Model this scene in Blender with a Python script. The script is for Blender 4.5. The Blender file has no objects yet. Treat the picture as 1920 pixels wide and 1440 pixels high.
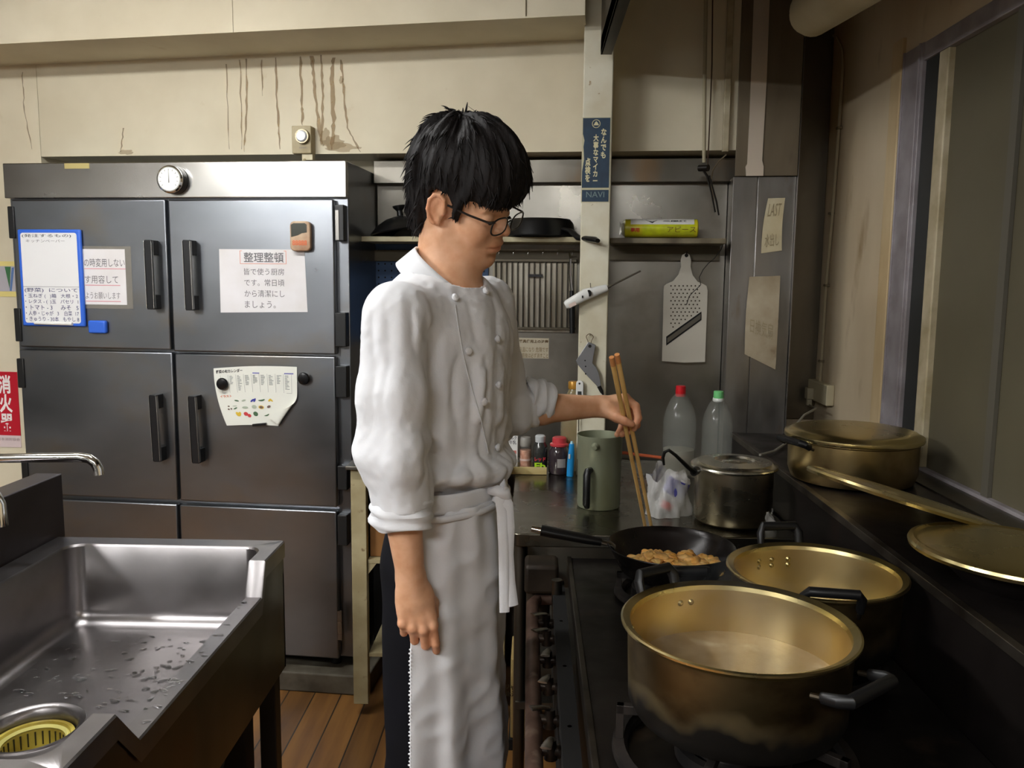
import bpy, math, random
import numpy as np
from mathutils import Matrix, Vector
random.seed(7)
SC = bpy.context.scene
COL = SC.collection
# ------------------------------------------------------------------ camera
F_PX = 1560.0
CAM_H = 1.45
cam_d = bpy.data.cameras.new('camera'); cam = bpy.data.objects.new('camera', cam_d); COL.objects.link(cam)
cam_d.sensor_fit = 'HORIZONTAL'; cam_d.sensor_width = 36.0; cam_d.lens = 36.0 * F_PX / 1920.0
cam_d.clip_start = 0.02; cam_d.clip_end = 60
CAMR = (Matrix.Rotation(math.radians(1.45), 4, 'Z') @ Matrix.Rotation(math.radians(90 - 6.95), 4, 'X') @ Matrix.Rotation(math.radians(0.55), 4, 'Z'))
cam.matrix_world = Matrix.Translation((0, 0, CAM_H)) @ CAMR
SC.camera = cam
# ------------------------------------------------------------------ world, exposure
SC.view_settings.view_transform = 'Standard'; SC.view_settings.look = 'None'
SC.view_settings.gamma = 1.0; SC.view_settings.use_curve_mapping = False
SC.view_settings.exposure = 2.15
wd = bpy.data.worlds.new('world'); SC.world = wd; wd.use_nodes = True
wd.node_tree.nodes['Background'].inputs[0].default_value = (0.9, 0.95, 1.0, 1)
wd.node_tree.nodes['Background'].inputs[1].default_value = 0.03
# ------------------------------------------------------------------ ceiling lamps (centre x, y, z, length, width, axis, strength)
LAMPS = [(-2.35, -0.35, 2.40, 1.2, 0.16, 'Y', 38.0),
         (-0.75, -1.3, 2.40, 1.2, 0.16, 'X', 17.0),
         (-1.25, 1.75, 2.43, 1.2, 0.12, 'X', 13.0)]
LAMP_COL = (0.96, 0.97, 0.97)

# ------------------------------------------------------------------ helpers: geometry of the view, used to measure real positions
def ray(px, py):
    d = CAMR.to_3x3() @ Vector(((px - 960) / F_PX, -(py - 720) / F_PX, -1.0))
    return d
def at_y(px, py, y):
    d = ray(px, py); t = y / d.y
    return Vector((d.x * t, y, CAM_H + d.z * t))
def at_z(px, py, z):
    d = ray(px, py); t = (z - CAM_H) / d.z
    return Vector((d.x * t, d.y * t, z))
def at_x(px, py, x):
    d = ray(px, py); t = x / d.x
    return Vector((x, d.y * t, CAM_H + d.z * t))
def project(p):
    q = CAMR.to_3x3().transposed() @ (Vector(p) - Vector((0, 0, CAM_H)))
    return (960 + F_PX * q.x / -q.z, 720 - F_PX * q.y / -q.z)
W = Matrix.Identity(4)
BANG = math.radians(5.5)
BK = Matrix.Translation((0.5, 3.05, 0)) @ Matrix.Rotation(-BANG, 4, 'Z')   # frame of the back wall: u right, v away, z up
BKI = BK.inverted()
def bk(px, py, v):
    """point on the plane v of the back wall frame, in that frame"""
    o = BKI @ Vector((0, 0, CAM_H)); d = BKI.to_3x3() @ ray(px, py)
    t = (v - o.y) / d.y
    return o + d * t
def bkf(x, y, z): return BKI @ Vector((x, y, z))

# ------------------------------------------------------------------ helpers: materials
def lin(c):
    return tuple(((x / 255) / 12.92 if x / 255 <= 0.04045 else ((x / 255 + 0.055) / 1.055) ** 2.4) for x in c[:3]) + (1.0,)
MATS = {}
def mat(name, col, rough=0.5, metal=0.0, col2=None, nscale=8.0, nstretch=(1, 1, 1), ndetail=4, namt=(0.35, 0.65),
        bump=0.0, bscale=60.0, bstretch=None, rvar=0.0, coat=0.0, trans=0.0, ior=1.45, alpha=1.0, emit=0.0, emit_col=None,
        sss=0.0, spec=0.5, aniso=0.0, col3=None, n3scale=30.0, n3amt=(0.6, 0.7), vcol=None, sheen=0.0):
    m = bpy.data.materials.new(name); m.use_nodes = True
    nt = m.node_tree; N = nt.nodes; L = nt.links; b = N['Principled BSDF']
    b.inputs['Base Color'].default_value = lin(col); b.inputs['Roughness'].default_value = rough
    b.inputs['Metallic'].default_value = metal; b.inputs['IOR'].default_value = ior
    b.inputs['Coat Weight'].default_value = coat; b.inputs['Transmission Weight'].default_value = trans
    b.inputs['Alpha'].default_value = alpha; b.inputs['Specular IOR Level'].default_value = spec
    b.inputs['Anisotropic'].default_value = aniso; b.inputs['Sheen Weight'].default_value = sheen
    if sss: b.inputs['Subsurface Weight'].default_value = sss; b.inputs['Subsurface Radius'].default_value = (0.012, 0.005, 0.003); b.inputs['Subsurface Scale'].default_value = 1.0
    if emit: b.inputs['Emission Strength'].default_value = emit; b.inputs['Emission Color'].default_value = emit_col or lin(col)
    tc = N.new('ShaderNodeTexCoord')
    def noise(scale, stretch, detail=4):
        mp = N.new('ShaderNodeMapping'); mp.inputs['Scale'].default_value = stretch
        L.new(tc.outputs['Object'], mp.inputs[0])
        n = N.new('ShaderNodeTexNoise'); n.inputs['Scale'].default_value = scale; n.inputs['Detail'].default_value = detail
        L.new(mp.outputs[0], n.inputs['Vector']); return n
    def ramp(n, a, z):
        r = N.new('ShaderNodeMapRange'); r.inputs[1].default_value = a; r.inputs[2].default_value = z
        L.new(n.outputs[0], r.inputs[0]); return r
    last = None
    if col2:
        n = noise(nscale, nstretch, ndetail); r = ramp(n, *namt)
        mx = N.new('ShaderNodeMix'); mx.data_type = 'RGBA'
        mx.inputs[6].default_value = lin(col); mx.inputs[7].default_value = lin(col2)
        L.new(r.outputs[0], mx.inputs[0]); last = mx.outputs[2]
    if col3:
        n = noise(n3scale, nstretch, 6); r = ramp(n, *n3amt)
        mx = N.new('ShaderNodeMix'); mx.data_type = 'RGBA'
        mx.inputs[6].default_value = lin(col)
        if last: L.new(last, mx.inputs[6])
        mx.inputs[7].default_value = lin(col3)
        L.new(r.outputs[0], mx.inputs[0]); last = mx.outputs[2]
    if vcol:
        at = N.new('ShaderNodeAttribute'); at.attribute_name = vcol
        if last:
            mx = N.new('ShaderNodeMix'); mx.data_type = 'RGBA'; mx.blend_type = 'MULTIPLY'; mx.inputs[0].default_value = 1.0
            L.new(last, mx.inputs[6]); L.new(at.outputs['Color'], mx.inputs[7]); last = mx.outputs[2]
        else: last = at.outputs['Color']
    if last: L.new(last, b.inputs['Base Color'])
    if rvar:
        n = noise(nscale * 1.7, nstretch, 5); r = ramp(n, 0.3, 0.7)
        r.inputs[3].default_value = max(0.02, rough - rvar); r.inputs[4].default_value = min(1, rough + rvar)
        L.new(r.outputs[0], b.inputs['Roughness'])
    if bump:
        n = noise(bscale, bstretch or (1, 1, 1), 5)
        bm = N.new('ShaderNodeBump'); bm.inputs['Strength'].default_value = min(1.0, bump); bm.inputs['Distance'].default_value = 0.002
        L.new(n.outputs[0], bm.inputs['Height']); L.new(bm.outputs[0], b.inputs['Normal'])
    MATS[name] = m; return m

# ------------------------------------------------------------------ helpers: mesh builder
class MB:
    def __init__(s): s.v = []; s.f = []; s.mi = []; s.m = 0
    def add(s, vs, fs):
        o = len(s.v); s.v += [tuple(v) for v in vs]; s.f += [tuple(i + o for i in f) for f in fs]; s.mi += [s.m] * len(fs); return s
    def box(s, lo, hi, rot=None, c=None):
        (x0, y0, z0), (x1, y1, z1) = lo, hi
        x0, x1 = min(x0, x1), max(x0, x1); y0, y1 = min(y0, y1), max(y0, y1); z0, z1 = min(z0, z1), max(z0, z1)
        vs = [Vector(p) for p in ((x0,y0,z0),(x1,y0,z0),(x1,y1,z0),(x0,y1,z0),(x0,y0,z1),(x1,y0,z1),(x1,y1,z1),(x0,y1,z1))]
        if rot is not None:
            cc = Vector(c) if c is not None else sum(vs, Vector()) / 8
            vs = [rot.to_3x3() @ (v - cc) + cc for v in vs]
        return s.add(vs, [(0,3,2,1),(4,5,6,7),(0,1,5,4),(1,2,6,5),(2,3,7,6),(3,0,4,7)])
    def prism(s, pts, axis, a, b):
        """polygon pts (2D) extruded along axis ('x','y','z') from a to b; for y the points are (x,z)"""
        n = len(pts)
        def P(p, t):
            return {'x': (t, p[0], p[1]), 'y': (p[0], t, p[1]), 'z': (p[0], p[1], t)}[axis]
        vs = [P(p, a) for p in pts] + [P(p, b) for p in pts]
        fs = [tuple(range(n))[::-1], tuple(range(n, 2 * n))] + [(i, (i + 1) % n, n + (i + 1) % n, n + i) for i in range(n)]
        area = sum(pts[i][0] * pts[(i + 1) % n][1] - pts[(i + 1) % n][0] * pts[i][1] for i in range(n))
        flip = (area < 0) ^ (b < a) ^ (axis == 'y')
        if flip: fs = [f[::-1] for f in fs]
        return s.add(vs, fs)
    def tube(s, pts, r, n=12, closed=False, cap=True, up=None):
        pts = [Vector(p) for p in pts]; k = len(pts)
        rs = r if hasattr(r, '__len__') else [r] * k
        ring = []; prev = None
        for i, p in enumerate(pts):
            if closed: t = pts[(i + 1) % k] - pts[i - 1]
            else: t = pts[min(i + 1, k - 1)] - pts[max(i - 1, 0)]
            if t.length < 1e-9: t = Vector((0, 0, 1))
            t.normalize()
            if prev is None:
                a = Vector(up) if up else (Vector((0, 0, 1)) if abs(t.z) < 0.9 else Vector((1, 0, 0)))
            else: a = prev
            a = (a - t * a.dot(t)); a.normalize(); prev = a; b = t.cross(a)
            rr = rs[i]; ra, rb = rr if hasattr(rr, '__len__') else (rr, rr)
            ring.append([p + a * (math.cos(2 * math.pi * j / n) * ra) + b * (math.sin(2 * math.pi * j / n) * rb) for j in range(n)])
        vs = [v for r_ in ring for v in r_]; fs = []
        for i in range(k if closed else k - 1):
            for j in range(n):
                a0 = i * n + j; a1 = i * n + (j + 1) % n; i2 = (i + 1) % k
                fs.append((a0, a1, i2 * n + (j + 1) % n, i2 * n + j))
        if cap and not closed:
            fs.append(tuple(range(n))[::-1]); fs.append(tuple((k - 1) * n + j for j in range(n)))
        return s.add(vs, fs)
    def lathe(s, prof, c=(0, 0, 0), n=48, rot=None, sx=1.0, sy=1.0):
        """profile (r, z) turned about the z axis through c; rot tilts it"""
        c = Vector(c); vs = []; fs = []
        for r, z in prof:
            for j in range(n):
                a = 2 * math.pi * j / n; v = Vector((r * math.cos(a) * sx, r * math.sin(a) * sy, z))
                if rot is not None: v = rot.to_3x3() @ v
                vs.append(c + v)
        for i in range(len(prof) - 1):
            for j in range(n):
                fs.append((i * n + j, i * n + (j + 1) % n, (i + 1) * n + (j + 1) % n, (i + 1) * n + j))
        k = len(prof) - 1
        if prof[0][0] > 1e-6: pass
        return s.add(vs, fs)
    def cyl(s, p0, p1, r, r1=None, n=24):
        return s.tube([p0, p1], [r, r1 if r1 is not None else r], n=n)
    def sheet(s, fn, nu, nv):
        vs = [fn(i / nu, j / nv) for j in range(nv + 1) for i in range(nu + 1)]
        fs = [(j * (nu + 1) + i, j * (nu + 1) + i + 1, (j + 1) * (nu + 1) + i + 1, (j + 1) * (nu + 1) + i) for j in range(nv) for i in range(nu)]
        return s.add(vs, fs)
ROOTM = {}
def _mesh(name, mb, M, mats, angle=35, smooth=True):
    me = bpy.data.meshes.new(name)
    vs = [tuple(M @ Vector(v)) for v in mb.v]
    me.from_pydata(vs, [], mb.f); 
    for m in (mats if isinstance(mats, (list, tuple)) else [mats]): me.materials.append(m)
    me.polygons.foreach_set('material_index', mb.mi)
    if smooth:
        me.polygons.foreach_set('use_smooth', [True] * len(me.polygons)); me.update()
        me.set_sharp_from_angle(angle=math.radians(angle))
    me.update(); return me
def _mods(o, bevel=0, solid=0, subd=0):
    if solid:
        m = o.modifiers.new('solid', 'SOLIDIFY'); m.thickness = solid; m.offset = 0
    if bevel:
        m = o.modifiers.new('bevel', 'BEVEL'); m.width = bevel; m.segments = 3; m.limit_method = 'ANGLE'; m.angle_limit = math.radians(50)
        m.harden_normals = False
    if subd:
        m = o.modifiers.new('subd', 'SUBSURF'); m.levels = subd; m.render_levels = subd
def tagit(o, label=None, cat=None, group=None, kind=None):
    if label: o['label'] = label
    if cat: o['category'] = cat
    if group: o['group'] = group
    if kind: o['kind'] = kind
def thing(name, label, cat, loc, frame=W, rz=0.0, group=None, rot=None):
    o = bpy.data.objects.new(name, None); COL.objects.link(o); o.empty_display_size = 0.05
    M = frame @ Matrix.Translation(loc) @ Matrix.Rotation(rz, 4, 'Z')
    if rot is not None: M = M @ rot
    o.matrix_world = M; ROOTM[o] = M; tagit(o, label, cat, group); return o
def part(root, name, mb, m, frame=None, label=None, bevel=0, solid=0, subd=0, angle=35, kind=None, smooth=True):
    """mesh part of root; vertices are given in frame coordinates (None: in the root's own)"""
    R = ROOTM[root]; M = Matrix.Identity(4) if frame is None else R.inverted() @ frame
    o = bpy.data.objects.new(name, _mesh(name, mb, M, m, angle, smooth)); COL.objects.link(o)
    o.parent = root; ROOTM[o] = R; _mods(o, bevel, solid, subd)
    if label: o['label'] = label
    if kind: o['kind'] = kind
    return o
def solo(name, label, cat, mb, m, frame=W, group=None, kind=None, bevel=0, solid=0, subd=0, angle=35, smooth=True):
    vs = np.array([tuple(v) for v in mb.v]); lo = vs.min(0); hi = vs.max(0)
    org = Vector(((lo[0] + hi[0]) / 2, (lo[1] + hi[1]) / 2, lo[2]))
    M = frame @ Matrix.Translation(org)
    o = bpy.data.objects.new(name, _mesh(name, mb, M.inverted() @ frame, m, angle, smooth)); COL.objects.link(o)
    o.matrix_world = M; ROOTM[o] = M; _mods(o, bevel, solid, subd); tagit(o, label, cat, group, kind); return o
def struct(name, mb, m, frame=W, bevel=0, parent=None, solid=0, angle=35):
    if parent: return part(parent, name, mb, m, frame=frame, bevel=bevel, solid=solid, angle=angle)
    return solo(name, None, None, mb, m, frame=frame, kind='structure', bevel=bevel, solid=solid, angle=angle)
def copy_thing(root, M, label=None, group=None):
    r = root.copy(); COL.objects.link(r); r.matrix_world = M; ROOTM[r] = M
    if label: r['label'] = label
    if group: r['group'] = group
    for ch in list(root.children):
        c = ch.copy(); COL.objects.link(c); c.parent = r; ROOTM[c] = M
        for g in list(ch.children):
            d = g.copy(); COL.objects.link(d); d.parent = c; ROOTM[d] = M
    return r
def text_mb(lines, box, v=0.0, vertical=False, shear=0.0, bold=0.0, fit=True, sub=0.85):
    """mesh of written lines; box = (u0, z_top, u1, z_bottom) in the plane v (facing -v)"""
    mb = MB(); u0, zt, u1, zb = box; n = len(lines)
    for i, s in enumerate(lines):
        if not s: continue
        if vertical: s = '\n'.join(s)
        c = bpy.data.curves.new('writing', 'FONT'); c.body = s; c.resolution_u = 2; c.offset = bold; c.shear = shear
        o = bpy.data.objects.new('writing', c); COL.objects.link(o)
        dg = bpy.context.evaluated_depsgraph_get(); me = bpy.data.meshes.new_from_object(o.evaluated_get(dg))
        if len(me.vertices):
            vs = np.array([tuple(q.co) for q in me.vertices]); lo = vs.min(0); hi = vs.max(0); sz = np.maximum(hi - lo, 1e-6)
            if vertical:
                w = (u1 - u0) / n; a0 = u1 - (i + 1) * w + w * 0.1; a1 = u1 - i * w - w * 0.1; b1 = zt; b0 = zb
                k = min((a1 - a0) / sz[0], (b1 - b0) / sz[1]); kx = ky = k
                if fit: kx = (a1 - a0) / sz[0]; ky = k if len(lines[i]) < max(len(q) for q in lines) else (b1 - b0) / sz[1]
                X = a0 + (vs[:, 0] - lo[0]) * kx; Z = b1 + (vs[:, 1] - hi[1]) * ky
            else:
                h = (zt - zb) / n; b1 = zt - i * h - h * (1 - sub) / 2; b0 = b1 - h * sub
                ky = (b1 - b0) / sz[1]; kx = ky
                if fit == True: kx = (u1 - u0) / sz[0]
                X = u0 + (vs[:, 0] - lo[0]) * kx; Z = b0 + (vs[:, 1] - lo[1]) * ky
            mb.add([(x, v, z) for x, z in zip(X, Z)], [tuple(p.vertices) for p in me.polygons])
        bpy.data.objects.remove(o); bpy.data.curves.remove(c); bpy.data.meshes.remove(me)
    return mb
def rrect(x0, z0, x1, z1, r, n=5):
    pts = []
    for cx, cz, a0 in ((x1 - r, z0 + r, -90), (x1 - r, z1 - r, 0), (x0 + r, z1 - r, 90), (x0 + r, z0 + r, 180)):
        for k in range(n + 1):
            a = math.radians(a0 + 90 * k / n); pts.append((cx + r * math.cos(a), cz + r * math.sin(a)))
    return pts

# ------------------------------------------------------------------ materials
WALLP = mat('cream_wall_paint', (214, 205, 180), 0.65, col2=(202, 192, 166), nscale=3.5, bump=0.08, bscale=25, col3=(188, 172, 138), n3scale=9, n3amt=(0.68, 0.82))
WALLR = mat('grimy_wall_paint', (216, 200, 172), 0.6, col2=(196, 176, 144), nscale=2.5, nstretch=(1, 1, 0.35), bump=0.1, bscale=25, col3=(150, 122, 84), n3scale=8, n3amt=(0.62, 0.8))
POSTP = mat('painted_post', (214, 210, 190), 0.55, col2=(200, 192, 166), nscale=10, bump=0.3, bscale=30, col3=(150, 125, 85), n3scale=30, n3amt=(0.7, 0.75))
STEEL = mat('brushed_stainless', (168, 166, 162), 0.30, 1.0, col2=(140, 137, 132), nscale=2.2, nstretch=(0.6, 1, 1.6), rvar=0.06, bump=0.05, bscale=9, col3=(150, 138, 120), n3scale=5, n3amt=(0.55, 0.75))
STEELD = mat('stained_stainless', (120, 116, 108), 0.38, 1.0, col2=(92, 87, 78), nscale=2.5, nstretch=(1, 1, 0.5), rvar=0.10, bump=0.08, bscale=12, col3=(112, 92, 70), n3scale=6, n3amt=(0.55, 0.75))
SINKS = mat('sink_stainless', (150, 146, 146), 0.34, 1.0, col2=(128, 124, 124), nscale=5, rvar=0.06, bump=0.04, bscale=200, bstretch=(1, 0.05, 1))
BLACKST = mat('greasy_black_steel', (38, 34, 32), 0.42, 0.6, col2=(24, 20, 18), nscale=6, rvar=0.12, bump=0.2, bscale=30, col3=(70, 58, 48), n3scale=12, n3amt=(0.62, 0.8))
SHELFST = mat('dark_stove_shelf', (66, 60, 58), 0.38, 0.85, col2=(44, 38, 36), nscale=5, rvar=0.1, bump=0.15, bscale=20)
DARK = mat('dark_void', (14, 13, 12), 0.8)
BLACKP = mat('black_plastic', (18, 18, 18), 0.35, bump=0.05, bscale=200)
RUBBER = mat('dark_rubber', (22, 22, 22), 0.7)
WHITEP = mat('white_plastic', (222, 222, 218), 0.35)
PAPER = mat('white_paper', (222, 220, 222), 0.75, col2=(212, 208, 206), nscale=6)
PAPERY = mat('aged_paper', (206, 196, 166), 0.8, col2=(186, 170, 132), nscale=9, col3=(140, 100, 50), n3scale=14, n3amt=(0.68, 0.8))
PAPERG = mat('grease_stained_paper', (176, 164, 140), 0.75, col2=(146, 130, 104), nscale=8, col3=(110, 88, 60), n3scale=14, n3amt=(0.62, 0.8))
CREAMP = mat('cream_plastic', (206, 196, 166), 0.45, col2=(192, 180, 146), nscale=8)
INK = mat('black_ink', (40, 40, 42), 0.8)
INKG = mat('grey_ink', (110, 108, 110), 0.8)
INKR = mat('red_ink', (196, 70, 60), 0.8)
INKO = mat('orange_ink', (214, 110, 70), 0.8)
INKB = mat('blue_ink', (60, 60, 130), 0.8)
PINKL = mat('pink_rule', (205, 130, 140), 0.8)
BLUEP = mat('blue_plastic', (50, 100, 205), 0.4)
CHROME = mat('chrome', (215, 215, 212), 0.12, 1.0)
REDP = mat('red_plastic', (190, 25, 35), 0.4)
# ================================================================== room shell
ZC = 2.5
struct('floor', (lambda m: m.box((-3.2, -3.2, -0.05), (1.3, 3.6, 0)))(MB()), None or (lambda: (
    mat('floor_boards', (138, 96, 48), 0.5, col2=(108, 72, 36), nscale=4, nstretch=(6, 0.5, 1), bump=0.1, bscale=10)))())
def wood_floor():
    m = MATS['floor_boards']; nt = m.node_tree; N = nt.nodes; L = nt.links; b = N['Principled BSDF']
    tc = N.new('ShaderNodeTexCoord'); sp = N.new('ShaderNodeSeparateXYZ'); L.new(tc.outputs['Object'], sp.inputs[0])
    mo = N.new('ShaderNodeMath'); mo.operation = 'MULTIPLY'; mo.inputs[1].default_value = 1 / 0.095; L.new(sp.outputs[0], mo.inputs[0])
    fr = N.new('ShaderNodeMath'); fr.operation = 'FRACT'; L.new(mo.outputs[0], fr.inputs[0])
    lt = N.new('ShaderNodeMath'); lt.operation = 'LESS_THAN'; lt.inputs[1].default_value = 0.05; L.new(fr.outputs[0], lt.inputs[0])
    fl = N.new('ShaderNodeMath'); fl.operation = 'FLOOR'; L.new(mo.outputs[0], fl.inputs[0])
    wn = N.new('ShaderNodeTexWhiteNoise'); wn.noise_dimensions = '1D'; L.new(fl.outputs[0], wn.inputs['W'])
    old = b.inputs['Base Color'].links[0].from_socket
    hs = N.new('ShaderNodeHueSaturation'); mr = N.new('ShaderNodeMapRange'); mr.inputs[3].default_value = 0.7; mr.inputs[4].default_value = 1.2
    L.new(wn.outputs['Value'], mr.inputs[0]); L.new(mr.outputs[0], hs.inputs['Value']); L.new(old, hs.inputs['Color'])
    mx = N.new('ShaderNodeMix'); mx.data_type = 'RGBA'; mx.inputs[7].default_value = (0.02, 0.012, 0.006, 1)
    L.new(hs.outputs[0], mx.inputs[6]); L.new(lt.outputs[0], mx.inputs[0]); L.new(mx.outputs[2], b.inputs['Base Color'])
wood_floor()
CEILP = mat('ceiling_paint', (176, 170, 154), 0.8, col2=(160, 152, 134), nscale=3)
struct('ceiling', MB().box((-3.2, -3.2, ZC), (1.3, 3.6, ZC + 0.05)), CEILP)
FARW = mat('far_room_paint', (128, 126, 120), 0.8, col2=(60, 60, 60), nscale=1.2, namt=(0.4, 0.6))
struct('wall_left', MB().box((-3.25, -3.2, 0), (-3.2, 3.6, ZC)), FARW)
struct('wall_front', MB().box((-3.2, -3.25, 0), (1.3, -3.2, ZC)), FARW)
# back wall: full height left of the refrigerator, a band above the recess
VW = -0.14
zband = bk(900, 286, VW).z
ufl = bk(16, 500, -0.36).x      # left side of the refrigerator
ufr = bk(653, 700, -0.36).x
uwr = bkf(1.09, 3.0, 0).x + 0.05
struct('wall_back', MB().box((ufl - 0.01, VW, zband), (bk(1478, 400, VW).x, 0.3, ZC)), WALLP, frame=BK)
UA = bk(1478, 400, VW).x
struct('wall_back', MB().box((UA - 0.09, 0.232, 0), (uwr, 0.35, ZC)), WALLR, frame=BK)
struct('wall_back', MB().box((-3.6, VW, 0), (ufl - 0.012, 0.3, ZC)), WALLP, frame=BK)
struct('wall_back', MB().box((ufl - 0.01, 0.03, 0), (UA - 0.02, 0.2, zband - 0.0005)), WALLP, frame=BK)
# dark brown stains running down the band over the refrigerator
STAIN = mat('rust_stain', (138, 106, 66), 0.7, col2=(170, 142, 98), nscale=40, alpha=0.55)
STAINL = mat('faint_stain', (165, 140, 100), 0.7, alpha=0.4)
def stain(xs, w, m):
    b = MB(); rnd = random.Random(int(xs[0][0]))
    pts = []
    for (x0, y0), (x1, y1) in zip(xs, xs[1:]):
        for k in range(8):
            t = k / 8; pts.append((x0 + (x1 - x0) * t + rnd.uniform(-1.2, 1.2), y0 + (y1 - y0) * t))
    pts.append(xs[-1]); v0 = VW - 0.0012; prev = None
    for i, (x, y) in enumerate(pts):
        ww = w * rnd.uniform(0.5, 1.4) * (1 if i < len(pts) - 2 else 0.4)
        a = bk(x - ww, y, v0); c = bk(x + ww, y, v0)
        if prev: b.add([prev[0], prev[1], c, a], [(0, 3, 2, 1)])
        prev = (a, c)
    return b
st = MB(); 
for xs, w in (([(461,110),(463,200),(458,285)],1.6), ([(450,112),(453,280)],1.2), ([(490,112),(492,180)],1.2), ([(516,108),(520,200),(525,280)],1.8),
              ([(563,106),(566,200),(567,235)],2.0), ([(585,105),(590,170),(602,270)],3.2), ([(602,103),(605,180),(604,270)],2.4),
              ([(625,108),(622,160),(626,230),(622,280)],3.4), ([(640,112),(645,180),(652,240),(676,285)],2.0), ([(42,135),(45,200),(60,280)],0.9), ([(424,120),(430,280)],1.0), ([(232,240),(226,285)],1.6)):
    q = stain(xs, w, None); st.add(q.v, q.f)
struct('trim_1', st, STAIN, frame=BK)
# soiled patch at the lower end of the stains
def blob(cx, cy, rx, ry, seed):
    b = MB(); rnd = random.Random(seed); ring = []
    for k in range(22):
        a = 2 * math.pi * k / 22; q = rnd.uniform(0.7, 1.15); ring.append(bk(cx + rx * q * math.cos(a), cy + ry * q * math.sin(a), VW - 0.0009))
    b.add(ring, [tuple(range(22))[::-1]]); return b
sb = MB()
for a in ((625, 268, 24, 14, 1), (640, 276, 34, 9, 2), (610, 258, 10, 18, 3), (640, 150, 5, 7, 4), (236, 285, 14, 5, 5)):
    q = blob(*a); sb.add(q.v, q.f)
struct('trim_2', sb, STAINL, frame=BK)
# deep ceiling beam running along the back wall
bl = bk(0, 135, VW); br = bk(1090, 70, VW); fl_ = bk(0, 97, VW - 0.27); fr_ = bk(1090, 37, VW - 0.27)
sl = (br.z - bl.z) / (br.x - bl.x)
def bz(u): return bl.z + sl * (u - bl.x) * 0.6 + 0.02
u0, u1 = -3.6, bk(1096, 60, VW - 0.27).x
mb = MB(); vs = []
for u in (u0, u1):
    vs += [(u, VW - 0.26, bz(u)), (u, VW + 0.01, bz(u)), (u, VW + 0.01, ZC), (u, VW - 0.26, ZC)]
mb.add(vs, [(0, 1, 2, 3), (7, 6, 5, 4), (0, 4, 5, 1), (0, 3, 7, 4)])
struct('trim_3', mb, WALLP, frame=BK)
mb = MB()   # fine vertical joint and a cable clip on the beam
uj = bk(985, 15, VW - 0.262).x
mb.tube([(uj, VW - 0.262, ZC), (uj + 0.002, VW - 0.262, bz(uj) + 0.005)], 0.0018, n=6)
uj2 = bk(436, 30, VW - 0.262).x; mb.tube([(uj2, VW - 0.2605, ZC), (uj2, VW - 0.2605, bz(uj2))], 0.0008, n=6)
struct('trim_4', mb, mat('joint_line', (120, 108, 84), 0.8), frame=BK)  # joint line in its own dull brown
# ------------------------------------------------------------------ right wall with the window
XW = 1.09
Yw1 = at_x(1673, 500, XW).y; Yw0 = 0.55; ZS = 0.935; ZT = 2.13
mb = MB().box((XW, Yw1, 0), (XW + 0.2, 3.6, ZC)).box((XW, Yw0, ZT), (XW + 0.2, Yw1, ZC)).box((XW, Yw0, 0), (XW + 0.2, Yw1, ZS)).box((XW, -3.2, 0), (XW + 0.2, Yw0, ZC))
struct('wall_right', mb, WALLR)
ALU = mat('aged_aluminium', (168, 162, 166), 0.45, 0.2, col2=(140, 132, 134), nscale=10)
ALUW = mat('cream_sash', (196, 184, 156), 0.5, col2=(164, 150, 118), nscale=12)
TRIMW = mat('window_casing_paint', (214, 192, 152), 0.55, col2=(180, 152, 108), nscale=6, nstretch=(1, 1, 0.3))
wn = thing('window_1', None, None, (XW, Yw1, ZS)); wn['kind'] = 'structure'
Ya = at_x(1655, 500, XW).y
part(wn, 'casing', MB().box((XW - 0.012, Yw1, ZS), (XW + 0.03, Ya, ZT + 0.05)), TRIMW, frame=W, bevel=0.004)
mb = MB(); w = (Ya - Yw1)
Yb = at_x(1709, 500, XW).y; Yc = at_x(1736, 500, XW).y; Yd = at_x(1753, 500, XW).y
mb.box((XW - 0.008, Yb, ZS), (XW + 0.05, Yw1 - 0.001, ZT)).box((XW - 0.014, Yb + 0.01, ZS), (XW, Yb + 0.016, ZT)).box((XW - 0.014, Yw1 - 0.02, ZS), (XW, Yw1 - 0.014, ZT))
mb.box((XW - 0.004, Yw0, ZT - 0.05), (XW + 0.05, Yb, ZT)).box((XW - 0.002, Yw0, ZS), (XW + 0.05, Yb, ZS + 0.012))
part(wn, 'window_frame', mb, ALU, frame=W, bevel=0.002)
part(wn, 'window_track', MB().box((XW + 0.004, Yc, ZS), (XW + 0.05, Yb, ZT - 0.05)), mat('dark_track', (40, 42, 42), 0.5), frame=W)
part(wn, 'sash', MB().box((XW - 0.003, Yd, ZS + 0.012), (XW + 0.05, Yc, ZT - 0.05)), ALUW, frame=W, bevel=0.004)
GLASSD = mat('dusty_window_glass', (98, 92, 74), 0.5, 0.0, col2=(88, 82, 65), nscale=2, spec=0.4)
part(wn, 'pane', MB().box((XW + 0.015, Yw0, ZS + 0.012), (XW + 0.022, Yd, ZT - 0.05)), GLASSD, frame=W)
Ye = at_x(1893, 500, XW + 0.03).y
part(wn, 'mullion', MB().box((XW + 0.004, Ye - 0.03, ZS + 0.012), (XW + 0.014, Ye, ZT - 0.05)), mat('grey_mullion', (92, 88, 78), 0.5), frame=W)
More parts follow.
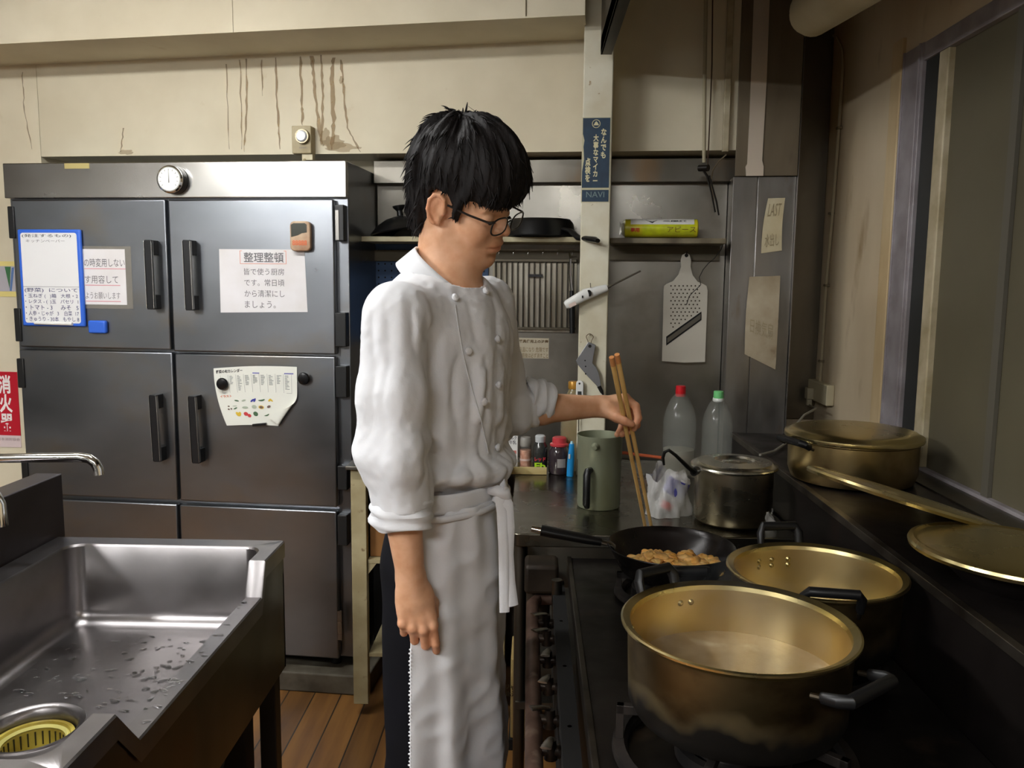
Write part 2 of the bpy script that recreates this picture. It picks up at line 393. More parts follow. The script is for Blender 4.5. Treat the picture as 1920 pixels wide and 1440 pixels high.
# steel column and corner sheets in the back right corner
PIPEST = mat('smoked_stainless', (160, 157, 153), 0.36, 1.0, col2=(120, 116, 112), nscale=3, nstretch=(2, 2, 0.6), rvar=0.1, col3=(110, 84, 56), n3scale=5, n3amt=(0.6, 0.75))
c0 = bk(1366, 560, -0.13); c1 = bk(1482, 560, -0.13); cm = bk(1411, 560, -0.13)
ztop = bk(1420, 331, -0.13).z
mb = MB().box((c0.x, -0.13, ZS - 0.2), (cm.x - 0.0015, 0.02, ztop)).box((cm.x + 0.0015, -0.13, ZS - 0.2), (c1.x, 0.02, ztop)).box((cm.x - 0.002, -0.126, ZS - 0.2), (cm.x + 0.002, 0.02, ztop))
struct('trim_5', mb, PIPEST, frame=BK, bevel=0.0015)
GRIMEC = mat('grimy_column_paint', (112, 100, 80), 0.6, col2=(92, 80, 62), nscale=5, nstretch=(1.5, 1, 0.35), col3=(64, 50, 36), n3scale=7, n3amt=(0.55, 0.8), bump=0.3, bscale=20)
mb = MB().box((c0.x + 0.002, -0.145, ztop), (c1.x, -0.1405, ZC))
struct('trim_6', mb, GRIMEC, frame=BK, bevel=0.003)
e0 = bk(1402, 260, -0.15); e1 = bk(1431, 260, -0.15)
mb = MB().prism([(e0.x, ztop), (e1.x + 0.006, ztop), (e1.x + 0.006, ztop + 0.03), (e1.x, ztop + 0.05), (e1.x + 0.003, ztop + 0.3), (e1.x, ZC), (e0.x, ZC), (e0.x + 0.003, ztop + 0.2), (e0.x + 0.002, ztop + 0.04), (e0.x - 0.003, ztop + 0.03)], 'y', -0.149, -0.146)
struct('trim_7', mb, mat('polished_strip', (236, 222, 204), 0.3, 0.55), frame=BK)  # metal strip, its bright reflection put into the pale base colour
mb = MB().box((UA - 0.015, 0.215, ZS + 0.001), (bkf(XW, 3.2, 0).x - 0.004, 0.23, ZC))
struct('trim_12', MB().box((c1.x + 0.0005, -0.150, ZS + 0.001), (c1.x + 0.0028, -0.01, ZC - 0.001)), STEEL, frame=BK)
DSH = mat('corner_sheet_steel', (128, 120, 106), 0.36, 1.0, col2=(100, 93, 81), nscale=3, nstretch=(1, 1, 0.5), rvar=0.08)
struct('trim_8', mb, DSH, frame=BK, bevel=0.001)
# ------------------------------------------------------------------ recess lining: steel panels
pu0 = ufr + 0.005; pu1 = c0.x - 0.002
zs1 = bk(900, 346, 0).z
LINS = mat('recess_stainless', (150, 146, 138), 0.34, 1.0, col2=(124, 120, 111), nscale=2.5, rvar=0.1, bump=0.06, bscale=8, col3=(108, 100, 88), n3scale=4, n3amt=(0.55, 0.8))
struct('trim_9', MB().box((pu0, -0.004, 0.0), (pu1, 0.028, zs1)), LINS, frame=BK, bevel=0.001)
struct('trim_10', MB().box((pu0, -0.05, zs1), (c1.x - 0.002, 0.028, zband - 0.012)), STEELD, frame=BK, bevel=0.002)
# ------------------------------------------------------------------ post
VP = -0.30
p0 = bk(1089, 400, VP); p1 = bk(1144, 400, VP)
post = MB().box((p0.x, VP, 0.80), (p1.x, VP + 0.10, ZC))
struct('trim_11', post, POSTP, frame=BK, bevel=0.004)
# extractor hood: sheet-metal canopy, open below
HZ = 2.165; HX = 0.20
hy1 = (BK @ Vector((p1.x, VP, 0))).y + 0.02
HOODM = mat('hood_sheet', (84, 76, 64), 0.5, 0.6, col2=(52, 46, 38), nscale=4, bump=0.1, bscale=15)
hood = thing('extractor_hood', 'grey sheet-metal extractor hood hanging above the stove', 'hood', (0.6, 1.6, HZ))
hy0 = 0.35
mb = MB().box((HX, hy0, HZ), (HX + 0.035, hy1 - 0.06, HZ + 0.05)).box((HX, hy0, HZ), (HX + 0.006, hy1 - 0.06, ZC))
part(hood, 'side_panel', mb, HOODM, frame=W, bevel=0.001)
part(hood, 'front_panel', MB().box((HX, hy0, HZ), (XW - 0.01, hy0 + 0.006, ZC)), HOODM, frame=W)
HOODI = mat('darkened_sooty_hood_inside', (34, 28, 22), 0.7, 0.2, col2=(24, 20, 16), nscale=5)  # soot tone darkened further to deepen the shade under the hood
part(hood, 'canopy', MB().box((HX, hy0, ZC - 0.03), (XW - 0.01, 2.78, ZC - 0.01)), HOODI, frame=W)
# beige lamp housing under the hood and its cable
lamp = thing('hood_lamp', 'beige capped lamp housing under the extractor hood', 'lamp', (0.93, 2.55, 2.3))
A = at_y(1512, 30, 2.50); B = at_y(1648, -60, 2.15)
mb = MB().tube([A, A + (B - A) * 0.06, A + (B - A) * 0.08, B], [(0.052, 0.052), (0.052, 0.052), (0.066, 0.066), (0.07, 0.07)], n=24)
part(lamp, 'housing', mb, CREAMP, frame=W)
mb = MB().tube([B + Vector((0, 0, 0.05)), (B.x, B.y, ZC - 0.03)], 0.012)
part(lamp, 'stem', mb, CREAMP, frame=W)
cp = [at_y(1497, 10, 2.55), at_y(1503, 48, 2.62)] + [at_x(x, y, XW - 0.008) for x, y in ((1545, 58), (1568, 70), (1579, 95), (1580, 130), (1573, 240), (1561, 400), (1549, 535), (1538, 715))]
cb = MB().tube(cp[:6], 0.0045, n=10); 
solo('power_cable', 'grey cable clipped down the cream wall to the socket', 'cable', MB().tube(cp[:6], 0.0045, n=8).tube(cp[5:], 0.0058, n=10), mat('painted_cable', (176, 164, 136), 0.6))
for (x, y) in ((1575, 240), (1560, 400), (1551, 535), (1541, 677)):
    q = at_x(x, y, XW - 0.006); solo('cable_clip', {240: 'topmost small clip holding the cable to the cream wall', 400: 'second clip from the top on the cream wall cable', 535: 'third clip from the top on the cream wall cable', 677: 'lowest cable clip just above the wall socket'}[y], 'clip', MB().box((q.x - 0.011, q.y - 0.012, q.z - 0.004), (XW, q.y + 0.012, q.z + 0.004)), mat('clip_grey', (120, 108, 84), 0.6), group='cable clips on the right wall', bevel=0.001)
# ------------------------------------------------------------------ ceiling lamps
LM = mat('lamp_body', (225, 225, 220), 0.4)
for i, (x, y, z, ln, wd_, ax, s) in enumerate(LAMPS):
    lx, ly = (wd_ / 2, ln / 2) if ax == 'Y' else (ln / 2, wd_ / 2)
    t = thing('ceiling_lamp', ['long fluorescent ceiling lamp above the sink side of the kitchen', 'long fluorescent ceiling lamp behind the photographer', 'fluorescent ceiling lamp in front of the refrigerator'][i], 'lamp', (x, y, z))
    part(t, 'housing', MB().box((-lx - 0.01, -ly - 0.01, 0.012), (lx + 0.01, ly + 0.01, ZC - z)), LM, bevel=0.004)
    em = mat('lamp_tube_%d' % i, (255, 255, 255), 0.4, emit=s, emit_col=LAMP_COL + (1,))
    part(t, 'diffuser', MB().box((-lx, -ly, -0.02), (lx, ly, 0.012)), em, bevel=0.01)
# ================================================================== refrigerator
def pr(x0, y0, x1, y1, v):
    """pixel rectangle measured on the wall-frame plane v -> (u0, z_top, u1, z_bottom)"""
    ym = (y0 + y1) / 2; xm = (x0 + x1) / 2
    return (bk(x0, ym, v).x, bk(xm, y0, v).z, bk(x1, ym, v).x, bk(xm, y1, v).z)
VF = -0.36
ztopf = bk(335, 303, VF).z
fr = thing('refrigerator', 'large six-door stainless steel kitchen refrigerator against the back wall', 'refrigerator', ((ufl + ufr) / 2, -0.17, 0), frame=BK)
FST = mat('refrigerator_steel', (144, 147, 152), 0.33, 1.0, col2=(126, 129, 134), nscale=2.0, nstretch=(0.8, 1, 1.4), rvar=0.06, bump=0.03, bscale=6, col3=(140, 132, 120), n3scale=3.5, n3amt=(0.56, 0.8))
FSTT = mat('refrigerator_top_steel', (190, 188, 184), 0.24, 1.0, col2=(172, 168, 162), nscale=2.4, rvar=0.06, bump=0.05, bscale=5)
zb = bk(560, 1232, VF).z
cab = part(fr, 'cabinet', MB().box((ufl, VF + 0.028, zb), (ufr, 0.025, ztopf)), FST, frame=BK, bevel=0.003)
zt1 = bk(470, 372, VF).z
part(fr, 'top_panel', MB().box((ufl - 0.002, VF + 0.004, zt1 + 0.003), (ufr + 0.001, VF + 0.03, ztopf)), FSTT, frame=BK, bevel=0.003)
HANDM = mat('dark_handle', (22, 22, 24), 0.35, bump=0.02)
def fdoor(x0, y0, x1, y1, hx=None, hy=None):
    a = pr(x0, y0, x1, y1, VF)
    d = part(fr, 'door', MB().box((a[0], VF, a[3]), (a[2], VF + 0.026, a[1])), FST, frame=BK, bevel=0.005)
    if hx:
        h0 = bk(hx[0], hy[0], VF - 0.035); h1 = bk(hx[1], hy[1], VF - 0.035); w = 0.0125
        uc0, uc1 = h0.x, h1.x
        mb = MB()
        mb.prism([(uc0 - w, h0.z), (uc1 - w, h1.z), (uc1 + w, h1.z), (uc0 + w, h0.z)], 'y', VF - 0.047, VF - 0.035)
        for (u, z, s) in ((uc0, h0.z, -1), (uc1, h1.z, 1)):
            mb.box((u - w, VF - 0.04, z), (u + w, VF + 0.001, z + s * 0.05))
        part(d, 'handle', mb, HANDM, bevel=0.002, frame=BK)
        tm = MB()
        for s in (-1, 1): tm.prism([(uc0 + s * w, h0.z - 0.004), (uc1 + s * w, h1.z + 0.004), (uc1 + s * (w + 0.0016), h1.z + 0.004), (uc0 + s * (w + 0.0016), h0.z - 0.004)], 'y', VF - 0.0485, VF - 0.036)
        part(d, 'trim_strip', tm, CHROME, frame=BK)
    return d
dTL = fdoor(29, 374, 315, 653, (280, 286), (450, 580))
dTR = fdoor(320, 374, 627, 662, (352, 358), (450, 582))
dML = fdoor(44, 658, 328, 932, (289, 297), (740, 865))
dMR = fdoor(333, 666, 630, 945, (362, 370), (742, 868))
dBL = fdoor(58, 940, 337, 1214); dBR = fdoor(342, 953, 633, 1226)
# hinges
HM = mat('hinge_black', (26, 26, 26), 0.4)
for (x0, y0, x1, y1) in ((17, 387, 27, 447), (29, 578, 39, 640), (34, 672, 45, 727), (42, 854, 52, 910)):
    a = pr(x0, y0, x1, y1, VF); part(fr, 'hinge', MB().box((a[0], VF - 0.006, a[3]), (a[2] + 0.004, VF + 0.03, a[1])), HM, frame=BK, bevel=0.003)
for (x0, y0, x1, y1) in ((629, 384, 646, 452), (629, 586, 650, 650), (630, 686, 651, 745), (634, 873, 652, 918), (634, 965, 652, 1022)):
    a = pr(x0, y0, x1, y1, VF); part(fr, 'hinge', MB().box((a[0], VF - 0.008, a[3]), (a[2], VF + 0.03, a[1])), HM, frame=BK, bevel=0.003)
for (x0, y0, x1, y1) in ((629, 394, 635, 450), (633, 1145, 641, 1200)):
    a = pr(x0, y0, x1, y1, VF - 0.01); part(fr, 'hinge_plate', MB().box((a[0], VF - 0.011, a[3]), (a[2], VF - 0.007, a[1])), STEEL, frame=BK)
# dial thermometer
c = bk(318, 336, VF - 0.03); cb_ = bk(330, 338, VF)
mb = MB().tube([(c.x + 0.002, VF + 0.006, c.z), (c.x, VF - 0.022, c.z)], [0.047, 0.047], n=40)
dial = part(fr, 'dial_thermometer', mb, BLACKP, frame=BK, bevel=0.003)
part(dial, 'bezel', MB().tube([(c.x, VF - 0.022, c.z), (c.x, VF - 0.03, c.z), (c.x, VF - 0.034, c.z)], [0.046, 0.046, 0.041], n=40), CHROME, frame=BK)
part(dial, 'dial_face', MB().tube([(c.x, VF - 0.034, c.z), (c.x, VF - 0.0352, c.z)], [0.038, 0.038], n=40), mat('dial_white', (232, 232, 226), 0.4), frame=BK)
mb = MB()
for k in range(-5, 6):
    a = math.radians(90 + k * 26); mb.add([(c.x + math.cos(a + s * 0.02) * r, VF - 0.0356, c.z + math.sin(a + s * 0.02) * r) for s, r in ((-1, 0.028), (1, 0.028), (1, 0.034), (-1, 0.034))], [(0, 1, 2, 3)])
mb.add([(c.x - 0.0012, VF - 0.0358, c.z - 0.012), (c.x + 0.0012, VF - 0.0358, c.z - 0.012), (c.x + 0.0003, VF - 0.0358, c.z + 0.03), (c.x - 0.0003, VF - 0.0358, c.z + 0.03)], [(0, 1, 2, 3)])
part(dial, 'needle', mb, INK, frame=BK)
part(fr, 'name_plate', MB().box((bk(120, 311, VF).x, VF + 0.002, bk(140, 316, VF).z), (bk(166, 311, VF).x, VF + 0.004, bk(140, 306, VF).z)), mat('brass_plate', (196, 180, 120), 0.4, 0.5), frame=BK)
# feet and concrete-grey plinth
mb = MB()
for u in (ufl + 0.08, ufr - 0.08): mb.cyl((u, VF + 0.06, 0.075), (u, VF + 0.06, zb), 0.018)
part(fr, 'foot', mb, HM, frame=BK)
pz = 0.072
solo('refrigerator_plinth', 'worn grey plinth under the stainless steel refrigerator', 'plinth', MB().box((ufl - 0.05, VF - 0.035, 0), (bk(690, 1300, VF - 0.03).x, 0.02, pz)), mat('plinth_concrete', (108, 102, 88), 0.7, col2=(70, 62, 50), nscale=8, bump=0.4, bscale=30), frame=BK, bevel=0.006)
# whiteboard
a = pr(37, 430, 155, 612, VF - 0.012)
wb = thing('whiteboard', 'blue-framed whiteboard with handwriting stuck on the upper left refrigerator door', 'whiteboard', ((a[0] + a[2]) / 2, VF, a[3]), frame=BK)
part(wb, 'frame', MB().box((a[0], VF - 0.013, a[3]), (a[2], VF - 0.0006, a[1])), BLUEP, frame=BK, bevel=0.006, label='blue frame')
b = (a[0] + 0.013, a[1] - 0.012, a[2] - 0.014, a[3] + 0.012)
part(wb, 'writing_surface', MB().prism(rrect(b[0], b[3], b[2], b[1], 0.009), 'y', VF - 0.0136, VF - 0.012), mat('board_white', (222, 222, 222), 0.3), frame=BK)
part(wb, 'heading', text_mb(['(発注するもの)'], (b[0] + 0.006, b[1] - 0.003, b[2] - 0.02, b[1] - 0.018), VF - 0.014, bold=0.004), INK, frame=BK)
part(wb, 'handwriting', text_mb(['キッチンペーパー'], (b[0] + 0.02, b[1] - 0.022, b[2] - 0.045, b[1] - 0.034), VF - 0.014), INKG, frame=BK)
zz = bk(95, 538, VF - 0.013).z
part(wb, 'list_text', text_mb(['(野菜)  について', '・玉ねぎ (   )箱   大根・2', '・レタス - (  )玉   パセリ  1', '・トマト - 3     みそ   5', '・人参・じゃが   3    白菜  17', '・きゅうり - 30本   もやし 8'], (b[0] + 0.004, zz - 0.002, b[2] - 0.006, b[3] + 0.004), VF - 0.014, bold=0.006), mat('marker_ink', (70, 72, 110), 0.8), frame=BK)
part(wb, 'divider_line', MB().box((b[0], VF - 0.0141, zz), (b[2], VF - 0.0137, zz + 0.0012)), INKG, frame=BK)
q = pr(65, 606, 140, 612, VF - 0.02); part(wb, 'marker_pen', MB().tube([(q[0], VF - 0.018, q[1]), (q[2] - 0.01, VF - 0.018, q[1] - 0.002)], 0.006, n=14), WHITEP, frame=BK, label='white marker pen')
# handwritten notice
a = pr(128, 467, 236, 571, VF - 0.001)
nt_ = thing('handwritten_notice', 'white notice with red-underlined handwriting half hidden behind the whiteboard', 'notice', ((a[0] + a[2]) / 2, VF, a[3]), frame=BK)
part(nt_, 'sheet', MB().box((a[0], VF - 0.0012, a[3]), (a[2], VF - 0.0004, a[1])), PAPER, frame=BK)
part(nt_, 'plastic_sleeve', MB().box((a[0], VF - 0.0005, a[3] - 0.014), (a[2] + 0.022, VF - 0.0002, a[1] + 0.01)), mat('clear_sleeve', (150, 146, 138), 0.25, 0.6), frame=BK)
un = pr(158, 484, 234, 500, VF)[0]
part(nt_, 'handwriting', text_mb(['の時変用しない'], (un, bk(200, 483, VF).z, bk(234, 490, VF).x, bk(200, 502, VF).z), VF - 0.0016, bold=0.004), INKG, frame=BK)
part(nt_, 'handwriting', text_mb(['す用容して'], (un, bk(200, 515, VF).z, bk(222, 525, VF).x, bk(200, 533, VF).z), VF - 0.0016), INKG, frame=BK)
part(nt_, 'handwriting', text_mb(['ようお願いします'], (un, bk(200, 547, VF).z, bk(226, 555, VF).x, bk(200, 562, VF).z), VF - 0.0016), INKG, frame=BK)
mb = MB()
for y, xe in ((504, 236), (535, 226), (565, 227)): mb.box((un, VF - 0.0016, bk(200, y, VF).z - 0.0012), (bk(xe, y, VF).x, VF - 0.0013, bk(200, y, VF).z + 0.0012))
part(nt_, 'underline', mb, PINKL, frame=BK)
# blue magnet
a = pr(167, 601, 200, 625, VF - 0.01)
solo('magnet', 'rounded blue magnet on the door below the whiteboard', 'magnet', MB().box((a[0], VF - 0.018, a[3]), (a[2], VF - 0.0003, a[1])), BLUEP, frame=BK, bevel=0.006)
# printed notice
a = pr(412, 466, 574, 586, VF)
pn = thing('printed_notice', 'printed white kitchen tidiness notice with red-boxed heading on upper right door', 'notice', ((a[0] + a[2]) / 2, VF, a[3]), frame=BK)
tl, tr_, br_, bl_ = bk(411, 467, VF), bk(571, 468, VF), bk(577, 585, VF), bk(414, 586, VF)
part(pn, 'sheet', MB().prism([(tl.x, tl.z), (bl_.x, bl_.z), (br_.x, br_.z), (tr_.x, tr_.z)], 'y', VF - 0.0012, VF - 0.0004), PAPER, frame=BK)
def tl_(x0, y0, x1, y1, s, m, nm, bold=0.0, v=VF - 0.0016): part(pn, nm, text_mb([s], (bk(x0, y0, VF).x, bk(x0, y0, VF).z, bk(x1, y0, VF).x, bk(x0, y1, VF).z), v, bold=bold, sub=1.0), m, frame=BK)
tl_(457, 473, 532, 492, '整理整頓', INKG, 'heading', 0.01)
for k, s in enumerate(['皆で使う厨房', 'です。常日頃', 'から清潔にし', 'ましょう。']):
    tl_(457.5 + k * 0.6, 503 + k * 20.3, 533 - (17 if k == 3 else 0) + k * 0.4, 515.5 + k * 20.6, s, INKG, 'body_text')
mb = MB(); q = pr(450, 470, 537, 495, VF)
for bx in ((q[0], q[3], q[2], q[3] + 0.0015), (q[0], q[3], q[0] + 0.0016, q[1]), (q[2] - 0.0016, q[3], q[2], q[1])): mb.box((bx[0], VF - 0.0017, bx[1]), (bx[2], VF - 0.0013, bx[3]))
mb.box((q[0], VF - 0.0017, q[1] - 0.0015), (q[0] + 0.008, VF - 0.0013, q[1])).box((q[2] - 0.008, VF - 0.0017, q[1] - 0.0015), (q[2], VF - 0.0013, q[1]))
part(pn, 'heading_frame', mb, mat('faded_red', (214, 130, 104), 0.8), frame=BK)
# kitchen timer
a = pr(546, 415, 584, 471, VF - 0.01)
tm = thing('kitchen_timer', 'grimy beige kitchen timer clinging above the printed notice', 'timer', ((a[0] + a[2]) / 2, VF, a[3]), frame=BK)
part(tm, 'case', MB().prism(rrect(a[0], a[3], a[2], a[1], 0.016, 8), 'y', VF - 0.0225, VF - 0.002), mat('timer_beige', (196, 172, 142), 0.5, col2=(150, 110, 80), nscale=12), frame=BK, bevel=0.004)
w = a[2] - a[0]; h = a[1] - a[3]
part(tm, 'display', MB().prism([(a[0] + w * 0.07, a[1] - h * 0.12), (a[0] + w * 0.07, a[1] - h * 0.53), (a[0] + w * 0.4, a[1] - h * 0.47), (a[0] + w * 0.6, a[1] - h * 0.4), (a[0] + w * 0.84, a[1] - h * 0.38), (a[0] + w * 0.84, a[1] - h * 0.12), (a[0] + w * 0.75, a[1] - h * 0.07), (a[0] + w * 0.2, a[1] - h * 0.07)], 'y', VF - 0.0236, VF - 0.0220), mat('lcd_dark', (44, 46, 30), 0.25), frame=BK)
part(tm, 'button_lettering', text_mb(['88888'], (a[0] + w * 0.12, a[1] - h * 0.62, a[0] + w * 0.84, a[1] - h * 0.83), VF - 0.0235, bold=0.02), INKO, frame=BK)
# calendar poster with a curled corner
tl, tr_ = bk(401, 694, VF), bk(557, 686, VF); zt_, zb_ = bk(480, 686, VF).z, bk(480, 799, VF).z
W0, H0 = tr_.x - tl.x, zt_ - zb_
def poster_pt(s, t, lift=0.0):
    """s right, t down; the lower right corner curls over towards the middle"""
    x = tl.x + W0 * (s * (1 - 0.0 * t)); z = zt_ - H0 * t + 0.006 * math.sin(math.pi * s) - 0.012 * (1 - s) * (1 - t)
    v = VF - 0.002 - 0.008 * math.sin(math.pi * s) * (1 - t) - 0.006 * t - lift
    x += (0.045 * t * t * (1 - s)) * 1.0
    # fold line from (1, .35) to (.62, 1)
    d = ((s - 1.0) * 0.65 + (t - 0.42) * 0.36) / math.hypot(0.65, 0.36)
    if d > 0:
        nx, nz = 0.65 / 0.743, 0.36 / 0.743
        r = 0.055; dd = d
        ang = min(dd / r, math.pi * 0.93); c = r * math.sin(ang) - (dd - ang * r if dd > ang * r else 0)
        x += (c - dd) * nx * W0; z -= (c - dd) * nz * H0
        v -= r * (1 - math.cos(ang)) * 0.11
    return Vector((x, v, z))
po = thing('calendar_poster', 'curled white vegetable calendar poster on the middle right door', 'poster', ((tl.x + tr_.x) / 2, VF, zb_), frame=BK)
POSTER = mat('poster_paper', (226, 226, 216), 0.55)
part(po, 'sheet', MB().sheet(lambda s, t: poster_pt(s, t), 48, 40), POSTER, frame=BK, angle=180)
def on_poster(mb):
    o = MB(); 
    for v in mb.v: o.v.append(tuple(poster_pt(v[0], 1 - v[2], 0.0009 + (0.0003 if v[1] < 0 else 0))))
    o.f = mb.f; o.mi = mb.mi; return o
part(po, 'title', on_poster(text_mb(['野菜の旬カレンダー'], (0.03, 0.97, 0.36, 0.90), 0.0, bold=0.02)), INK, frame=BK)
part(po, 'subtitle', on_poster(text_mb(['イラスト'], (0.04, 0.53, 0.19, 0.48), 0.0, bold=0.02)), INKO, frame=BK)
g = MB()
for k in range(10):
    x = 0.08 + k * 0.095; g.box((x, 0, 0.56), (x + 0.004, 0.0001, 0.87))
g.box((0.08, 0, 0.56), (0.94, 0.0001, 0.566)); part(po, 'table_lines', on_poster(g), mat('pale_line', (176, 176, 172), 0.8), frame=BK)
g = MB(); rnd = random.Random(4)
for k in range(1, 9):
    for j in range(rnd.randint(6, 12)): z = 0.84 - j * 0.022; g.box((0.1 + k * 0.095, 0, z), (0.1 + k * 0.095 + rnd.uniform(0.02, 0.055), 0.0001, z + 0.010))
part(po, 'table_text', on_poster(g), mat('pale_print', (150, 152, 150), 0.8), frame=BK)
part(po, 'header_line', on_poster(MB().box((0.48, 0, 0.875), (0.96, 0.0001, 0.895))), mat('faded_blue', (120, 120, 180), 0.8), frame=BK)
def spot(cx, cz, rx, rz, rot=0, bend=0.0):
    b = MB(); p = []
    for k in range(14):
        a = 2 * math.pi * k / 14; x = rx * math.cos(a); z = rz * math.sin(a) + bend * (x / rx) ** 2
        p.append((cx + x * math.cos(rot) - z * math.sin(rot), 0, cz + x * math.sin(rot) + z * math.cos(rot)))
    return b.add(p, [tuple(range(14))])
veg = {'green_vegetable_picture': ((70, 100, 70), [(0.24, 0.42, 0.03, 0.012, -0.3, 0), (0.56, 0.42, 0.045, 0.014, 0.25, 0.012), (0.2, 0.29, 0.03, 0.01, 0.5, 0), (0.6, 0.17, 0.04, 0.01, 0.5, 0.01), (0.45, 0.19, 0.032, 0.04, 0, 0)]),
       'red_vegetable_picture': ((196, 60, 64), [(0.32, 0.19, 0.03, 0.034, 0, 0), (0.36, 0.16, 0.026, 0.03, 0, 0)]),
       'blue_vegetable_picture': ((60, 64, 150), [(0.44, 0.42, 0.035, 0.013, 0.8, 0), (0.47, 0.425, 0.035, 0.012, 1.2, 0)]),
       'yellow_vegetable_picture': ((214, 180, 60), [(0.21, 0.19, 0.022, 0.04, 0.3, 0), (0.235, 0.19, 0.02, 0.04, -0.3, 0), (0.54, 0.305, 0.036, 0.03, 0, 0), (0.66, 0.43, 0.03, 0.014, 1.0, 0), (0.68, 0.43, 0.03, 0.012, 2.2, 0)]),
       'pale_vegetable_picture': ((170, 180, 160), [(0.45, 0.31, 0.032, 0.032, 0, 0), (0.33, 0.42, 0.03, 0.014, 0.4, 0), (0.33, 0.3, 0.04, 0.02, 0, 0), (0.2, 0.33, 0.03, 0.008, 0, 0)]),
       'brown_vegetable_picture': ((110, 90, 80), [(0.12, 0.33, 0.014, 0.012, 0, 0), (0.11, 0.28, 0.014, 0.014, 0, 0), (0.145, 0.285, 0.012, 0.014, 0, 0), (0.64, 0.32, 0.028, 0.018, 0.7, 0), (0.54, 0.305, 0.024, 0.022, 0, 0)])}
for k, (c_, L_) in veg.items():
    g = MB()
    for q in L_: w_ = spot(*q); g.add([(a_, (-0.0003 if k[0] == 'b' else 0), c2) for a_, b_, c2 in w_.v], w_.f)
    part(po, k, on_poster(g), mat(k, c_, 0.7), frame=BK)
def rmag(x, y, lab):
    c = bk(x, y, VF); m = MB().tube([(c.x, VF - 0.008, c.z), (c.x, VF - 0.016, c.z), (c.x, VF - 0.021, c.z), (c.x, VF - 0.023, c.z)], [0.0185, 0.0215, 0.0185, 0.009], n=28)
    m.tube([(c.x, VF - 0.0005, c.z), (c.x, VF - 0.009, c.z)], [0.018, 0.018], n=28)
    solo('magnet', lab, 'magnet', m, mat('magnet_black', (14, 14, 15), 0.25), frame=BK)
rmag(420.5, 719, 'round black magnet pinning the left edge of the poster')
rmag(572, 709, 'round black magnet on bare steel right of the poster')
q = bk(487, 796, VF - 0.012)
solo('magnet', 'small black bar magnet holding the bottom of the poster', 'magnet', MB().box((q.x - 0.025, VF - 0.018, q.z - 0.004), (q.x + 0.025, VF - 0.0105, q.z + 0.0045), rot=Matrix.Rotation(math.radians(-7), 4, 'Y')), BLACKP, frame=BK, bevel=0.001)
# ------------------------------------------------------------------ left of the refrigerator
a = pr(-16, 697, 36, 838, VW - 0.002)
es = thing('fire_extinguisher_sign', 'red fire extinguisher sign with white characters on the cream wall', 'sign', ((a[0] + a[2]) / 2, VW, a[3]), frame=BK)
zz = bk(15, 816, VW).z
part(es, 'plate', MB().box((a[0], VW - 0.003, zz), (a[2], VW, a[1])), mat('sign_red', (186, 26, 44), 0.4), frame=BK, label='red plate')
part(es, 'plate', MB().box((a[0], VW - 0.003, a[3]), (a[2], VW, zz)), mat('sign_pale', (214, 196, 196), 0.5), frame=BK, label='pale footer')
part(es, 'lettering', text_mb(['消火器'], (bk(-3, 760, VW).x, bk(12, 703, VW).z, bk(28, 760, VW).x, bk(12, 808, VW).z), VW - 0.0036, vertical=True, bold=0.03), mat('sign_white', (238, 232, 228), 0.5), frame=BK)
part(es, 'footer_text', text_mb(['日本消防協会'], (a[0] + 0.02, zz - 0.008, a[2] - 0.004, zz - 0.022), VW - 0.0036), mat('footer_grey', (150, 130, 130), 0.6), frame=BK)
a = pr(-30, 490, 31, 556, VW - 0.002)
pk = thing('wall_sticker', 'yellow sticker with a green and blue picture on the wall left of refrigerator', 'sticker', ((a[0] + a[2]) / 2, VW, a[3]), frame=BK)
part(pk, 'backing', MB().box((a[0], VW - 0.002, a[3]), (a[2], VW, a[1])), mat('sticker_yellow', (222, 206, 130), 0.5), frame=BK)
part(pk, 'picture', MB().box((a[0], VW - 0.003, a[3] + 0.02), (a[2] - 0.005, VW - 0.0021, a[1] - 0.018)), mat('sticker_grey', (176, 172, 178), 0.5), frame=BK)
u_ = a[2]; part(pk, 'picture', MB().prism([(u_ - 0.045, a[1] - 0.02), (u_ - 0.03, a[3] + 0.03), (u_ - 0.02, a[1] - 0.02)], 'y', VW - 0.0036, VW - 0.003), mat('sticker_green', (60, 110, 70), 0.5), frame=BK, label='green shape')
part(pk, 'picture', MB().prism([(u_ - 0.03, a[3] + 0.022), (u_ - 0.022, a[3] + 0.022), (u_ - 0.006, a[1] - 0.022), (u_ - 0.016, a[1] - 0.024)], 'y', VW - 0.0036, VW - 0.003), mat('sticker_blue', (90, 120, 170), 0.5), frame=BK, label='blue shape')
# thermostat box on the band
a = pr(550, 237, 586, 289, VW - 0.03)
sb_ = thing('thermostat', 'beige thermostat box with a white dial at the bottom of the stained wall', 'thermostat', ((a[0] + a[2]) / 2, VW, a[3]), frame=BK)
part(sb_, 'box', MB().box((a[0], VW - 0.045, a[3]), (a[2], VW, a[1])), mat('thermostat_beige', (176, 162, 128), 0.5, col2=(150, 134, 98), nscale=15), frame=BK, bevel=0.003)
c = bk(567.5, 256, VW - 0.05)
part(sb_, 'dial_ring', MB().tube([(c.x, VW - 0.045, c.z), (c.x, VW - 0.06, c.z)], [0.026, 0.024], n=32), mat('ring_grey', (120, 110, 90), 0.3, 0.8), frame=BK)
part(sb_, 'dial', MB().tube([(c.x, VW - 0.06, c.z), (c.x, VW - 0.068, c.z)], [0.020, 0.016], n=32), mat('dial_pale', (226, 228, 235), 0.3), frame=BK)  # dial in its own bluish white
part(sb_, 'lettering', text_mb(['KATOU'], (c.x - 0.014, c.z - 0.034, c.x + 0.014, c.z - 0.041), VW - 0.0456), INKG, frame=BK)
q = pr(567, 289, 587, 301, VW - 0.03)
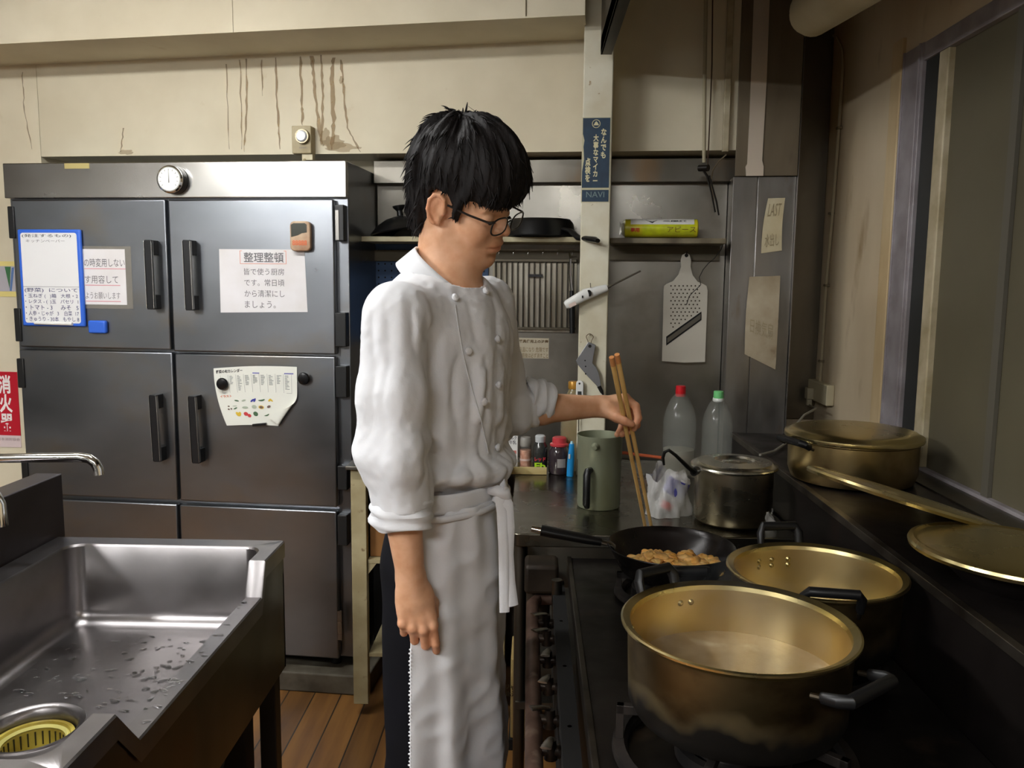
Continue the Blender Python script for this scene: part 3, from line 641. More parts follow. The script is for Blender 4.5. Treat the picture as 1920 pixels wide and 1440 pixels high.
part(sb_, 'connector', MB().box((q[0], VW - 0.035, q[3] + 0.001), (q[2], VW - 0.01, a[3] + 0.001)).cyl((q[0] + 0.01, VW - 0.03, q[3] + 0.004), (q[0] + 0.01, VW - 0.05, q[3] - 0.006), 0.005), CREAMP, frame=BK, bevel=0.001)
# ================================================================== recess shelves and what hangs there
SHW = mat('shelf_edge_paint', (176, 168, 138), 0.55, col2=(140, 128, 98), nscale=10, bump=0.2, bscale=30)
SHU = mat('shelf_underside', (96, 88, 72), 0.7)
VS = -0.19
def shelf(x0, x1, y, lab, dep=VS):
    e0 = bk(x0, y, dep); e1 = bk(x1, y, dep)
    t = thing('wall_shelf', lab, 'shelf', ((e0.x + e1.x) / 2, 0, e0.z - 0.02), frame=BK)
    part(t, 'board', MB().box((e0.x, dep, e0.z - 0.018), (e1.x, -0.006, e0.z)), SHW, frame=BK, bevel=0.002)
    return t, e0, e1
shl, e0, e1 = shelf(657, 1092, 443, 'cream wall shelf left of the post holding black pans')
ql = bk(668, 455, VS)
part(shl, 'bracket', MB().prism([(-0.010, ql.z - 0.02), (VS + 0.005, ql.z - 0.02), (VS + 0.02, ql.z - 0.06), (-0.010, ql.z - 0.36)], 'x', e0.x + 0.002, e0.x + 0.014), SHW, frame=BK)
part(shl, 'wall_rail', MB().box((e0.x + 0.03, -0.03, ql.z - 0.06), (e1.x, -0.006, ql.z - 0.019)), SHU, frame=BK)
ZSL = e0.z
shr, f0, f1 = shelf(1143, 1362, 446, 'narrow grey shelf right of the post holding a yellow roll')
shr.children[0].data = shr.children[0].data.copy(); shr.children[0].data.materials.clear(); shr.children[0].data.materials.append(mat('greasy_shelf_paint', (130, 120, 96), 0.5, col2=(84, 74, 58), nscale=10))
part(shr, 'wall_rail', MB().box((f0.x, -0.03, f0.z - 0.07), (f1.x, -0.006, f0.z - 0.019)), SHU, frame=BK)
ZSR = f0.z
BLP = mat('black_pan_coating', (16, 16, 17), 0.32, 0.2, bump=0.1, bscale=40)
# domed lid on the left shelf
c = bk(757, 443, -0.105); R = 0.116
ld = thing('pan_lid', 'black domed pan lid with a knob on the left shelf', 'lid', (c.x, -0.105, ZSL), frame=BK)
prof = [(R, 0.0), (R + 0.004, 0.004), (R, 0.010), (R * 0.8, 0.032), (R * 0.5, 0.05), (R * 0.2, 0.058), (0, 0.06)]
rot = Matrix.Rotation(math.radians(-9), 4, 'Y')
part(ld, 'dome', MB().lathe([(R - 0.004, 0.0)] + prof, (0.0, 0, 0.02), rot=rot), BLP)
k_ = rot.to_3x3() @ Vector((-0.0, 0, 0.06)); k_ = Vector((-0.012, 0, 0.078)); kx = rot.to_3x3() @ Vector((0, 0, 1))
part(ld, 'knob', MB().tube([k_, k_ + kx * 0.018, k_ + kx * 0.030, k_ + kx * 0.036], [0.012, 0.011, 0.022, 0.023], n=20), BLACKP)
# frying pan upside down on the left shelf
c = bk(1012, 438, -0.10); fp = thing('frying_pan', 'black frying pan lying upside down on the shelf behind the head', 'frying pan', (c.x, -0.105, ZSL), frame=BK)
pr_ = [(0.128, 0.0), (0.131, 0.003), (0.128, 0.008), (0.118, 0.05), (0.108, 0.062), (0, 0.064)]
part(fp, 'pan_body', MB().lathe([(0.124, 0.0)] + pr_, (0, 0, 0.002)), BLP)
h0 = bk(1070, 437, -0.19); h1 = bk(1121, 452, -0.335); hf = lambda p: Vector(p) - Vector((c.x, -0.105, ZSL))
part(fp, 'handle', MB().tube([hf((h0.x - 0.04, -0.175, ZSL + 0.03)), hf((h0.x, -0.21, ZSL + 0.02)), hf((h0.x + 0.03, -0.26, h1.z + 0.014)), hf((h1.x - 0.01, -0.34, h1.z + 0.004)), hf((h1.x, -0.352, h1.z))], [(0.006, 0.012), (0.007, 0.013), (0.009, 0.014), (0.010, 0.014), (0.007, 0.010)], n=16, up=(0, 0, 1)), BLACKP)
# yellow wrapped roll on the right shelf
a = pr(1170, 410, 1309, 446, -0.16); rr = 0.031
yr = thing('bag_roll', 'yellow and white film-wrapped bag roll lying on the right shelf', 'roll', ((a[0] + a[2]) / 2, -0.155, ZSR), frame=BK)
L2 = (a[2] - a[0]) / 2; ZR = 0.034
def rollpt(x, ang, r=rr): return Vector((x, -math.cos(ang) * r, ZR + math.sin(ang) * r))
def band(x0, x1, a0, a1, r=rr + 0.0005, n=14, nx=6):
    return MB().sheet(lambda s, t: rollpt(x0 + (x1 - x0) * s, math.radians(a0 + (a1 - a0) * t), r), nx, n)
YEL = mat('roll_yellow', (206, 200, 40), 0.3, col2=(190, 180, 30), nscale=30, bump=0.4, bscale=60, coat=0.5)
part(yr, 'roll', MB().tube([(-L2, 0, ZR), (-L2 + 0.004, 0, ZR), (L2 - 0.004, 0, ZR), (L2, 0, ZR)], [rr - 0.006, rr, rr, rr - 0.006], n=32), YEL)
part(yr, 'wrapper_panel', band(-L2 + 0.022, L2 - 0.015, 22, 80), mat('roll_white', (226, 224, 218), 0.3, coat=0.5))
part(yr, 'wrapper_panel', band(-L2 + 0.062, L2 - 0.015, -50, 21), mat('roll_lime', (196, 206, 20), 0.3, col2=(176, 180, 40), nscale=30, coat=0.5, bump=0.3, bscale=60))
def on_roll(mb):
    o = MB(); o.v = [tuple(rollpt(x, math.radians(z), rr + 0.0011)) for x, y, z in mb.v]; o.f = mb.f; o.mi = mb.mi; return o
part(yr, 'lettering', on_roll(text_mb(['三国興'], (0.005, 56, 0.085, 38), 0, bold=0.03)), INK)
part(yr, 'lettering', on_roll(text_mb(['専用'], (-L2 + 0.022, 4, -L2 + 0.052, -30), 0, bold=0.03)), mat('roll_red', (190, 50, 30), 0.5))
part(yr, 'lettering', on_roll(text_mb(['アピース'], (0.02, 12, 0.115, -30), 0)), mat('roll_brown', (110, 80, 20), 0.5))
part(yr, 'emblem', on_roll(MB().add([(-0.055, 0, 56), (-0.03, 0, 30), (-0.012, 0, 56), (-0.022, 0, 48), (-0.03, 0, 42), (-0.045, 0, 50)], [(0, 1, 4, 5), (1, 2, 3, 4)])), INK)
part(yr, 'film_end', MB().lathe([(0.028, 0), (0.02, 0.008), (0.012, 0.01), (0.024, 0.016)], (-L2 + 0.001, 0, ZR), rot=Matrix.Rotation(math.radians(-90), 4, 'Y'), n=14), mat('clear_film', (220, 222, 225), 0.15, trans=0.7, alpha=0.6))
# blue pegboard and steel hanger rack
a = pr(704, 460, 915, 640, -0.02)
PEG = mat('pegboard_blue', (58, 84, 120), 0.6)
pg = thing('pegboard', 'blue perforated board behind the cook under the left shelf', 'pegboard', ((a[0] + a[2]) / 2, -0.01, a[3]), frame=BK)
part(pg, 'board', MB().box((a[0], -0.016, a[3]), (a[2], -0.006, a[1] + 0.01)), PEG, frame=BK)
mb = MB(); x = a[0] + 0.012
while x < a[2] - 0.005:
    z = a[3] + 0.012
    while z < a[1]:
        mb.add([(x + 0.0035 * math.cos(k * math.pi / 3), -0.0165, z + 0.0035 * math.sin(k * math.pi / 3)) for k in range(6)], [tuple(range(6))]); z += 0.025
    x += 0.025
part(pg, 'perforations', mb, DARK, frame=BK)
a = pr(921, 477, 1080, 618, -0.06)
rk = thing('hanging_rack', 'stainless slotted rack with vertical bars on the wall behind the cook', 'rack', ((a[0] + a[2]) / 2, -0.03, a[3]), frame=BK)
part(rk, 'back_plate', MB().box((a[0], -0.022, a[3] - 0.01), (a[2], -0.008, a[1] + 0.02)), mat('rack_plate', (178, 172, 158), 0.35, 0.9, col2=(140, 132, 116), nscale=6, nstretch=(3, 1, 0.4)), frame=BK)
n = 15
for i in range(n):
    u = a[0] + 0.012 + (a[2] - a[0] - 0.024) * i / (n - 1)
    part(rk, 'bar', MB().box((u - 0.0022, -0.042, a[3] + 0.006), (u + 0.0022, -0.024, a[1] - 0.022)), mat('rack_bar', (60, 56, 48), 0.4, 0.8) if i == 0 else MATS['rack_bar'], frame=BK)
RR = mat('rack_rail', (90, 84, 72), 0.4, 0.9)
part(rk, 'rail', MB().box((a[0], -0.046, a[1] - 0.026), (a[2], -0.022, a[1] - 0.016)), RR, frame=BK, bevel=0.001)
part(rk, 'rail', MB().box((a[0], -0.046, a[3]), (a[2], -0.022, a[3] + 0.008)), RR, frame=BK, bevel=0.001)
for i in range(6):
    u = a[0] + 0.02 + (a[2] - a[0] - 0.04) * i / 5; part(rk, 'hook', MB().tube([(u, -0.024, a[1] - 0.02), (u + 0.002, -0.03, a[1] + 0.004), (u + 0.006, -0.026, a[1] + 0.018)], 0.0014, n=6), CHROME, frame=BK)
part(rk, 'label_plate', MB().box((bk(989, 515, -0.06).x, -0.048, bk(989, 519, -0.06).z), (bk(1017, 515, -0.06).x, -0.0425, bk(989, 514, -0.06).z)), INK, frame=BK)
# black ladle hanging beside the post
p = [bk(x, y, -0.09) for x, y in ((1069, 512), (1072, 545), (1073, 625))]
lad = thing('kitchen_turner', 'black-handled kitchen turner hanging on the rack beside the post', 'turner', tuple(p[2]), frame=BK)
part(lad, 'handle', MB().tube([p[1], (p[1] + p[2]) / 2, p[2]], [0.0075, 0.0105, 0.010], n=14), BLACKP, frame=BK)
part(lad, 'shank', MB().tube([p[0] + Vector((0, 0, 0.05)), p[0], p[1]], [0.004, 0.005, 0.005], n=10).tube([p[0] + Vector((0, 0, 0.05)), p[0] + Vector((-0.005, 0.02, 0.07)), p[0] + Vector((-0.004, 0.05, 0.06))], 0.003, n=8), CHROME, frame=BK)
# grease-stained label on the steel panel
a = pr(972, 634, 1029, 672, -0.006)
gl = thing('instruction_label', 'brownish printed label on the steel panel below the rack', 'label', ((a[0] + a[2]) / 2, -0.006, a[3]), frame=BK)
part(gl, 'sheet', MB().box((a[0], -0.0055, a[3]), (a[2], -0.0045, a[1])), mat('label_tan', (176, 166, 144), 0.5), frame=BK)
h = (a[1] - a[3]); 
part(gl, 'title', text_mb(['器具使用上の注意'], (a[0] + 0.002, a[1] - h * 0.06, a[2] - 0.002, a[1] - h * 0.26), -0.006, bold=0.03), mat('label_brown', (84, 64, 34), 0.7), frame=BK)
part(gl, 'body_text', text_mb(['高温になり 危険です', '使用後は必ず消すこと'], (a[0] + 0.002, a[1] - h * 0.42, a[2] - 0.002, a[3]), -0.006), mat('label_brown2', (120, 100, 64), 0.7), frame=BK)
# ------------------------------------------------------------------ things on the post
VQ = VP - 0.002
a = pr(1092, 221, 1143, 352, VQ); a2 = pr(1091, 356, 1141, 378, VQ)
tgs = thing('campaign_sticker', 'dark teal sticker with vertical cream lettering on the post', 'sticker', ((a[0] + a[2]) / 2, VQ, a2[3]), frame=BK)
NAVY = mat('sticker_teal', (14, 50, 74), 0.45, col2=(11, 40, 62), nscale=30)
CRL = mat('sticker_cream', (208, 200, 160), 0.5)
part(tgs, 'backing', MB().box((a[0] - 0.002, VP - 0.0008, a2[3] - 0.002), (a[2] + 0.002, VP + 0.001, a[1] + 0.002)), mat('sticker_border', (190, 184, 150), 0.5), frame=BK)
part(tgs, 'field', MB().prism([(a[0], a[1]), (a[0] + 0.0005, a[1] - 0.05), (a[0] + 0.006, a[1] - 0.07), (a[0] + 0.003, a[1] - 0.09), (a[0] + 0.006, a[1] - 0.13), (a[0], a[1] - 0.17), (a[0], a[3]), (a[2], a[3]), (a[2], a[1])], 'y', VP - 0.0016, VP - 0.0007), NAVY, frame=BK)
part(tgs, 'field', MB().box((a2[0], VP - 0.0016, a2[3]), (a2[2], VP - 0.0007, a2[1])), NAVY, frame=BK)
def colm(x0, y0, x1, y1, s): part(tgs, 'lettering', text_mb([s], (bk(x0, y0, VQ).x, bk(x0, y0, VQ).z, bk(x1, y0, VQ).x, bk(x0, y1, VQ).z), VP - 0.0022, vertical=True, bold=0.035), CRL, frame=BK)
colm(1126, 241, 1139, 297, 'なんでも'); colm(1111.5, 252, 1124, 340, '大事なマイカー'); colm(1096, 296, 1109, 341, '点検を')
q = bk(1118, 232, VQ)
part(tgs, 'emblem', MB().tube([(q.x + 0.0125 * math.cos(t * math.pi / 12), VP - 0.0022, q.z + 0.0125 * math.sin(t * math.pi / 12)) for t in range(24)], 0.0012, n=6, closed=True).add([(q.x - 0.009, VP - 0.0022, q.z - 0.005), (q.x + 0.009, VP - 0.0022, q.z - 0.005), (q.x + 0.004, VP - 0.0022, q.z + 0.004), (q.x, VP - 0.0022, q.z + 0.008), (q.x - 0.004, VP - 0.0022, q.z + 0.004)], [(0, 1, 2, 3, 4)]), CRL, frame=BK)
part(tgs, 'lettering', text_mb(['NAVI'], (a2[0] + 0.014, a2[1] - 0.004, a2[2] - 0.014, a2[3] + 0.012), VP - 0.0022), mat('dull_letter', (110, 130, 130), 0.5), frame=BK)
# gas lighter hanging across the post
A, B, Cc, D = bk(1060, 573, VP - 0.02), bk(1098, 552, VP - 0.02), bk(1137, 540, VP - 0.02), bk(1201, 508, VP - 0.02)
gl = thing('gas_lighter', 'white long-nosed gas lighter hanging diagonally across the post', 'lighter', tuple(A), frame=BK)
part(gl, 'body', MB().tube([A, A + (B - A) * 0.1, B, Cc, Cc + (Cc - B) * 0.06], [(0.007, 0.011), (0.009, 0.015), (0.010, 0.019), (0.008, 0.012), (0.006, 0.009)], n=20, up=(0, 1, 0)), WHITEP, frame=BK)
part(gl, 'trigger_opening', MB().tube([(B.x + 0.011, VP - 0.031, B.z + 0.004), (B.x + 0.013, VP - 0.029, B.z + 0.0045)], [(0.011, 0.009)] * 2, n=18).box((B.x - 0.012, VP - 0.0315, B.z - 0.012), (B.x - 0.007, VP - 0.029, B.z - 0.004)), BLACKP, frame=BK)
part(gl, 'label', MB().box((A.x + 0.012, VP - 0.0302, A.z - 0.002), (A.x + 0.036, VP - 0.0285, A.z + 0.010), rot=Matrix.Rotation(math.radians(-28), 4, 'Y')), mat('label_pink', (210, 190, 180), 0.5), frame=BK)
part(gl, 'nozzle', MB().tube([Cc, D], [0.0032, 0.0028], n=10).tube([Cc, Cc + (D - Cc) * 0.12], 0.005, n=10), mat('nozzle_metal', (96, 90, 80), 0.35, 0.9), frame=BK)
q = bk(1108, 533, VP)
solo('nail', 'thin nail holding the white gas lighter on the post', 'nail', MB().tube([(q.x, VP + 0.004, q.z - 0.012), (q.x, VP - 0.03, q.z - 0.010), (q.x - 0.001, VP - 0.033, q.z + 0.004)], 0.0012, n=6), mat('nail_rust', (70, 56, 40), 0.5, 0.6), frame=BK)
# grey sharpener bracket with cord ring
P6 = [bk(x, y, VP - 0.012) for x, y in ((1103, 641), (1117, 647), (1113, 668), (1111, 681), (1118, 689), (1123, 700), (1127, 722), (1124, 728), (1100, 703), (1083, 683), (1080, 676))]
cs = thing('angled_bracket', 'grey angled metal tool with holes hanging from a nail on the post', 'tool', tuple(P6[6]), frame=BK)
ZGR = mat('zinc_grey', (150, 152, 156), 0.35, 0.8)
mb = MB().prism([(p.x, p.z) for p in P6][::-1], 'y', VP - 0.018, VP - 0.008); part(cs, 'plate', mb, ZGR, frame=BK, bevel=0.0012)
mb = MB()
for x, y, r in ((1106, 649, 0.0055), (1097, 676, 0.0025), (1098, 687, 0.0025), (1098, 701, 0.0025)):
    q = bk(x, y, VP - 0.018); mb.tube([(q.x, VP - 0.0188, q.z), (q.x, VP - 0.0178, q.z)], r, n=16)
part(cs, 'hole', mb, DARK, frame=BK)
q0 = bk(1123, 724, VP - 0.014); q1 = bk(1128, 734, VP - 0.014); part(cs, 'tip', MB().tube([q0, q1, q1 + Vector((0.006, 0, -0.012))], [0.007, 0.0065, 0.002], n=12), BLACKP, frame=BK)
q = bk(1106, 632, VP)
solo('cord_loop', 'frayed brown cord loop on the nail above the grey tool', 'cord', MB().tube([(q.x + 0.010 * math.cos(t) * (1 + 0.3 * math.sin(3 * t)), VP - 0.012 - 0.004 * math.sin(2 * t), q.z - 0.004 + 0.016 * math.sin(t)) for t in np.linspace(0, 12.4, 40)], 0.0011, n=5).tube([(q.x, VP + 0.003, q.z + 0.008), (q.x, VP - 0.02, q.z + 0.008)], 0.0016, n=6), mat('cord_brown', (96, 76, 52), 0.8), frame=BK)
# digital thermometer probe on the post edge
a = pr(1080, 713, 1094, 752, VP - 0.01)
dt = thing('probe_thermometer', 'white digital probe thermometer hanging at the post left edge', 'thermometer', ((a[0] + a[2]) / 2, VP - 0.01, a[3] - 0.2), frame=BK)
part(dt, 'case', MB().prism(rrect(a[0], a[3], a[2], a[1], 0.0115, 6), 'y', VP - 0.018, VP - 0.004), WHITEP, frame=BK, bevel=0.002)
part(dt, 'display', MB().box((a[0] + 0.006, VP - 0.0188, a[3] + 0.006), (a[2] - 0.006, VP - 0.0178, a[3] + 0.034)), mat('lcd_grey', (56, 60, 58), 0.3), frame=BK)
q = bk(1087, 718, VP); part(dt, 'eyelet', MB().tube([(q.x, VP - 0.0185, q.z), (q.x, VP - 0.0178, q.z)], 0.0035, n=14), INK, frame=BK)
mb = MB().tube([(q.x - 0.001, VP - 0.011, a[3]), (q.x, VP - 0.011, bk(1085, 808, VP).z)], 0.0018, n=8); part(dt, 'probe', mb, CHROME, frame=BK)
# ------------------------------------------------------------------ grater
G = lambda x, y: bk(x, y, -0.045)
c = pr(1242, 545, 1325, 679, -0.045)
gr = thing('vegetable_slicer', 'white plastic grater board with round holes and slanted blade hanging on panel', 'grater', ((c[0] + c[2]) / 2, -0.04, c[3]), frame=BK)
neck = [(1287, 474), (1293, 478), (1296, 488), (1295, 500), (1299, 516), (1308, 528), (1320, 533), (1325, 536), (1327, 545), (1325, 600), (1322, 679), (1283, 680), (1241, 677), (1243, 600), (1244, 545), (1245, 536), (1250, 532), (1262, 527), (1272, 515), (1277, 500), (1276, 488), (1279, 478)]
pts = [(G(x, y).x, G(x, y).z) for x, y in neck]
GRW = mat('grater_plastic', (196, 190, 176), 0.4)
# flat board with real holes cut by building it in strips is not needed: the holes are discs with the shade inside put into their dark colour
part(gr, 'board', MB().prism(pts[::-1], 'y', -0.048, -0.042), GRW, frame=BK, bevel=0.0012)
mb = MB(); rows = 12
for r in range(rows):
    for k in range(8):
        x = 1258 + k * 7.6 + (3.8 if r % 2 else 0); y = 536 + r * 7
        if y > 617 - (x - 1256) * 0.55 or x > 1313: continue
        q = G(x, y); mb.tube([(q.x, -0.0488, q.z), (q.x, -0.0478, q.z)], 0.0029, n=8)
part(gr, 'holes', mb, mat('hole_shadow', (70, 60, 46), 0.8), frame=BK, kind='stuff')
q = G(1287, 479); part(gr, 'hanging_hole', MB().tube([(q.x, -0.0488, q.z), (q.x, -0.0478, q.z)], 0.0065, n=20), DARK, frame=BK)
bl4 = [(1249, 648), (1315, 600), (1315, 584), (1249, 631)]
part(gr, 'slot', MB().prism([(G(x, y).x, G(x, y).z) for x, y in bl4], 'y', -0.0492, -0.0478), DARK, frame=BK)
bl5 = [(1251, 643), (1313, 598), (1314, 588), (1251, 634)]
part(gr, 'blade', MB().prism([(G(x, y).x, G(x, y).z) for x, y in bl5], 'y', -0.0500, -0.0490), STEELD, frame=BK)
solo('wall_hook', 'dark hook behind the grater handle', 'hook', MB().tube([(q.x, 0.0, q.z + 0.012), (q.x, -0.052, q.z + 0.006), (q.x, -0.055, q.z + 0.014)], 0.002, n=8), mat('hook_dark', (30, 26, 22), 0.4, 0.5), frame=BK)
# twisted black wire in front of the grater
q = [bk(x, y, -0.075) for x, y in ((1358, 452), (1352, 468), (1340, 484), (1328, 494), (1318, 506), (1311, 520), (1314, 534), (1306, 542), (1299, 548), (1292, 556), (1287, 572))]
solo('bent_wire', 'thin black bent wire hanging from the shelf over the grater', 'wire', MB().tube(q, 0.0014, n=6), mat('wire_black', (30, 24, 20), 0.5), frame=BK)
# hanging pipe, rope and tongs under the hood
q = [bk(1322, 5, -0.19), bk(1321, 150, -0.19), bk(1320, 305, -0.19)]
solo('pull_rod', 'thin cream rod hanging down in front of the upper wall', 'rod', MB().tube([(q[0].x, -0.19, ZC - 0.001)] + q[1:], [0.0065, 0.0065, 0.006], n=10), mat('rod_cream', (166, 156, 128), 0.5), frame=BK)
q = [bk(x, y, -0.20) for x, y in ((1336, 5), (1335, 120), (1331, 220), (1327, 310))]
solo('light_pull_cord', 'dark brown cord hanging beside the cream rod', 'cord', MB().tube([(q[0].x, -0.20, ZC - 0.001)] + q, 0.0022, n=6), mat('cord_dark', (64, 44, 28), 0.8), frame=BK)
solo('wall_conduit', 'white conduit running down the upper wall corner', 'conduit', MB().box((bk(1356, 240, VW - 0.02).x, VW - 0.02, bk(1360, 286, VW).z), (bk(1368, 240, VW - 0.02).x, VW - 0.0005, ZC - 0.002)), mat('conduit_paint', (196, 186, 158), 0.55, col2=(150, 136, 106), nscale=10), frame=BK, bevel=0.003)
Q = [bk(x, y, -0.2) for x, y in ((1318, 318), (1326, 330), (1334, 362), (1341, 398), (1347, 404), (1343, 380), (1330, 330))]
tg = thing('kitchen_tongs', 'dark kitchen tongs hanging at the foot of the cream rod', 'tongs', tuple(Q[3]), frame=BK)
part(tg, 'arm', MB().tube([Q[0], Q[1], Q[2], Q[3]], [(0.004, 0.008), (0.004, 0.007), (0.003, 0.006), (0.003, 0.005)], n=8), MATS['hook_dark'], frame=BK)
part(tg, 'arm', MB().tube([Q[1] + Vector((0.006, -0.01, 0.0)), Q[5] + Vector((0, -0.01, 0)), Q[4] + Vector((0, -0.01, 0))], [(0.003, 0.006), (0.003, 0.006), (0.003, 0.005)], n=8), MATS['hook_dark'], frame=BK)
part(tg, 'pivot', MB().tube([Q[0] + Vector((-0.012, 0.008, 0.006)), Q[0] + Vector((0.016, -0.012, 0.004))], 0.011, n=14), MATS['hook_dark'], frame=BK)
q = [bk(x, y, -0.16) for x, y in ((1362, 290), (1348, 302), (1337, 318), (1333, 340), (1338, 375))]
solo('looped_cord', 'grey cord looping from the corner down to the tongs', 'cord', MB().tube(q, 0.0024, n=6), mat('cord_grey', (112, 100, 78), 0.8), frame=BK)
# paper notes on the steel column
def curled(name, lab, pts, v, lift, m, bend=1):
    P = [bk(x, y, v) for x, y in pts]  # tl, tr, br, bl
    def f(s, t):
        a = P[0].lerp(P[1], s); b = P[3].lerp(P[2], s); q = a.lerp(b, t)
        q.y = v - 0.002 - lift * (math.sin(math.pi * t) * (0.35 + 0.65 * s) if bend else s * t) - lift * 0.5 * s * t
        q.x += -0.006 * math.sin(math.pi * t); return q
    return f
for name, lab, pts, v, lift, m, txts in (
    ('paper_note', 'small aged yellow note taped on the steel column, upper of two', ((1440, 372), (1472, 371), (1465, 470), (1427, 475)), -0.13, 0.012, PAPERY, ['LAST', '', '水出し']),
    ('paper_note', 'larger brown-stained curled sheet on the column, below the yellow note', ((1405, 519), (1463, 517), (1452, 692), (1396, 664)), -0.13, 0.035, PAPERG, ['', '', '日換気扇', ''])):
    f = curled(name, lab, pts, v, lift, m)
    c_ = bk(pts[3][0], pts[3][1], v); t = thing(name, lab, 'note', (c_.x, v, c_.z), frame=BK)
    part(t, 'sheet', MB().sheet(f, 14, 22), m, frame=BK, angle=180)
    w_ = text_mb(txts, (0.15, 0.92, 0.85, 0.08), 0.0); o = MB(); o.v = [tuple(f(x, 1 - z) + Vector((0, -0.0012, 0))) for x, y, z in w_.v]; o.f = w_.f; o.mi = w_.mi
    part(t, 'writing', o, mat('faded_writing', (146, 132, 102), 0.8) if 'upper' in lab else MATS['faded_writing'], frame=BK)
# wall socket with plug
q = at_x(1538, 733, XW); a0 = at_x(1519, 733, XW - 0.02).y; a1 = at_x(1557, 733, XW - 0.02).y
so = thing('wall_socket', 'cream surface-mounted wall socket with a plug above the gold pot', 'socket', (XW, q.y, q.z - 0.05))
part(so, 'box', MB().box((XW - 0.03, min(a0, a1) + 0.01, q.z - 0.036), (XW - 0.0005, max(a0, a1) - 0.0, q.z + 0.04)), CREAMP, frame=W, bevel=0.004)
part(so, 'plug', MB().box((XW - 0.055, q.y - 0.02, q.z - 0.03), (XW - 0.03, q.y + 0.012, q.z + 0.012)).box((XW - 0.05, q.y - 0.012, q.z - 0.055), (XW - 0.032, q.y + 0.006, q.z - 0.03)), mat('plug_beige', (176, 166, 140), 0.5), frame=W, bevel=0.003)
cpts = [(XW - 0.04, q.y - 0.003, q.z - 0.055)] + [tuple(at_y(x, y, yy)) for x, y, yy in ((1530, 766, 2.95), (1508, 778, 2.88), (1490, 800, 2.78))] + [tuple(at_z(x, y, 0.943)) for x, y in ((1472, 832), (1452, 846), (1425, 853))]
solo('plug_lead', 'grey lead running from the wall socket behind the pots', 'cable', MB().tube(cpts, 0.004, n=8), mat('lead_grey', (140, 136, 124), 0.5))
# ================================================================== stove, raised shelf, counter
SX0, SX1, SY0, SY1, SZ = 0.102, 0.70, 0.25, 2.10, 0.74
stv = thing('gas_stove', 'long greasy black gas stove running from the foreground to the steel counter', 'stove', ((SX0 + SX1) / 2, 1.2, 0))
part(stv, 'stove_top', MB().box((SX0, SY0, SZ - 0.03), (SX1 - 0.002, SY1, SZ)), BLACKST, frame=W, bevel=0.003)
part(stv, 'front_lip', MB().box((SX0 - 0.008, SY0, SZ - 0.035), (SX0 + 0.004, SY1, SZ + 0.004)), mat('lip_steel', (84, 78, 70), 0.4, 0.9, col2=(54, 48, 42), nscale=10), frame=W, bevel=0.002)
part(stv, 'body', MB().box((SX0 + 0.02, SY0 + 0.01, 0.12), (SX1 - 0.002, SY1 - 0.01, SZ - 0.032)), mat('stove_body', (30, 26, 24), 0.6, 0.4, col2=(18, 15, 13), nscale=6), frame=W)
for x in (SX0 + 0.05, SX1 - 0.05):
    for y in (SY0 + 0.06, SY1 - 0.06): part(stv, 'leg', MB().cyl((x, y, 0), (x, y, 0.13), 0.02), STEELD, frame=W)
RAILM = mat('rusty_gas_rail', (112, 88, 76), 0.5, 0.6, col2=(74, 54, 44), nscale=14, col3=(130, 110, 96), n3scale=20)
ra = at_x(1002, 1112, 0.004); RZ = 0.665
part(stv, 'gas_pipe', MB().tube([(0.014, SY0, RZ), (0.010, 1.2, RZ), (0.006, 1.92, RZ), (0.006, 1.97, RZ - 0.002), (0.02, 2.01, RZ - 0.004), (0.08, 2.02, RZ - 0.004)], 0.0155, n=20), RAILM, frame=W)
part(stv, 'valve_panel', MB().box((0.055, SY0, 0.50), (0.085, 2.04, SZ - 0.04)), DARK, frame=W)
part(stv, 'pipe_elbow', MB().box((-0.015, 1.99, 0.68), (0.07, 2.08, 0.755)).cyl((0.02, 2.04, 0.55), (0.02, 2.04, 0.70), 0.03), mat('oily_casting', (58, 48, 38), 0.5, 0.5, col2=(34, 28, 22), nscale=12), frame=W, bevel=0.01)
part(stv, 'upright_pipe', MB().tube([(0.068, 1.95, 0.56), (0.064, 1.95, 0.735)], 0.013, n=16), STEELD, frame=W)
VLV = mat('valve_metal', (160, 156, 150), 0.3, 1.0, col2=(96, 88, 80), nscale=30)
VB = mat('valve_body', (60, 50, 42), 0.4, 0.7, col2=(30, 24, 20), nscale=20)
vy = [1.85, 1.765, 1.66, 1.545, 1.42, 1.32, 1.215, 1.12, 1.03, 0.9, 0.75, 0.6]
for i, y in enumerate(vy):
    v = part(stv, 'valve', MB().tube([(0.02, y, RZ + 0.002), (0.052, y, RZ + 0.002)], 0.009, n=12).tube([(0.038, y, RZ - 0.012), (0.038, y, RZ + 0.022)], [0.012, 0.009], n=14).tube([(0.05, y, RZ), (0.078, y, RZ - 0.003)], [0.011, 0.007], n=12), VB, frame=W)
    a = [0.5, 0.6, 1.4, 1.2, 0.3, 1.3, 0.9, 1.35, 1.3, 1.0, 0.4, 1.2][i]
    dx, dy = -math.cos(a) * 0.030, -math.sin(a) * 0.036
    part(v, 'lever', MB().tube([(0.038, y, RZ + 0.024), (0.038 + dx * 0.5, y + dy * 0.5, RZ + 0.028), (0.038 + dx * 1.2, y + dy * 1.2, RZ + 0.030)], [(0.003, 0.005), (0.0025, 0.008), (0.002, 0.010)], n=10, up=(0, 0, 1)), VLV, frame=W)
    if i % 2: part(v, 'nozzle', MB().tube([(0.07, y + 0.02, RZ - 0.03), (0.07, y + 0.02, RZ + 0.035)], [0.006, 0.004], n=10), VLV, frame=W)
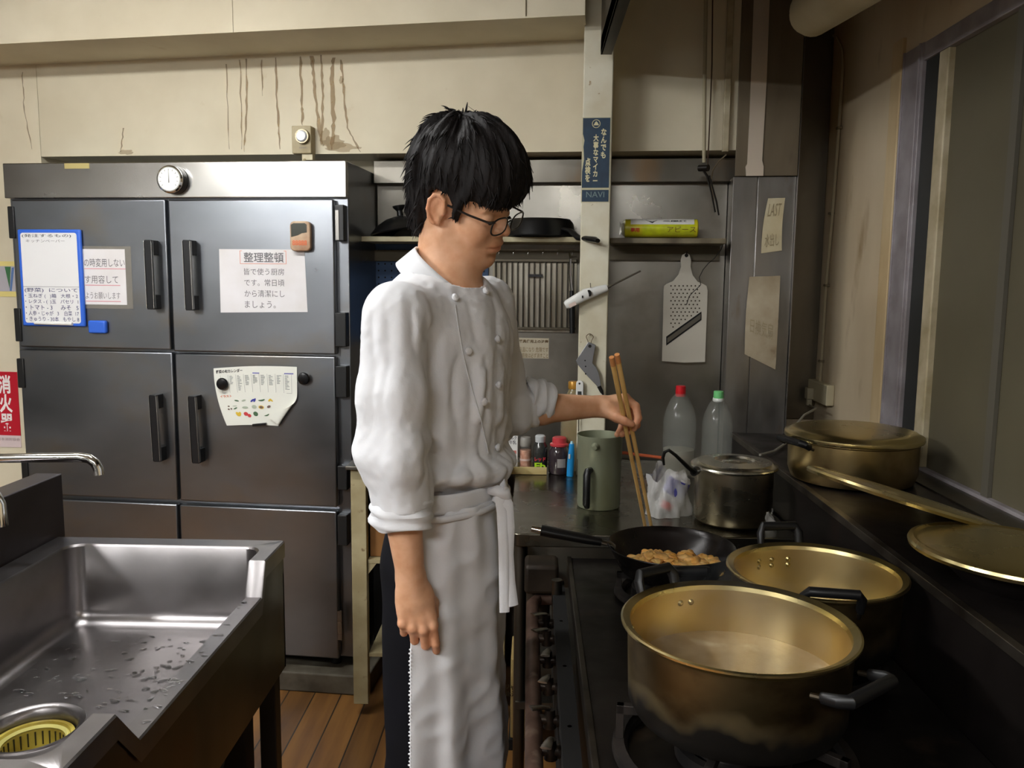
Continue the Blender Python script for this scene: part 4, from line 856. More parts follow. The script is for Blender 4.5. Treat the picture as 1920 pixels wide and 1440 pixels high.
# burners: cast rings with trivet fingers, dark gas line
CAST = mat('cast_iron', (34, 32, 32), 0.55, 0.6, col2=(60, 54, 50), nscale=16, bump=0.4, bscale=50)
def burner(x, y, R, lab, rise=0.05):
    t = thing('gas_burner', lab, 'burner', (x, y, SZ), group='cast iron burners on the stove top')
    part(t, 'outer_ring', MB().lathe([(R - 0.018, 0.002), (R, 0.001), (R + 0.006, 0.008), (R + 0.004, 0.018), (R - 0.012, 0.020), (R - 0.018, 0.012), (R - 0.018, 0.002)], n=56), CAST)
    part(t, 'burner_head', MB().lathe([(0.0, 0.03), (0.05, 0.03), (0.058, 0.022), (0.058, 0.004)], n=36).lathe([(0.072, 0.004), (0.072, 0.024), (0.086, 0.024), (0.086, 0.004)], n=36), CAST)
    for k in range(5):
        a = 2 * math.pi * k / 5 + 0.5
        part(t, 'trivet_arm', MB().box((R * 0.4, -0.006, rise - 0.014), (R, 0.006, rise)).box((R - 0.012, -0.006, 0.010), (R, 0.006, rise)), CAST, frame=None, bevel=0.001).data.transform(Matrix.Rotation(a, 4, 'Z'))
    return t
# pots ------------------------------------------------------------
ZP1, ZP2 = 0.955, 0.93
P1 = at_z(1384, 1166, ZP1); P2 = at_z(1529, 1067, ZP2)
R1 = 0.172; R2 = 0.160
GOLD = mat('gold_anodised_aluminium', (212, 196, 142), 0.28, 1.0, col2=(202, 184, 130), nscale=3, rvar=0.05, bump=0.04, bscale=140, bstretch=(1, 1, 0.1))
GOLDI = mat('gold_pot_inside', (214, 196, 148), 0.36, 1.0, col2=(202, 180, 130), nscale=4, rvar=0.06)
GOLDO = mat('scorched_gold_side', (150, 122, 76), 0.38, 1.0, col2=(100, 74, 44), nscale=4, nstretch=(1, 1, 1.6), rvar=0.08, col3=(26, 20, 16), n3scale=7, n3amt=(0.58, 0.7))
def scorch(m, z0, z1):
    """soot ring round the foot of the pot: dirt with its own shape, in object space"""
    nt = m.node_tree; N = nt.nodes; L = nt.links; b = N['Principled BSDF']
    tc = N.new('ShaderNodeTexCoord'); sp = N.new('ShaderNodeSeparateXYZ'); L.new(tc.outputs['Object'], sp.inputs[0])
    nz = N.new('ShaderNodeTexNoise'); nz.inputs['Scale'].default_value = 14; L.new(tc.outputs['Object'], nz.inputs[0])
    ad = N.new('ShaderNodeMath'); ad.operation = 'MULTIPLY_ADD'; ad.inputs[1].default_value = 0.09; L.new(nz.outputs[0], ad.inputs[0]); L.new(sp.outputs[2], ad.inputs[2])
    mr = N.new('ShaderNodeMapRange'); mr.inputs[1].default_value = z0; mr.inputs[2].default_value = z1; L.new(ad.outputs[0], mr.inputs[0])
    old = b.inputs['Base Color'].links[0].from_socket
    mx = N.new('ShaderNodeMix'); mx.data_type = 'RGBA'; mx.inputs[6].default_value = (0.006, 0.005, 0.004, 1)
    L.new(old, mx.inputs[7]); L.new(mr.outputs[0], mx.inputs[0]); L.new(mx.outputs[2], b.inputs['Base Color'])
    m2 = N.new('ShaderNodeMapRange'); m2.inputs[3].default_value = 0.0; m2.inputs[4].default_value = 1.0; m2.inputs[1].default_value = z0; m2.inputs[2].default_value = z1
    L.new(ad.outputs[0], m2.inputs[0]); L.new(m2.outputs[0], b.inputs['Metallic'])
SOOTP = mat('sooty_pot_side', (134, 118, 84), 0.42, 1.0, col2=(98, 84, 58), nscale=5, nstretch=(1, 1, 1.5), rvar=0.08, col3=(56, 38, 22), n3scale=8, n3amt=(0.5, 0.75)); scorch(SOOTP, 0.085, 0.125)
BAKE = mat('bakelite_black', (17, 17, 18), 0.42)
def bail(mb_root, ang, R, z, wid=0.10, out=0.045, up=0.0, cls=BAKE, tilt=0.0, part_name='handle'):
    """loop handle at direction ang on a pot of radius R, height z"""
    ca, sa = math.cos(ang), math.sin(ang)
    def P(o, s, h): return Vector(((R + o) * ca - s * sa, (R + o) * sa + s * ca, z + h))
    w = wid / 2
    m = MB().tube([P(0.0, -w, 0), P(out * 0.6, -w, up * 0.6)], 0.004, n=8); m2 = MB().tube([P(0.0, w, 0), P(out * 0.6, w, up * 0.6)], 0.004, n=8)
    h = part(mb_root, part_name, MB().tube([P(out * 0.3, -w, up * 0.3), P(out * 0.75, -w, up * 0.8), P(out, -w + 0.006, up), P(out, w - 0.006, up), P(out * 0.75, w, up * 0.8), P(out * 0.3, w, up * 0.3)], [(0.008, 0.006), (0.009, 0.008), (0.0095, 0.0085), (0.0095, 0.0085), (0.009, 0.008), (0.008, 0.006)], n=12), cls)
    part(h, 'bracket', m, STEELD); part(h, 'bracket', m2, STEELD)
def pot(c, R, zr, zb, lab, liquid, lmat, hang, name='cooking_pot', soot=True):
    t = thing(name, lab, 'pot', (c.x, c.y, zb)); H = zr - zb
    Ri = R - 0.0115
    part(t, 'pot_body', MB().lathe([(0, 0), (Ri - 0.035, 0), (Ri - 0.012, 0.006), (Ri - 0.002, 0.025), (Ri + 0.001, H - 0.022), (Ri + 0.004, H - 0.008)], n=96), SOOTP if soot else GOLD)
    part(t, 'pot_rim', MB().lathe([(Ri + 0.002, H - 0.012), (R - 0.004, H - 0.006), (R, H - 0.003), (R, H), (R - 0.003, H + 0.0015), (Ri - 0.002, H - 0.003), (Ri - 0.004, H - 0.010)], n=96), GOLD)
    part(t, 'pot_inside', MB().lathe([(Ri - 0.002, H - 0.004), (Ri - 0.004, H - 0.02), (Ri - 0.006, 0.025), (Ri - 0.03, 0.005), (0, 0.004)], n=96), GOLDI)
    if liquid: part(t, 'broth', MB().lathe([(Ri - 0.0045, liquid), (Ri * 0.6, liquid + 0.001), (Ri * 0.3, liquid), (0, liquid + 0.001)], n=72), lmat, angle=180)
    for ang, kw in hang: bail(t, ang, Ri + 0.001, H - 0.03, **kw)
    return t
BROTH = mat('cloudy_simmering_water', (140, 116, 80), 0.22, col2=(168, 144, 108), nscale=14, ndetail=6, bump=0.5, bscale=26, col3=(190, 172, 140), n3scale=16, n3amt=(0.6, 0.75))
BROTH2 = mat('pale_still_water', (196, 184, 140), 0.06, bump=0.1, bscale=8)
pot1 = pot(P1, R1, ZP1, 0.812, 'wide gold aluminium pot nearest the camera, steaming broth inside', 0.062, BROTH, [(math.radians(-52), dict(wid=0.11, out=0.05, up=0.010)), (math.radians(124), dict(wid=0.075, out=0.022, up=0.052))])
pot2 = pot(P2, R2, ZP2, 0.79, 'second gold pot behind the nearest one, with clear water inside', 0.035, BROTH2, [(math.radians(-99), dict(wid=0.090, out=0.022, up=0.048)), (math.radians(97), dict(wid=0.08, out=0.018, up=0.062))])
for t, R, angs in ((pot1, R1, (math.radians(105), math.radians(112), math.radians(165))), (pot2, R2, (math.radians(106), math.radians(118), math.radians(92)))):
    for k, a in enumerate(angs):
        for dz in (0.0, 0.012)[: (1 if t is pot1 else 2)]:
            H = (ZP1 - 0.812 if t is pot1 else ZP2 - 0.79); r = R - 0.0165
            q = Vector((r * math.cos(a), r * math.sin(a), H - 0.030 - dz)); n_ = Vector((-math.cos(a), -math.sin(a), 0))
            part(t, 'rivet', MB().tube([q - n_ * 0.003, q, q + n_ * 0.0022], [0.0055, 0.0052, 0.002], n=12), GOLD)
b1 = burner(P1.x, P1.y, 0.175, 'cast iron burner ring under the nearest gold pot', rise=0.0715)
burner(P2.x, P2.y, 0.13, 'cast iron burner ring under the second gold pot')
# frying pan with food
ZPN = 0.862
PN = at_z(1258, 1022, ZPN); RP = 0.5 * 236 / F_PX * (PN.y + 0.07)
burner(PN.x, PN.y, 0.12, 'cast iron burner ring under the frying pan', rise=0.052)
fp2 = thing('frying_pan', 'black frying pan with scrambled egg over a burner', 'frying pan', (PN.x, PN.y, 0.793))
H = ZPN - 0.793
PANB = mat('black_iron_pan', (20, 17, 16), 0.28, 0.3, col2=(30, 24, 22), nscale=8, rvar=0.08, bump=0.1, bscale=40)
part(fp2, 'pan_body', MB().lathe([(0, 0), (RP * 0.66, 0), (RP * 0.78, 0.012), (RP * 0.97, H - 0.004), (RP, H), (RP - 0.001, H + 0.002), (RP - 0.004, H), (RP * 0.93, H - 0.012), (RP * 0.75, 0.014), (RP * 0.64, 0.004), (0, 0.004)], n=80), PANB)
hb = at_z(1146, 1020, 0.858) - Vector((PN.x, PN.y, 0.793)); he = at_z(1014, 994, 0.885) - Vector((PN.x, PN.y, 0.793)); hd = (he - hb)
part(fp2, 'handle', MB().tube([hb + hd * 0.14, hb + hd * 0.35, hb + hd * 0.7, he], [(0.009, 0.010), (0.011, 0.014), (0.012, 0.017), (0.0125, 0.017)], n=18, up=(0, 0, 1)), BLACKP)
part(fp2, 'handle_neck', MB().tube([hb + Vector((0.008, 0, -0.006)), hb, hb + hd * 0.16], [(0.004, 0.014), (0.005, 0.012), (0.006, 0.008)], n=10, up=(0, 0, 1)), STEELD)
part(fp2, 'end_cap', MB().tube([he, he + hd.normalized() * 0.022], [(0.009, 0.011), (0.008, 0.010)], n=16, up=(0, 0, 1)), CHROME, label='silver end cap')
hp = at_z(1240, 1052, 0.85)
bail(fp2, math.radians(-85), RP * 0.93, H - 0.012, wid=0.075, out=0.03, up=0.01)
EGG = mat('scrambled_egg', (232, 164, 76), 0.34, col2=(244, 200, 128), nscale=30, bump=0.6, bscale=60, sss=0.2, coat=0.3, col3=(206, 120, 50), n3scale=50, n3amt=(0.64, 0.78))
rnd = random.Random(12)
def clump(c, r, seed, flat=0.6):
    rr_ = random.Random(seed); m = MB(); nu, nv = 14, 9; ph = [rr_.uniform(0, 6.28) for _ in range(6)]
    vs = []
    for j in range(nv + 1):
        for i in range(nu):
            a = 2 * math.pi * i / nu; b = math.pi * j / nv
            d = 1 + 0.34 * math.sin(3 * a + ph[0]) * math.sin(b * 2 + ph[1]) + 0.18 * math.sin(5 * a + ph[2]) * math.sin(3 * b + ph[3]) + rr_.uniform(-0.09, 0.09)
            if j in (0, nv): d = 1
            vs.append(Vector(c) + Vector((math.cos(a) * math.sin(b) * r * d, math.sin(a) * math.sin(b) * r * d, math.cos(b) * r * flat * d)))
    fs = [(j * nu + i, (j + 1) * nu + i, (j + 1) * nu + (i + 1) % nu, j * nu + (i + 1) % nu) for j in range(nv) for i in range(nu)]
    return m.add(vs, fs)
food = MB()
for k in range(150):
    s_ = rnd.uniform(-1, 1); x = PN.x + 0.010 + s_ * 0.094; y = PN.y - 0.006 + rnd.gauss(0, 0.020) - 0.012 * (1 - abs(s_))
    if math.hypot(x - PN.x, y - PN.y) > RP * 0.74: continue
    hgt = 0.020 + 0.022 * math.exp(-((s_ + 0.45) / 0.45) ** 2) + 0.008 * math.exp(-((s_ - 0.3) / 0.2) ** 2)
    q = clump((x, y, 0.806 + rnd.uniform(0, hgt)), rnd.uniform(0.010, 0.022), k, flat=0.42); food.add(q.v, q.f)
fo = solo('scrambled_egg', 'orange-yellow scrambled egg mixture cooking in the black pan', 'food', food, EGG, kind='stuff', subd=1, angle=180)
liq = solo('frothy_sauce', 'thin frothy sauce around the egg in the frying pan', 'sauce', MB().lathe([(RP * 0.70, 0.8035), (RP * 0.4, 0.804), (0, 0.804)], (PN.x, PN.y, 0.0), n=48), mat('sauce_brown', (120, 84, 50), 0.12, col2=(176, 150, 116), nscale=40, bump=0.4, bscale=90), kind='stuff')
# thin steam standing over the nearest pot
def steam_mat():
    m = bpy.data.materials.new('steam'); m.use_nodes = True; nt = m.node_tree; N = nt.nodes; L = nt.links
    N.remove(N['Principled BSDF']); out = N['Material Output']; v = N.new('ShaderNodeVolumePrincipled')
    tc = N.new('ShaderNodeTexCoord'); nz = N.new('ShaderNodeTexNoise'); nz.inputs['Scale'].default_value = 9; nz.inputs['Detail'].default_value = 3; nz.inputs['Distortion'].default_value = 1.5
    L.new(tc.outputs['Object'], nz.inputs[0]); mr = N.new('ShaderNodeMapRange'); mr.inputs[1].default_value = 0.48; mr.inputs[2].default_value = 0.75; mr.inputs[4].default_value = 3.2
    L.new(nz.outputs[0], mr.inputs[0]); L.new(mr.outputs[0], v.inputs['Density']); v.inputs['Color'].default_value = (0.95, 0.95, 0.95, 1); v.inputs['Anisotropy'].default_value = 0.2
    L.new(v.outputs[0], out.inputs['Volume']); return m
solo('steam', 'faint steam rising from the broth of the nearest gold pot', 'steam', MB().lathe([(0, 0.0), (0.12, 0.0), (0.135, 0.03), (0.13, 0.08), (0.08, 0.15), (0, 0.17)], (P1.x, P1.y, 0.812 + 0.066), n=32), steam_mat(), kind='stuff', angle=180)
# ------------------------------------------------------------------ raised shelf on the right
rs = thing('raised_shelf', 'dark raised steel shelf along the window beside the stove', 'shelf', (0.89, 1.6, 0))
part(rs, 'top', MB().box((SX1, 0.25, ZS - 0.012), (XW - 0.003, 2.985, ZS)), SHELFST, frame=W, bevel=0.002)
part(rs, 'riser', MB().box((SX1 + 0.001, 0.25, 0.10), (SX1 + 0.02, 2.92, ZS - 0.012)), mat('riser_steel', (46, 40, 38), 0.45, 0.7, col2=(30, 26, 24), nscale=5, col3=(66, 40, 34), n3scale=4, n3amt=(0.55, 0.8)), frame=W)
part(rs, 'edge_strip', MB().box((SX1 - 0.004, 0.25, ZS - 0.016), (SX1 + 0.012, 2.92, ZS + 0.002)), mat('edge_strip_steel', (112, 104, 94), 0.4, 0.9, col2=(70, 62, 54), nscale=10), frame=W, bevel=0.001)
part(rs, 'pale_shelf_strip', MB().box((XW - 0.075, 0.25, ZS), (XW - 0.003, Yd, ZS + 0.004)), STEELD, frame=W)  # paler steel strip on the shelf top along the wall
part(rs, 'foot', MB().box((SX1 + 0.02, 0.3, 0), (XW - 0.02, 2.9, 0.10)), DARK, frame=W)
def lid_mb(R, H=0.016):
    return MB().lathe([(R - 0.006, -0.004), (R, -0.004), (R + 0.002, 0.002), (R, 0.007), (R - 0.008, 0.009), (R - 0.014, 0.006), (R - 0.020, 0.008), (R * 0.6, 0.012), (0, 0.014)], n=96), MB().lathe([(R - 0.006, -0.004), (R - 0.008, 0.004), (R - 0.02, 0.005), (R * 0.6, 0.009), (0, 0.011)], n=96)
def lid(name, lab, c, R, rot=None, knob=False, frame=W):
    t = thing(name, lab, 'lid', c, rot=rot); o, i = lid_mb(R)
    part(t, 'lid_plate', o, GOLD); part(t, 'lid_underside', i, GOLD)
    if knob: part(t, 'lid_grip', MB().tube([(-0.035, 0, 0.012), (-0.03, 0, 0.03), (0.03, 0, 0.03), (0.035, 0, 0.012)], [(0.008, 0.006)] * 4, n=12), BAKE)
    return t
# big lidded pot at the far end
PG = at_z(1600, 806, ZS + 0.135); RG = 0.170
PG.y -= 0.0; cxg = min(PG.x, XW - RG - 0.02)
pot3 = thing('lidded_pot', 'lidded gold pot at the far end of the raised shelf by the window', 'pot', (cxg, PG.y, ZS + 0.001))
HG = 0.118
GOLD3 = mat('dull_gold_side', (186, 166, 118), 0.36, 1.0, col2=(146, 124, 82), nscale=5, rvar=0.08, col3=(84, 60, 34), n3scale=7, n3amt=(0.55, 0.8))
part(pot3, 'pot_body', MB().lathe([(0, 0), (RG - 0.04, 0), (RG - 0.016, 0.006), (RG - 0.008, 0.03), (RG - 0.006, HG - 0.01), (RG, HG - 0.006), (RG, HG)], n=96), GOLD3)
part(pot3, 'pot_lid', MB().lathe([(RG + 0.003, HG - 0.004), (RG + 0.005, HG), (RG + 0.004, HG + 0.007), (RG - 0.004, HG + 0.010), (RG - 0.012, HG + 0.016), (RG - 0.03, HG + 0.020), (RG * 0.5, HG + 0.024), (0, HG + 0.026)], n=96), GOLD)
bail(pot3, math.radians(200), RG - 0.006, HG - 0.02, wid=0.10, out=0.035, up=0.018)
bail(pot3, math.radians(52), RG - 0.006, HG - 0.02, wid=0.09, out=0.025, up=0.02)
# lid lying flat at the right edge of the picture
ZL = ZS + 0.055
LC = at_z(1902, 1038, ZL); RL = 0.168
lid('pot_lid', 'gold pot lid lying on the raised shelf at the right edge of the photo', (LC.x, LC.y, ZL), RL, rot=Matrix.Rotation(math.radians(2.0), 4, 'Y'))
solo('lid_support_bowl', 'dark shallow bowl under the gold lid on the raised shelf', 'bowl', MB().lathe([(0, ZS + 0.001), (0.09, ZS + 0.001), (0.12, ZS + 0.03), (0.125, ZL - 0.006)], (LC.x + 0.01, LC.y, 0), n=48), SHELFST)
# lid leaning, seen almost edge-on
a3 = at_y(1545, 886, 1.93); b3 = at_y(1862, 990, 1.60)
cc = (a3 + b3) / 2; bd = (b3 - a3).normalized(); rd = (cc - Vector((0, 0, CAM_H))).normalized()
nn = bd.cross(rd).normalized()
if nn.z < 0: nn = -nn
nn = (nn + rd * -0.035).normalized()
xx = bd; yy = nn.cross(xx).normalized()
RM = Matrix((xx, yy, nn)).transposed().to_4x4()
R3 = (b3 - a3).length / 2
print('leaning lid', cc, R3, nn)
lowest = cc.z - R3 * math.sqrt(max(0, 1 - nn.z ** 2))
print('lowest', lowest, 'shelf', ZS)
cc = cc + Vector((0, 0, 0)); lid('pot_lid', 'gold pot lid propped at a tilt in front of the lidded pot', tuple(cc), R3, rot=RM)
# ------------------------------------------------------------------ back counter
CZ = 0.80
cl = at_z(958, 1002, CZ)
CNT = mat('counter_stainless', (128, 124, 112), 0.27, 1.0, col2=(104, 100, 88), nscale=4, rvar=0.08, bump=0.05, bscale=12)
ct = thing('work_counter', 'stainless steel work counter between the cook and back wall', 'counter', (0.3, 2.6, 0))
cf = BK @ Vector((0, -0.012, 0))
y_at = lambda x: (BK @ Vector((bkf(x, 3.05, 0).x, -0.01, 0))).y
X0, X1 = cl.x - 0.005, SX1 - 0.004; Yf = 2.106
p = [(X0, y_at(X0))] + [(X0, Yf + 0.03)] + [(X0 + 0.03 - 0.03 * math.cos(a), Yf + 0.03 - 0.03 * math.sin(a)) for a in np.linspace(0, math.pi / 2, 6)] + [(X1, Yf), (X1, y_at(X1))]
part(ct, 'worktop', MB().prism(p, 'z', CZ - 0.035, CZ), CNT, frame=W, bevel=0.003)
part(ct, 'undershelf', MB().box((X0 + 0.02, Yf + 0.03, 0.30), (X1 - 0.02, y_at(X1) - 0.02, 0.32)), STEELD, frame=W)
for x in (X0 + 0.03, X1 - 0.03):
    for y in (Yf + 0.05, y_at(X1) - 0.05): part(ct, 'leg', MB().cyl((x, y, 0), (x, y, CZ - 0.036), 0.016), STEELD, frame=W)
ZC1 = CZ + 0.001
# grey green tall pot with black handle
c = at_z(1122, 948, CZ); gp = thing('tall_rice_measure', 'tall grey-green aluminium canister with black handle on the counter', 'canister', (c.x, c.y, ZC1))
GG = mat('grey_green_aluminium', (142, 146, 124), 0.45, 0.35, col2=(124, 128, 104), nscale=6, nstretch=(1, 1, 0.4), rvar=0.08, bump=0.15, bscale=20, col3=(104, 100, 62), n3scale=5, n3amt=(0.55, 0.8))
rg = 0.0655; hg = 0.212
part(gp, 'body', MB().lathe([(0, 0), (rg * 0.93, 0), (rg * 0.96, 0.006), (rg * 0.965, 0.135), (rg * 1.0, 0.14), (rg, 0.205), (rg * 1.02, 0.21), (rg * 1.02, 0.213), (rg * 0.985, 0.213), (rg * 0.965, 0.2), (rg * 0.93, 0.02), (0, 0.015)], n=72), GG)
def gpP(ang, r, z): return Vector((math.cos(ang) * r, math.sin(ang) * r, z))
an = math.radians(-118)
part(gp, 'handle', MB().tube([gpP(an, rg * 0.95, 0.118), gpP(an, rg + 0.016, 0.118), gpP(an, rg + 0.022, 0.108), gpP(an, rg + 0.022, 0.022), gpP(an, rg + 0.016, 0.012)], [(0.009, 0.009), (0.010, 0.010), (0.0095, 0.011), (0.009, 0.011), (0.006, 0.008)], n=14), BLACKP)
part(gp, 'lug', MB().tube([gpP(math.radians(-105), rg, 0.188), gpP(math.radians(-105), rg + 0.012, 0.186)], [0.012, 0.006], n=10), GG)
# orange gas hose along the back
q = [at_y(x, y, 2.9) for x, y in ((1085, 858), (1150, 850), (1170, 849), (1200, 853), (1240, 858), (1290, 858))]
solo('gas_hose', 'orange rubber gas hose lying along the back of the counter', 'hose', MB().tube([(v.x, v.y, max(v.z, CZ + 0.007)) for v in q], 0.0055, n=10), mat('hose_orange', (190, 92, 56), 0.5))
# tray with seasonings
a = at_z(936, 884, CZ + 0.01); b = at_z(1025, 884, CZ + 0.01)
yt = a.y
tr = thing('seasoning_tray', 'pale wooden tray edge carrying the seasoning bottles', 'tray', ((a.x + b.x) / 2, yt + 0.06, ZC1))
TRW = mat('pale_wood', (214, 196, 140), 0.6, col2=(190, 168, 112), nscale=12, nstretch=(0.3, 1, 3))
x0_, x1_ = a.x - 0.10, b.x
part(tr, 'board', MB().box((X0 + 0.005, yt + 0.002, ZC1), (x1_, yt + 0.14, ZC1 + 0.012)), TRW, frame=W, bevel=0.002)
part(tr, 'front_strip', MB().box((x0_ + 0.03, yt, ZC1), (x1_, yt + 0.008, ZC1 + 0.025)), TRW, frame=W, bevel=0.001)
ZT_ = ZC1 + 0.013
CLEAR = mat('clear_plastic', (225, 228, 228), 0.12, trans=0.92, ior=1.25, alpha=0.55)
def stand(x, y0): 
    q = at_z(x, y0, ZT_); return q
q = at_y(953, 868, yt + 0.04)
ml = thing('milk_carton', 'white paper carton with small printing on the tray beside the jacket', 'carton', (q.x, yt + 0.045, ZT_))
part(ml, 'carton_body', MB().prism([(-0.031, 0), (0.033, 0), (0.033, 0.135), (0.022, 0.158), (-0.020, 0.158), (-0.031, 0.135)], 'y', -0.028, 0.028), mat('carton_white', (226, 224, 220), 0.5), bevel=0.002)
part(ml, 'print', text_mb(['北の ミルク', '特選牛乳'], (-0.024, 0.118, 0.028, 0.086), -0.0285, bold=0.02), INKG)
part(ml, 'print', MB().box((-0.02, -0.0286, 0.055), (0.028, -0.028, 0.066)).box((-0.02, -0.0286, 0.046), (0.01, -0.028, 0.051)), mat('carton_red', (196, 120, 110), 0.6))
part(ml, 'print', MB().box((0.008, -0.0286, 0.024), (0.018, -0.028, 0.036)), INK)
q = at_y(985, 868, yt + 0.03)
sk = thing('salt_shaker', 'shaker of pink salt in front of the steel panel on the tray', 'shaker', (q.x, yt + 0.035, ZT_))
part(sk, 'contents', MB().lathe([(0, 0.001), (0.018, 0.001), (0.0185, 0.006), (0.0185, 0.066), (0, 0.067)], n=28), mat('pink_salt', (206, 140, 108), 0.6, col2=(226, 176, 150), nscale=90, bump=0.4, bscale=150))
part(sk, 'bottle', MB().lathe([(0.0195, 0), (0.0202, 0.004), (0.0202, 0.076), (0.017, 0.088), (0.0165, 0.1)], n=28), CLEAR)
part(sk, 'cap', MB().lathe([(0.0175, 0.078), (0.020, 0.084), (0.020, 0.104), (0.017, 0.11), (0, 0.111)], n=28), mat('milky_cap', (180, 176, 168), 0.4, trans=0.4))
part(sk, 'band', MB().lathe([(0.0206, 0.030), (0.0206, 0.037)], n=28), mat('pale_band', (216, 190, 180), 0.4))
q = at_y(1012, 868, yt + 0.03)
pb = thing('pepper_bottle', 'small dark seasoning bottle with red and lime lettering on the tray', 'bottle', (q.x + 0.001, yt + 0.035, ZT_))
part(pb, 'bottle', MB().lathe([(0, 0), (0.0235, 0), (0.025, 0.004), (0.025, 0.055), (0.0245, 0.08), (0.016, 0.095), (0.015, 0.102)], n=32), mat('bottle_dark', (60, 62, 60), 0.2, trans=0.3, coat=0.5))
part(pb, 'cap', MB().lathe([(0.017, 0.094), (0.018, 0.114), (0.014, 0.118), (0, 0.119)], n=24), mat('cap_grey_white', (190, 194, 196), 0.35))
part(pb, 'lettering', text_mb(['レッド'], (-0.019, 0.047, 0.019, 0.030), -0.0262, bold=0.04), mat('letter_red', (190, 50, 60), 0.4))
part(pb, 'lettering', text_mb(['Eb'], (-0.019, 0.028, 0.019, 0.004), -0.0262, bold=0.04), mat('letter_lime', (170, 216, 40), 0.4))
q = at_y(1048, 882, yt + 0.03)
jr = thing('dark_jar', 'glass jar of dark contents with a red lid right of the tray', 'jar', (q.x, yt + 0.035, ZC1))
part(jr, 'glass', MB().lathe([(0, 0), (0.033, 0), (0.036, 0.005), (0.037, 0.04), (0.037, 0.075), (0.030, 0.09), (0.027, 0.096)], n=40), mat('jar_dark', (44, 34, 40), 0.12, coat=0.8, col2=(70, 60, 64), nscale=6))
part(jr, 'lid', MB().lathe([(0.030, 0.094), (0.032, 0.096), (0.032, 0.102), (0.025, 0.106), (0.024, 0.122), (0.021, 0.125), (0, 0.125)], n=40), mat('jar_lid_red', (196, 64, 70), 0.35))
part(jr, 'label', MB().sheet(lambda s, t: Vector((0.0374 * math.sin(-0.2 + 0.8 * s), -0.0374 * math.cos(-0.2 + 0.8 * s), 0.025 + 0.03 * t)), 6, 1), mat('jar_label', (150, 144, 140), 0.5))
q = at_y(1069, 886, yt - 0.02)
bl = thing('utility_lighter', 'bright blue slim plastic lighter standing beside the dark jar', 'lighter', (q.x + 0.002, yt - 0.015, ZC1))
part(bl, 'body', MB().tube([(-0.002, 0, 0), (0, 0, 0.055), (0.002, 0, 0.105), (0.002, 0, 0.112)], [(0.012, 0.009), (0.012, 0.009), (0.009, 0.007), (0.008, 0.006)], n=18, up=(1, 0, 0)), mat('lighter_blue', (30, 140, 206), 0.35))
part(bl, 'tip', MB().tube([(0.002, 0, 0.112), (0.002, 0, 0.120)], [0.006, 0.004], n=12), mat('tip_pale_blue', (170, 214, 226), 0.4))
part(bl, 'label', MB().box((-0.009, -0.0106, 0.062), (-0.003, -0.009, 0.078)), WHITEP)
q = at_y(1075, 880, yt + 0.09)
bo = thing('oil_bottle', 'tall oil bottle with a gold cap behind the forearm', 'bottle', (q.x - 0.004, yt + 0.095, ZC1))
part(bo, 'bottle', MB().lathe([(0, 0), (0.04, 0), (0.043, 0.006), (0.043, 0.20), (0.04, 0.23), (0.02, 0.275), (0.0165, 0.285), (0.0165, 0.292)], n=40), mat('oil_bottle_plastic', (170, 152, 110), 0.2, trans=0.5, coat=0.4, col2=(190, 180, 150), nscale=5))
part(bo, 'cap', MB().lathe([(0.0185, 0.285), (0.019, 0.288), (0.019, 0.308), (0.017, 0.311), (0, 0.311)], n=24), mat('cap_gold', (180, 130, 50), 0.3, 0.3))
# PET bottles with red and green caps
def pet(px, y_cap, y_mouth, lab, capm, ring, r, yy, H, capdbl=False):
    q = at_y(px, 800, yy); t = thing('plastic_bottle', lab, 'bottle', (q.x, yy, ZC1))
    PETM = MATS.get('pet_plastic') or mat('pet_plastic', (196, 200, 190), 0.16, alpha=0.14, bump=0.4, bscale=18, coat=1.0, spec=1.0)
    part(t, 'bottle', MB().lathe([(0, 0.004), (r * 0.8, 0), (r, 0.01), (r, H * 0.12), (r * 0.96, H * 0.14), (r, H * 0.16), (r, H * 0.45), (r * 0.97, H * 0.47), (r, H * 0.49), (r * 0.99, H * 0.62), (r * 0.85, H * 0.74), (r * 0.55, H * 0.86), (0.0145, H * 0.92), (0.0135, H * 0.95)], n=48), PETM)
    hc = 0.024 if not capdbl else 0.036
    part(t, 'cap', MB().lathe([(0.0162, H - hc), (0.017, H - hc + 0.002), (0.0165, H - 0.002), (0.0145, H), (0, H)], n=28), capm)
    if ring: part(t, 'neck_ring', MB().lathe([(0.0165, H - hc - 0.012), (0.019, H - hc - 0.008), (0.0185, H - hc), (0.016, H - hc)], n=28), ring)
    if not capdbl: return t
    part(t, 'contents', MB().lathe([(0, 0.006), (r * 0.9, 0.01), (r * 0.93, H * 0.3), (0, H * 0.33)], n=36), mat('bottle_contents', (170, 166, 150), 0.4, trans=0.4, alpha=0.7))
    return t
yb = 2.80
H1 = at_y(1276, 723, yb).z - ZC1; H2 = at_y(1345, 733, yb).z - ZC1
pet(1274, 0, 0, 'empty clear plastic bottle with tall red cap on the counter', REDP, None, 0.056, yb, H1, True)
pet(1345, 0, 0, 'empty clear plastic bottle with light green cap on the counter', mat('cap_green', (120, 206, 130), 0.4), mat('ring_white', (224, 226, 220), 0.4), 0.052, yb, H2)
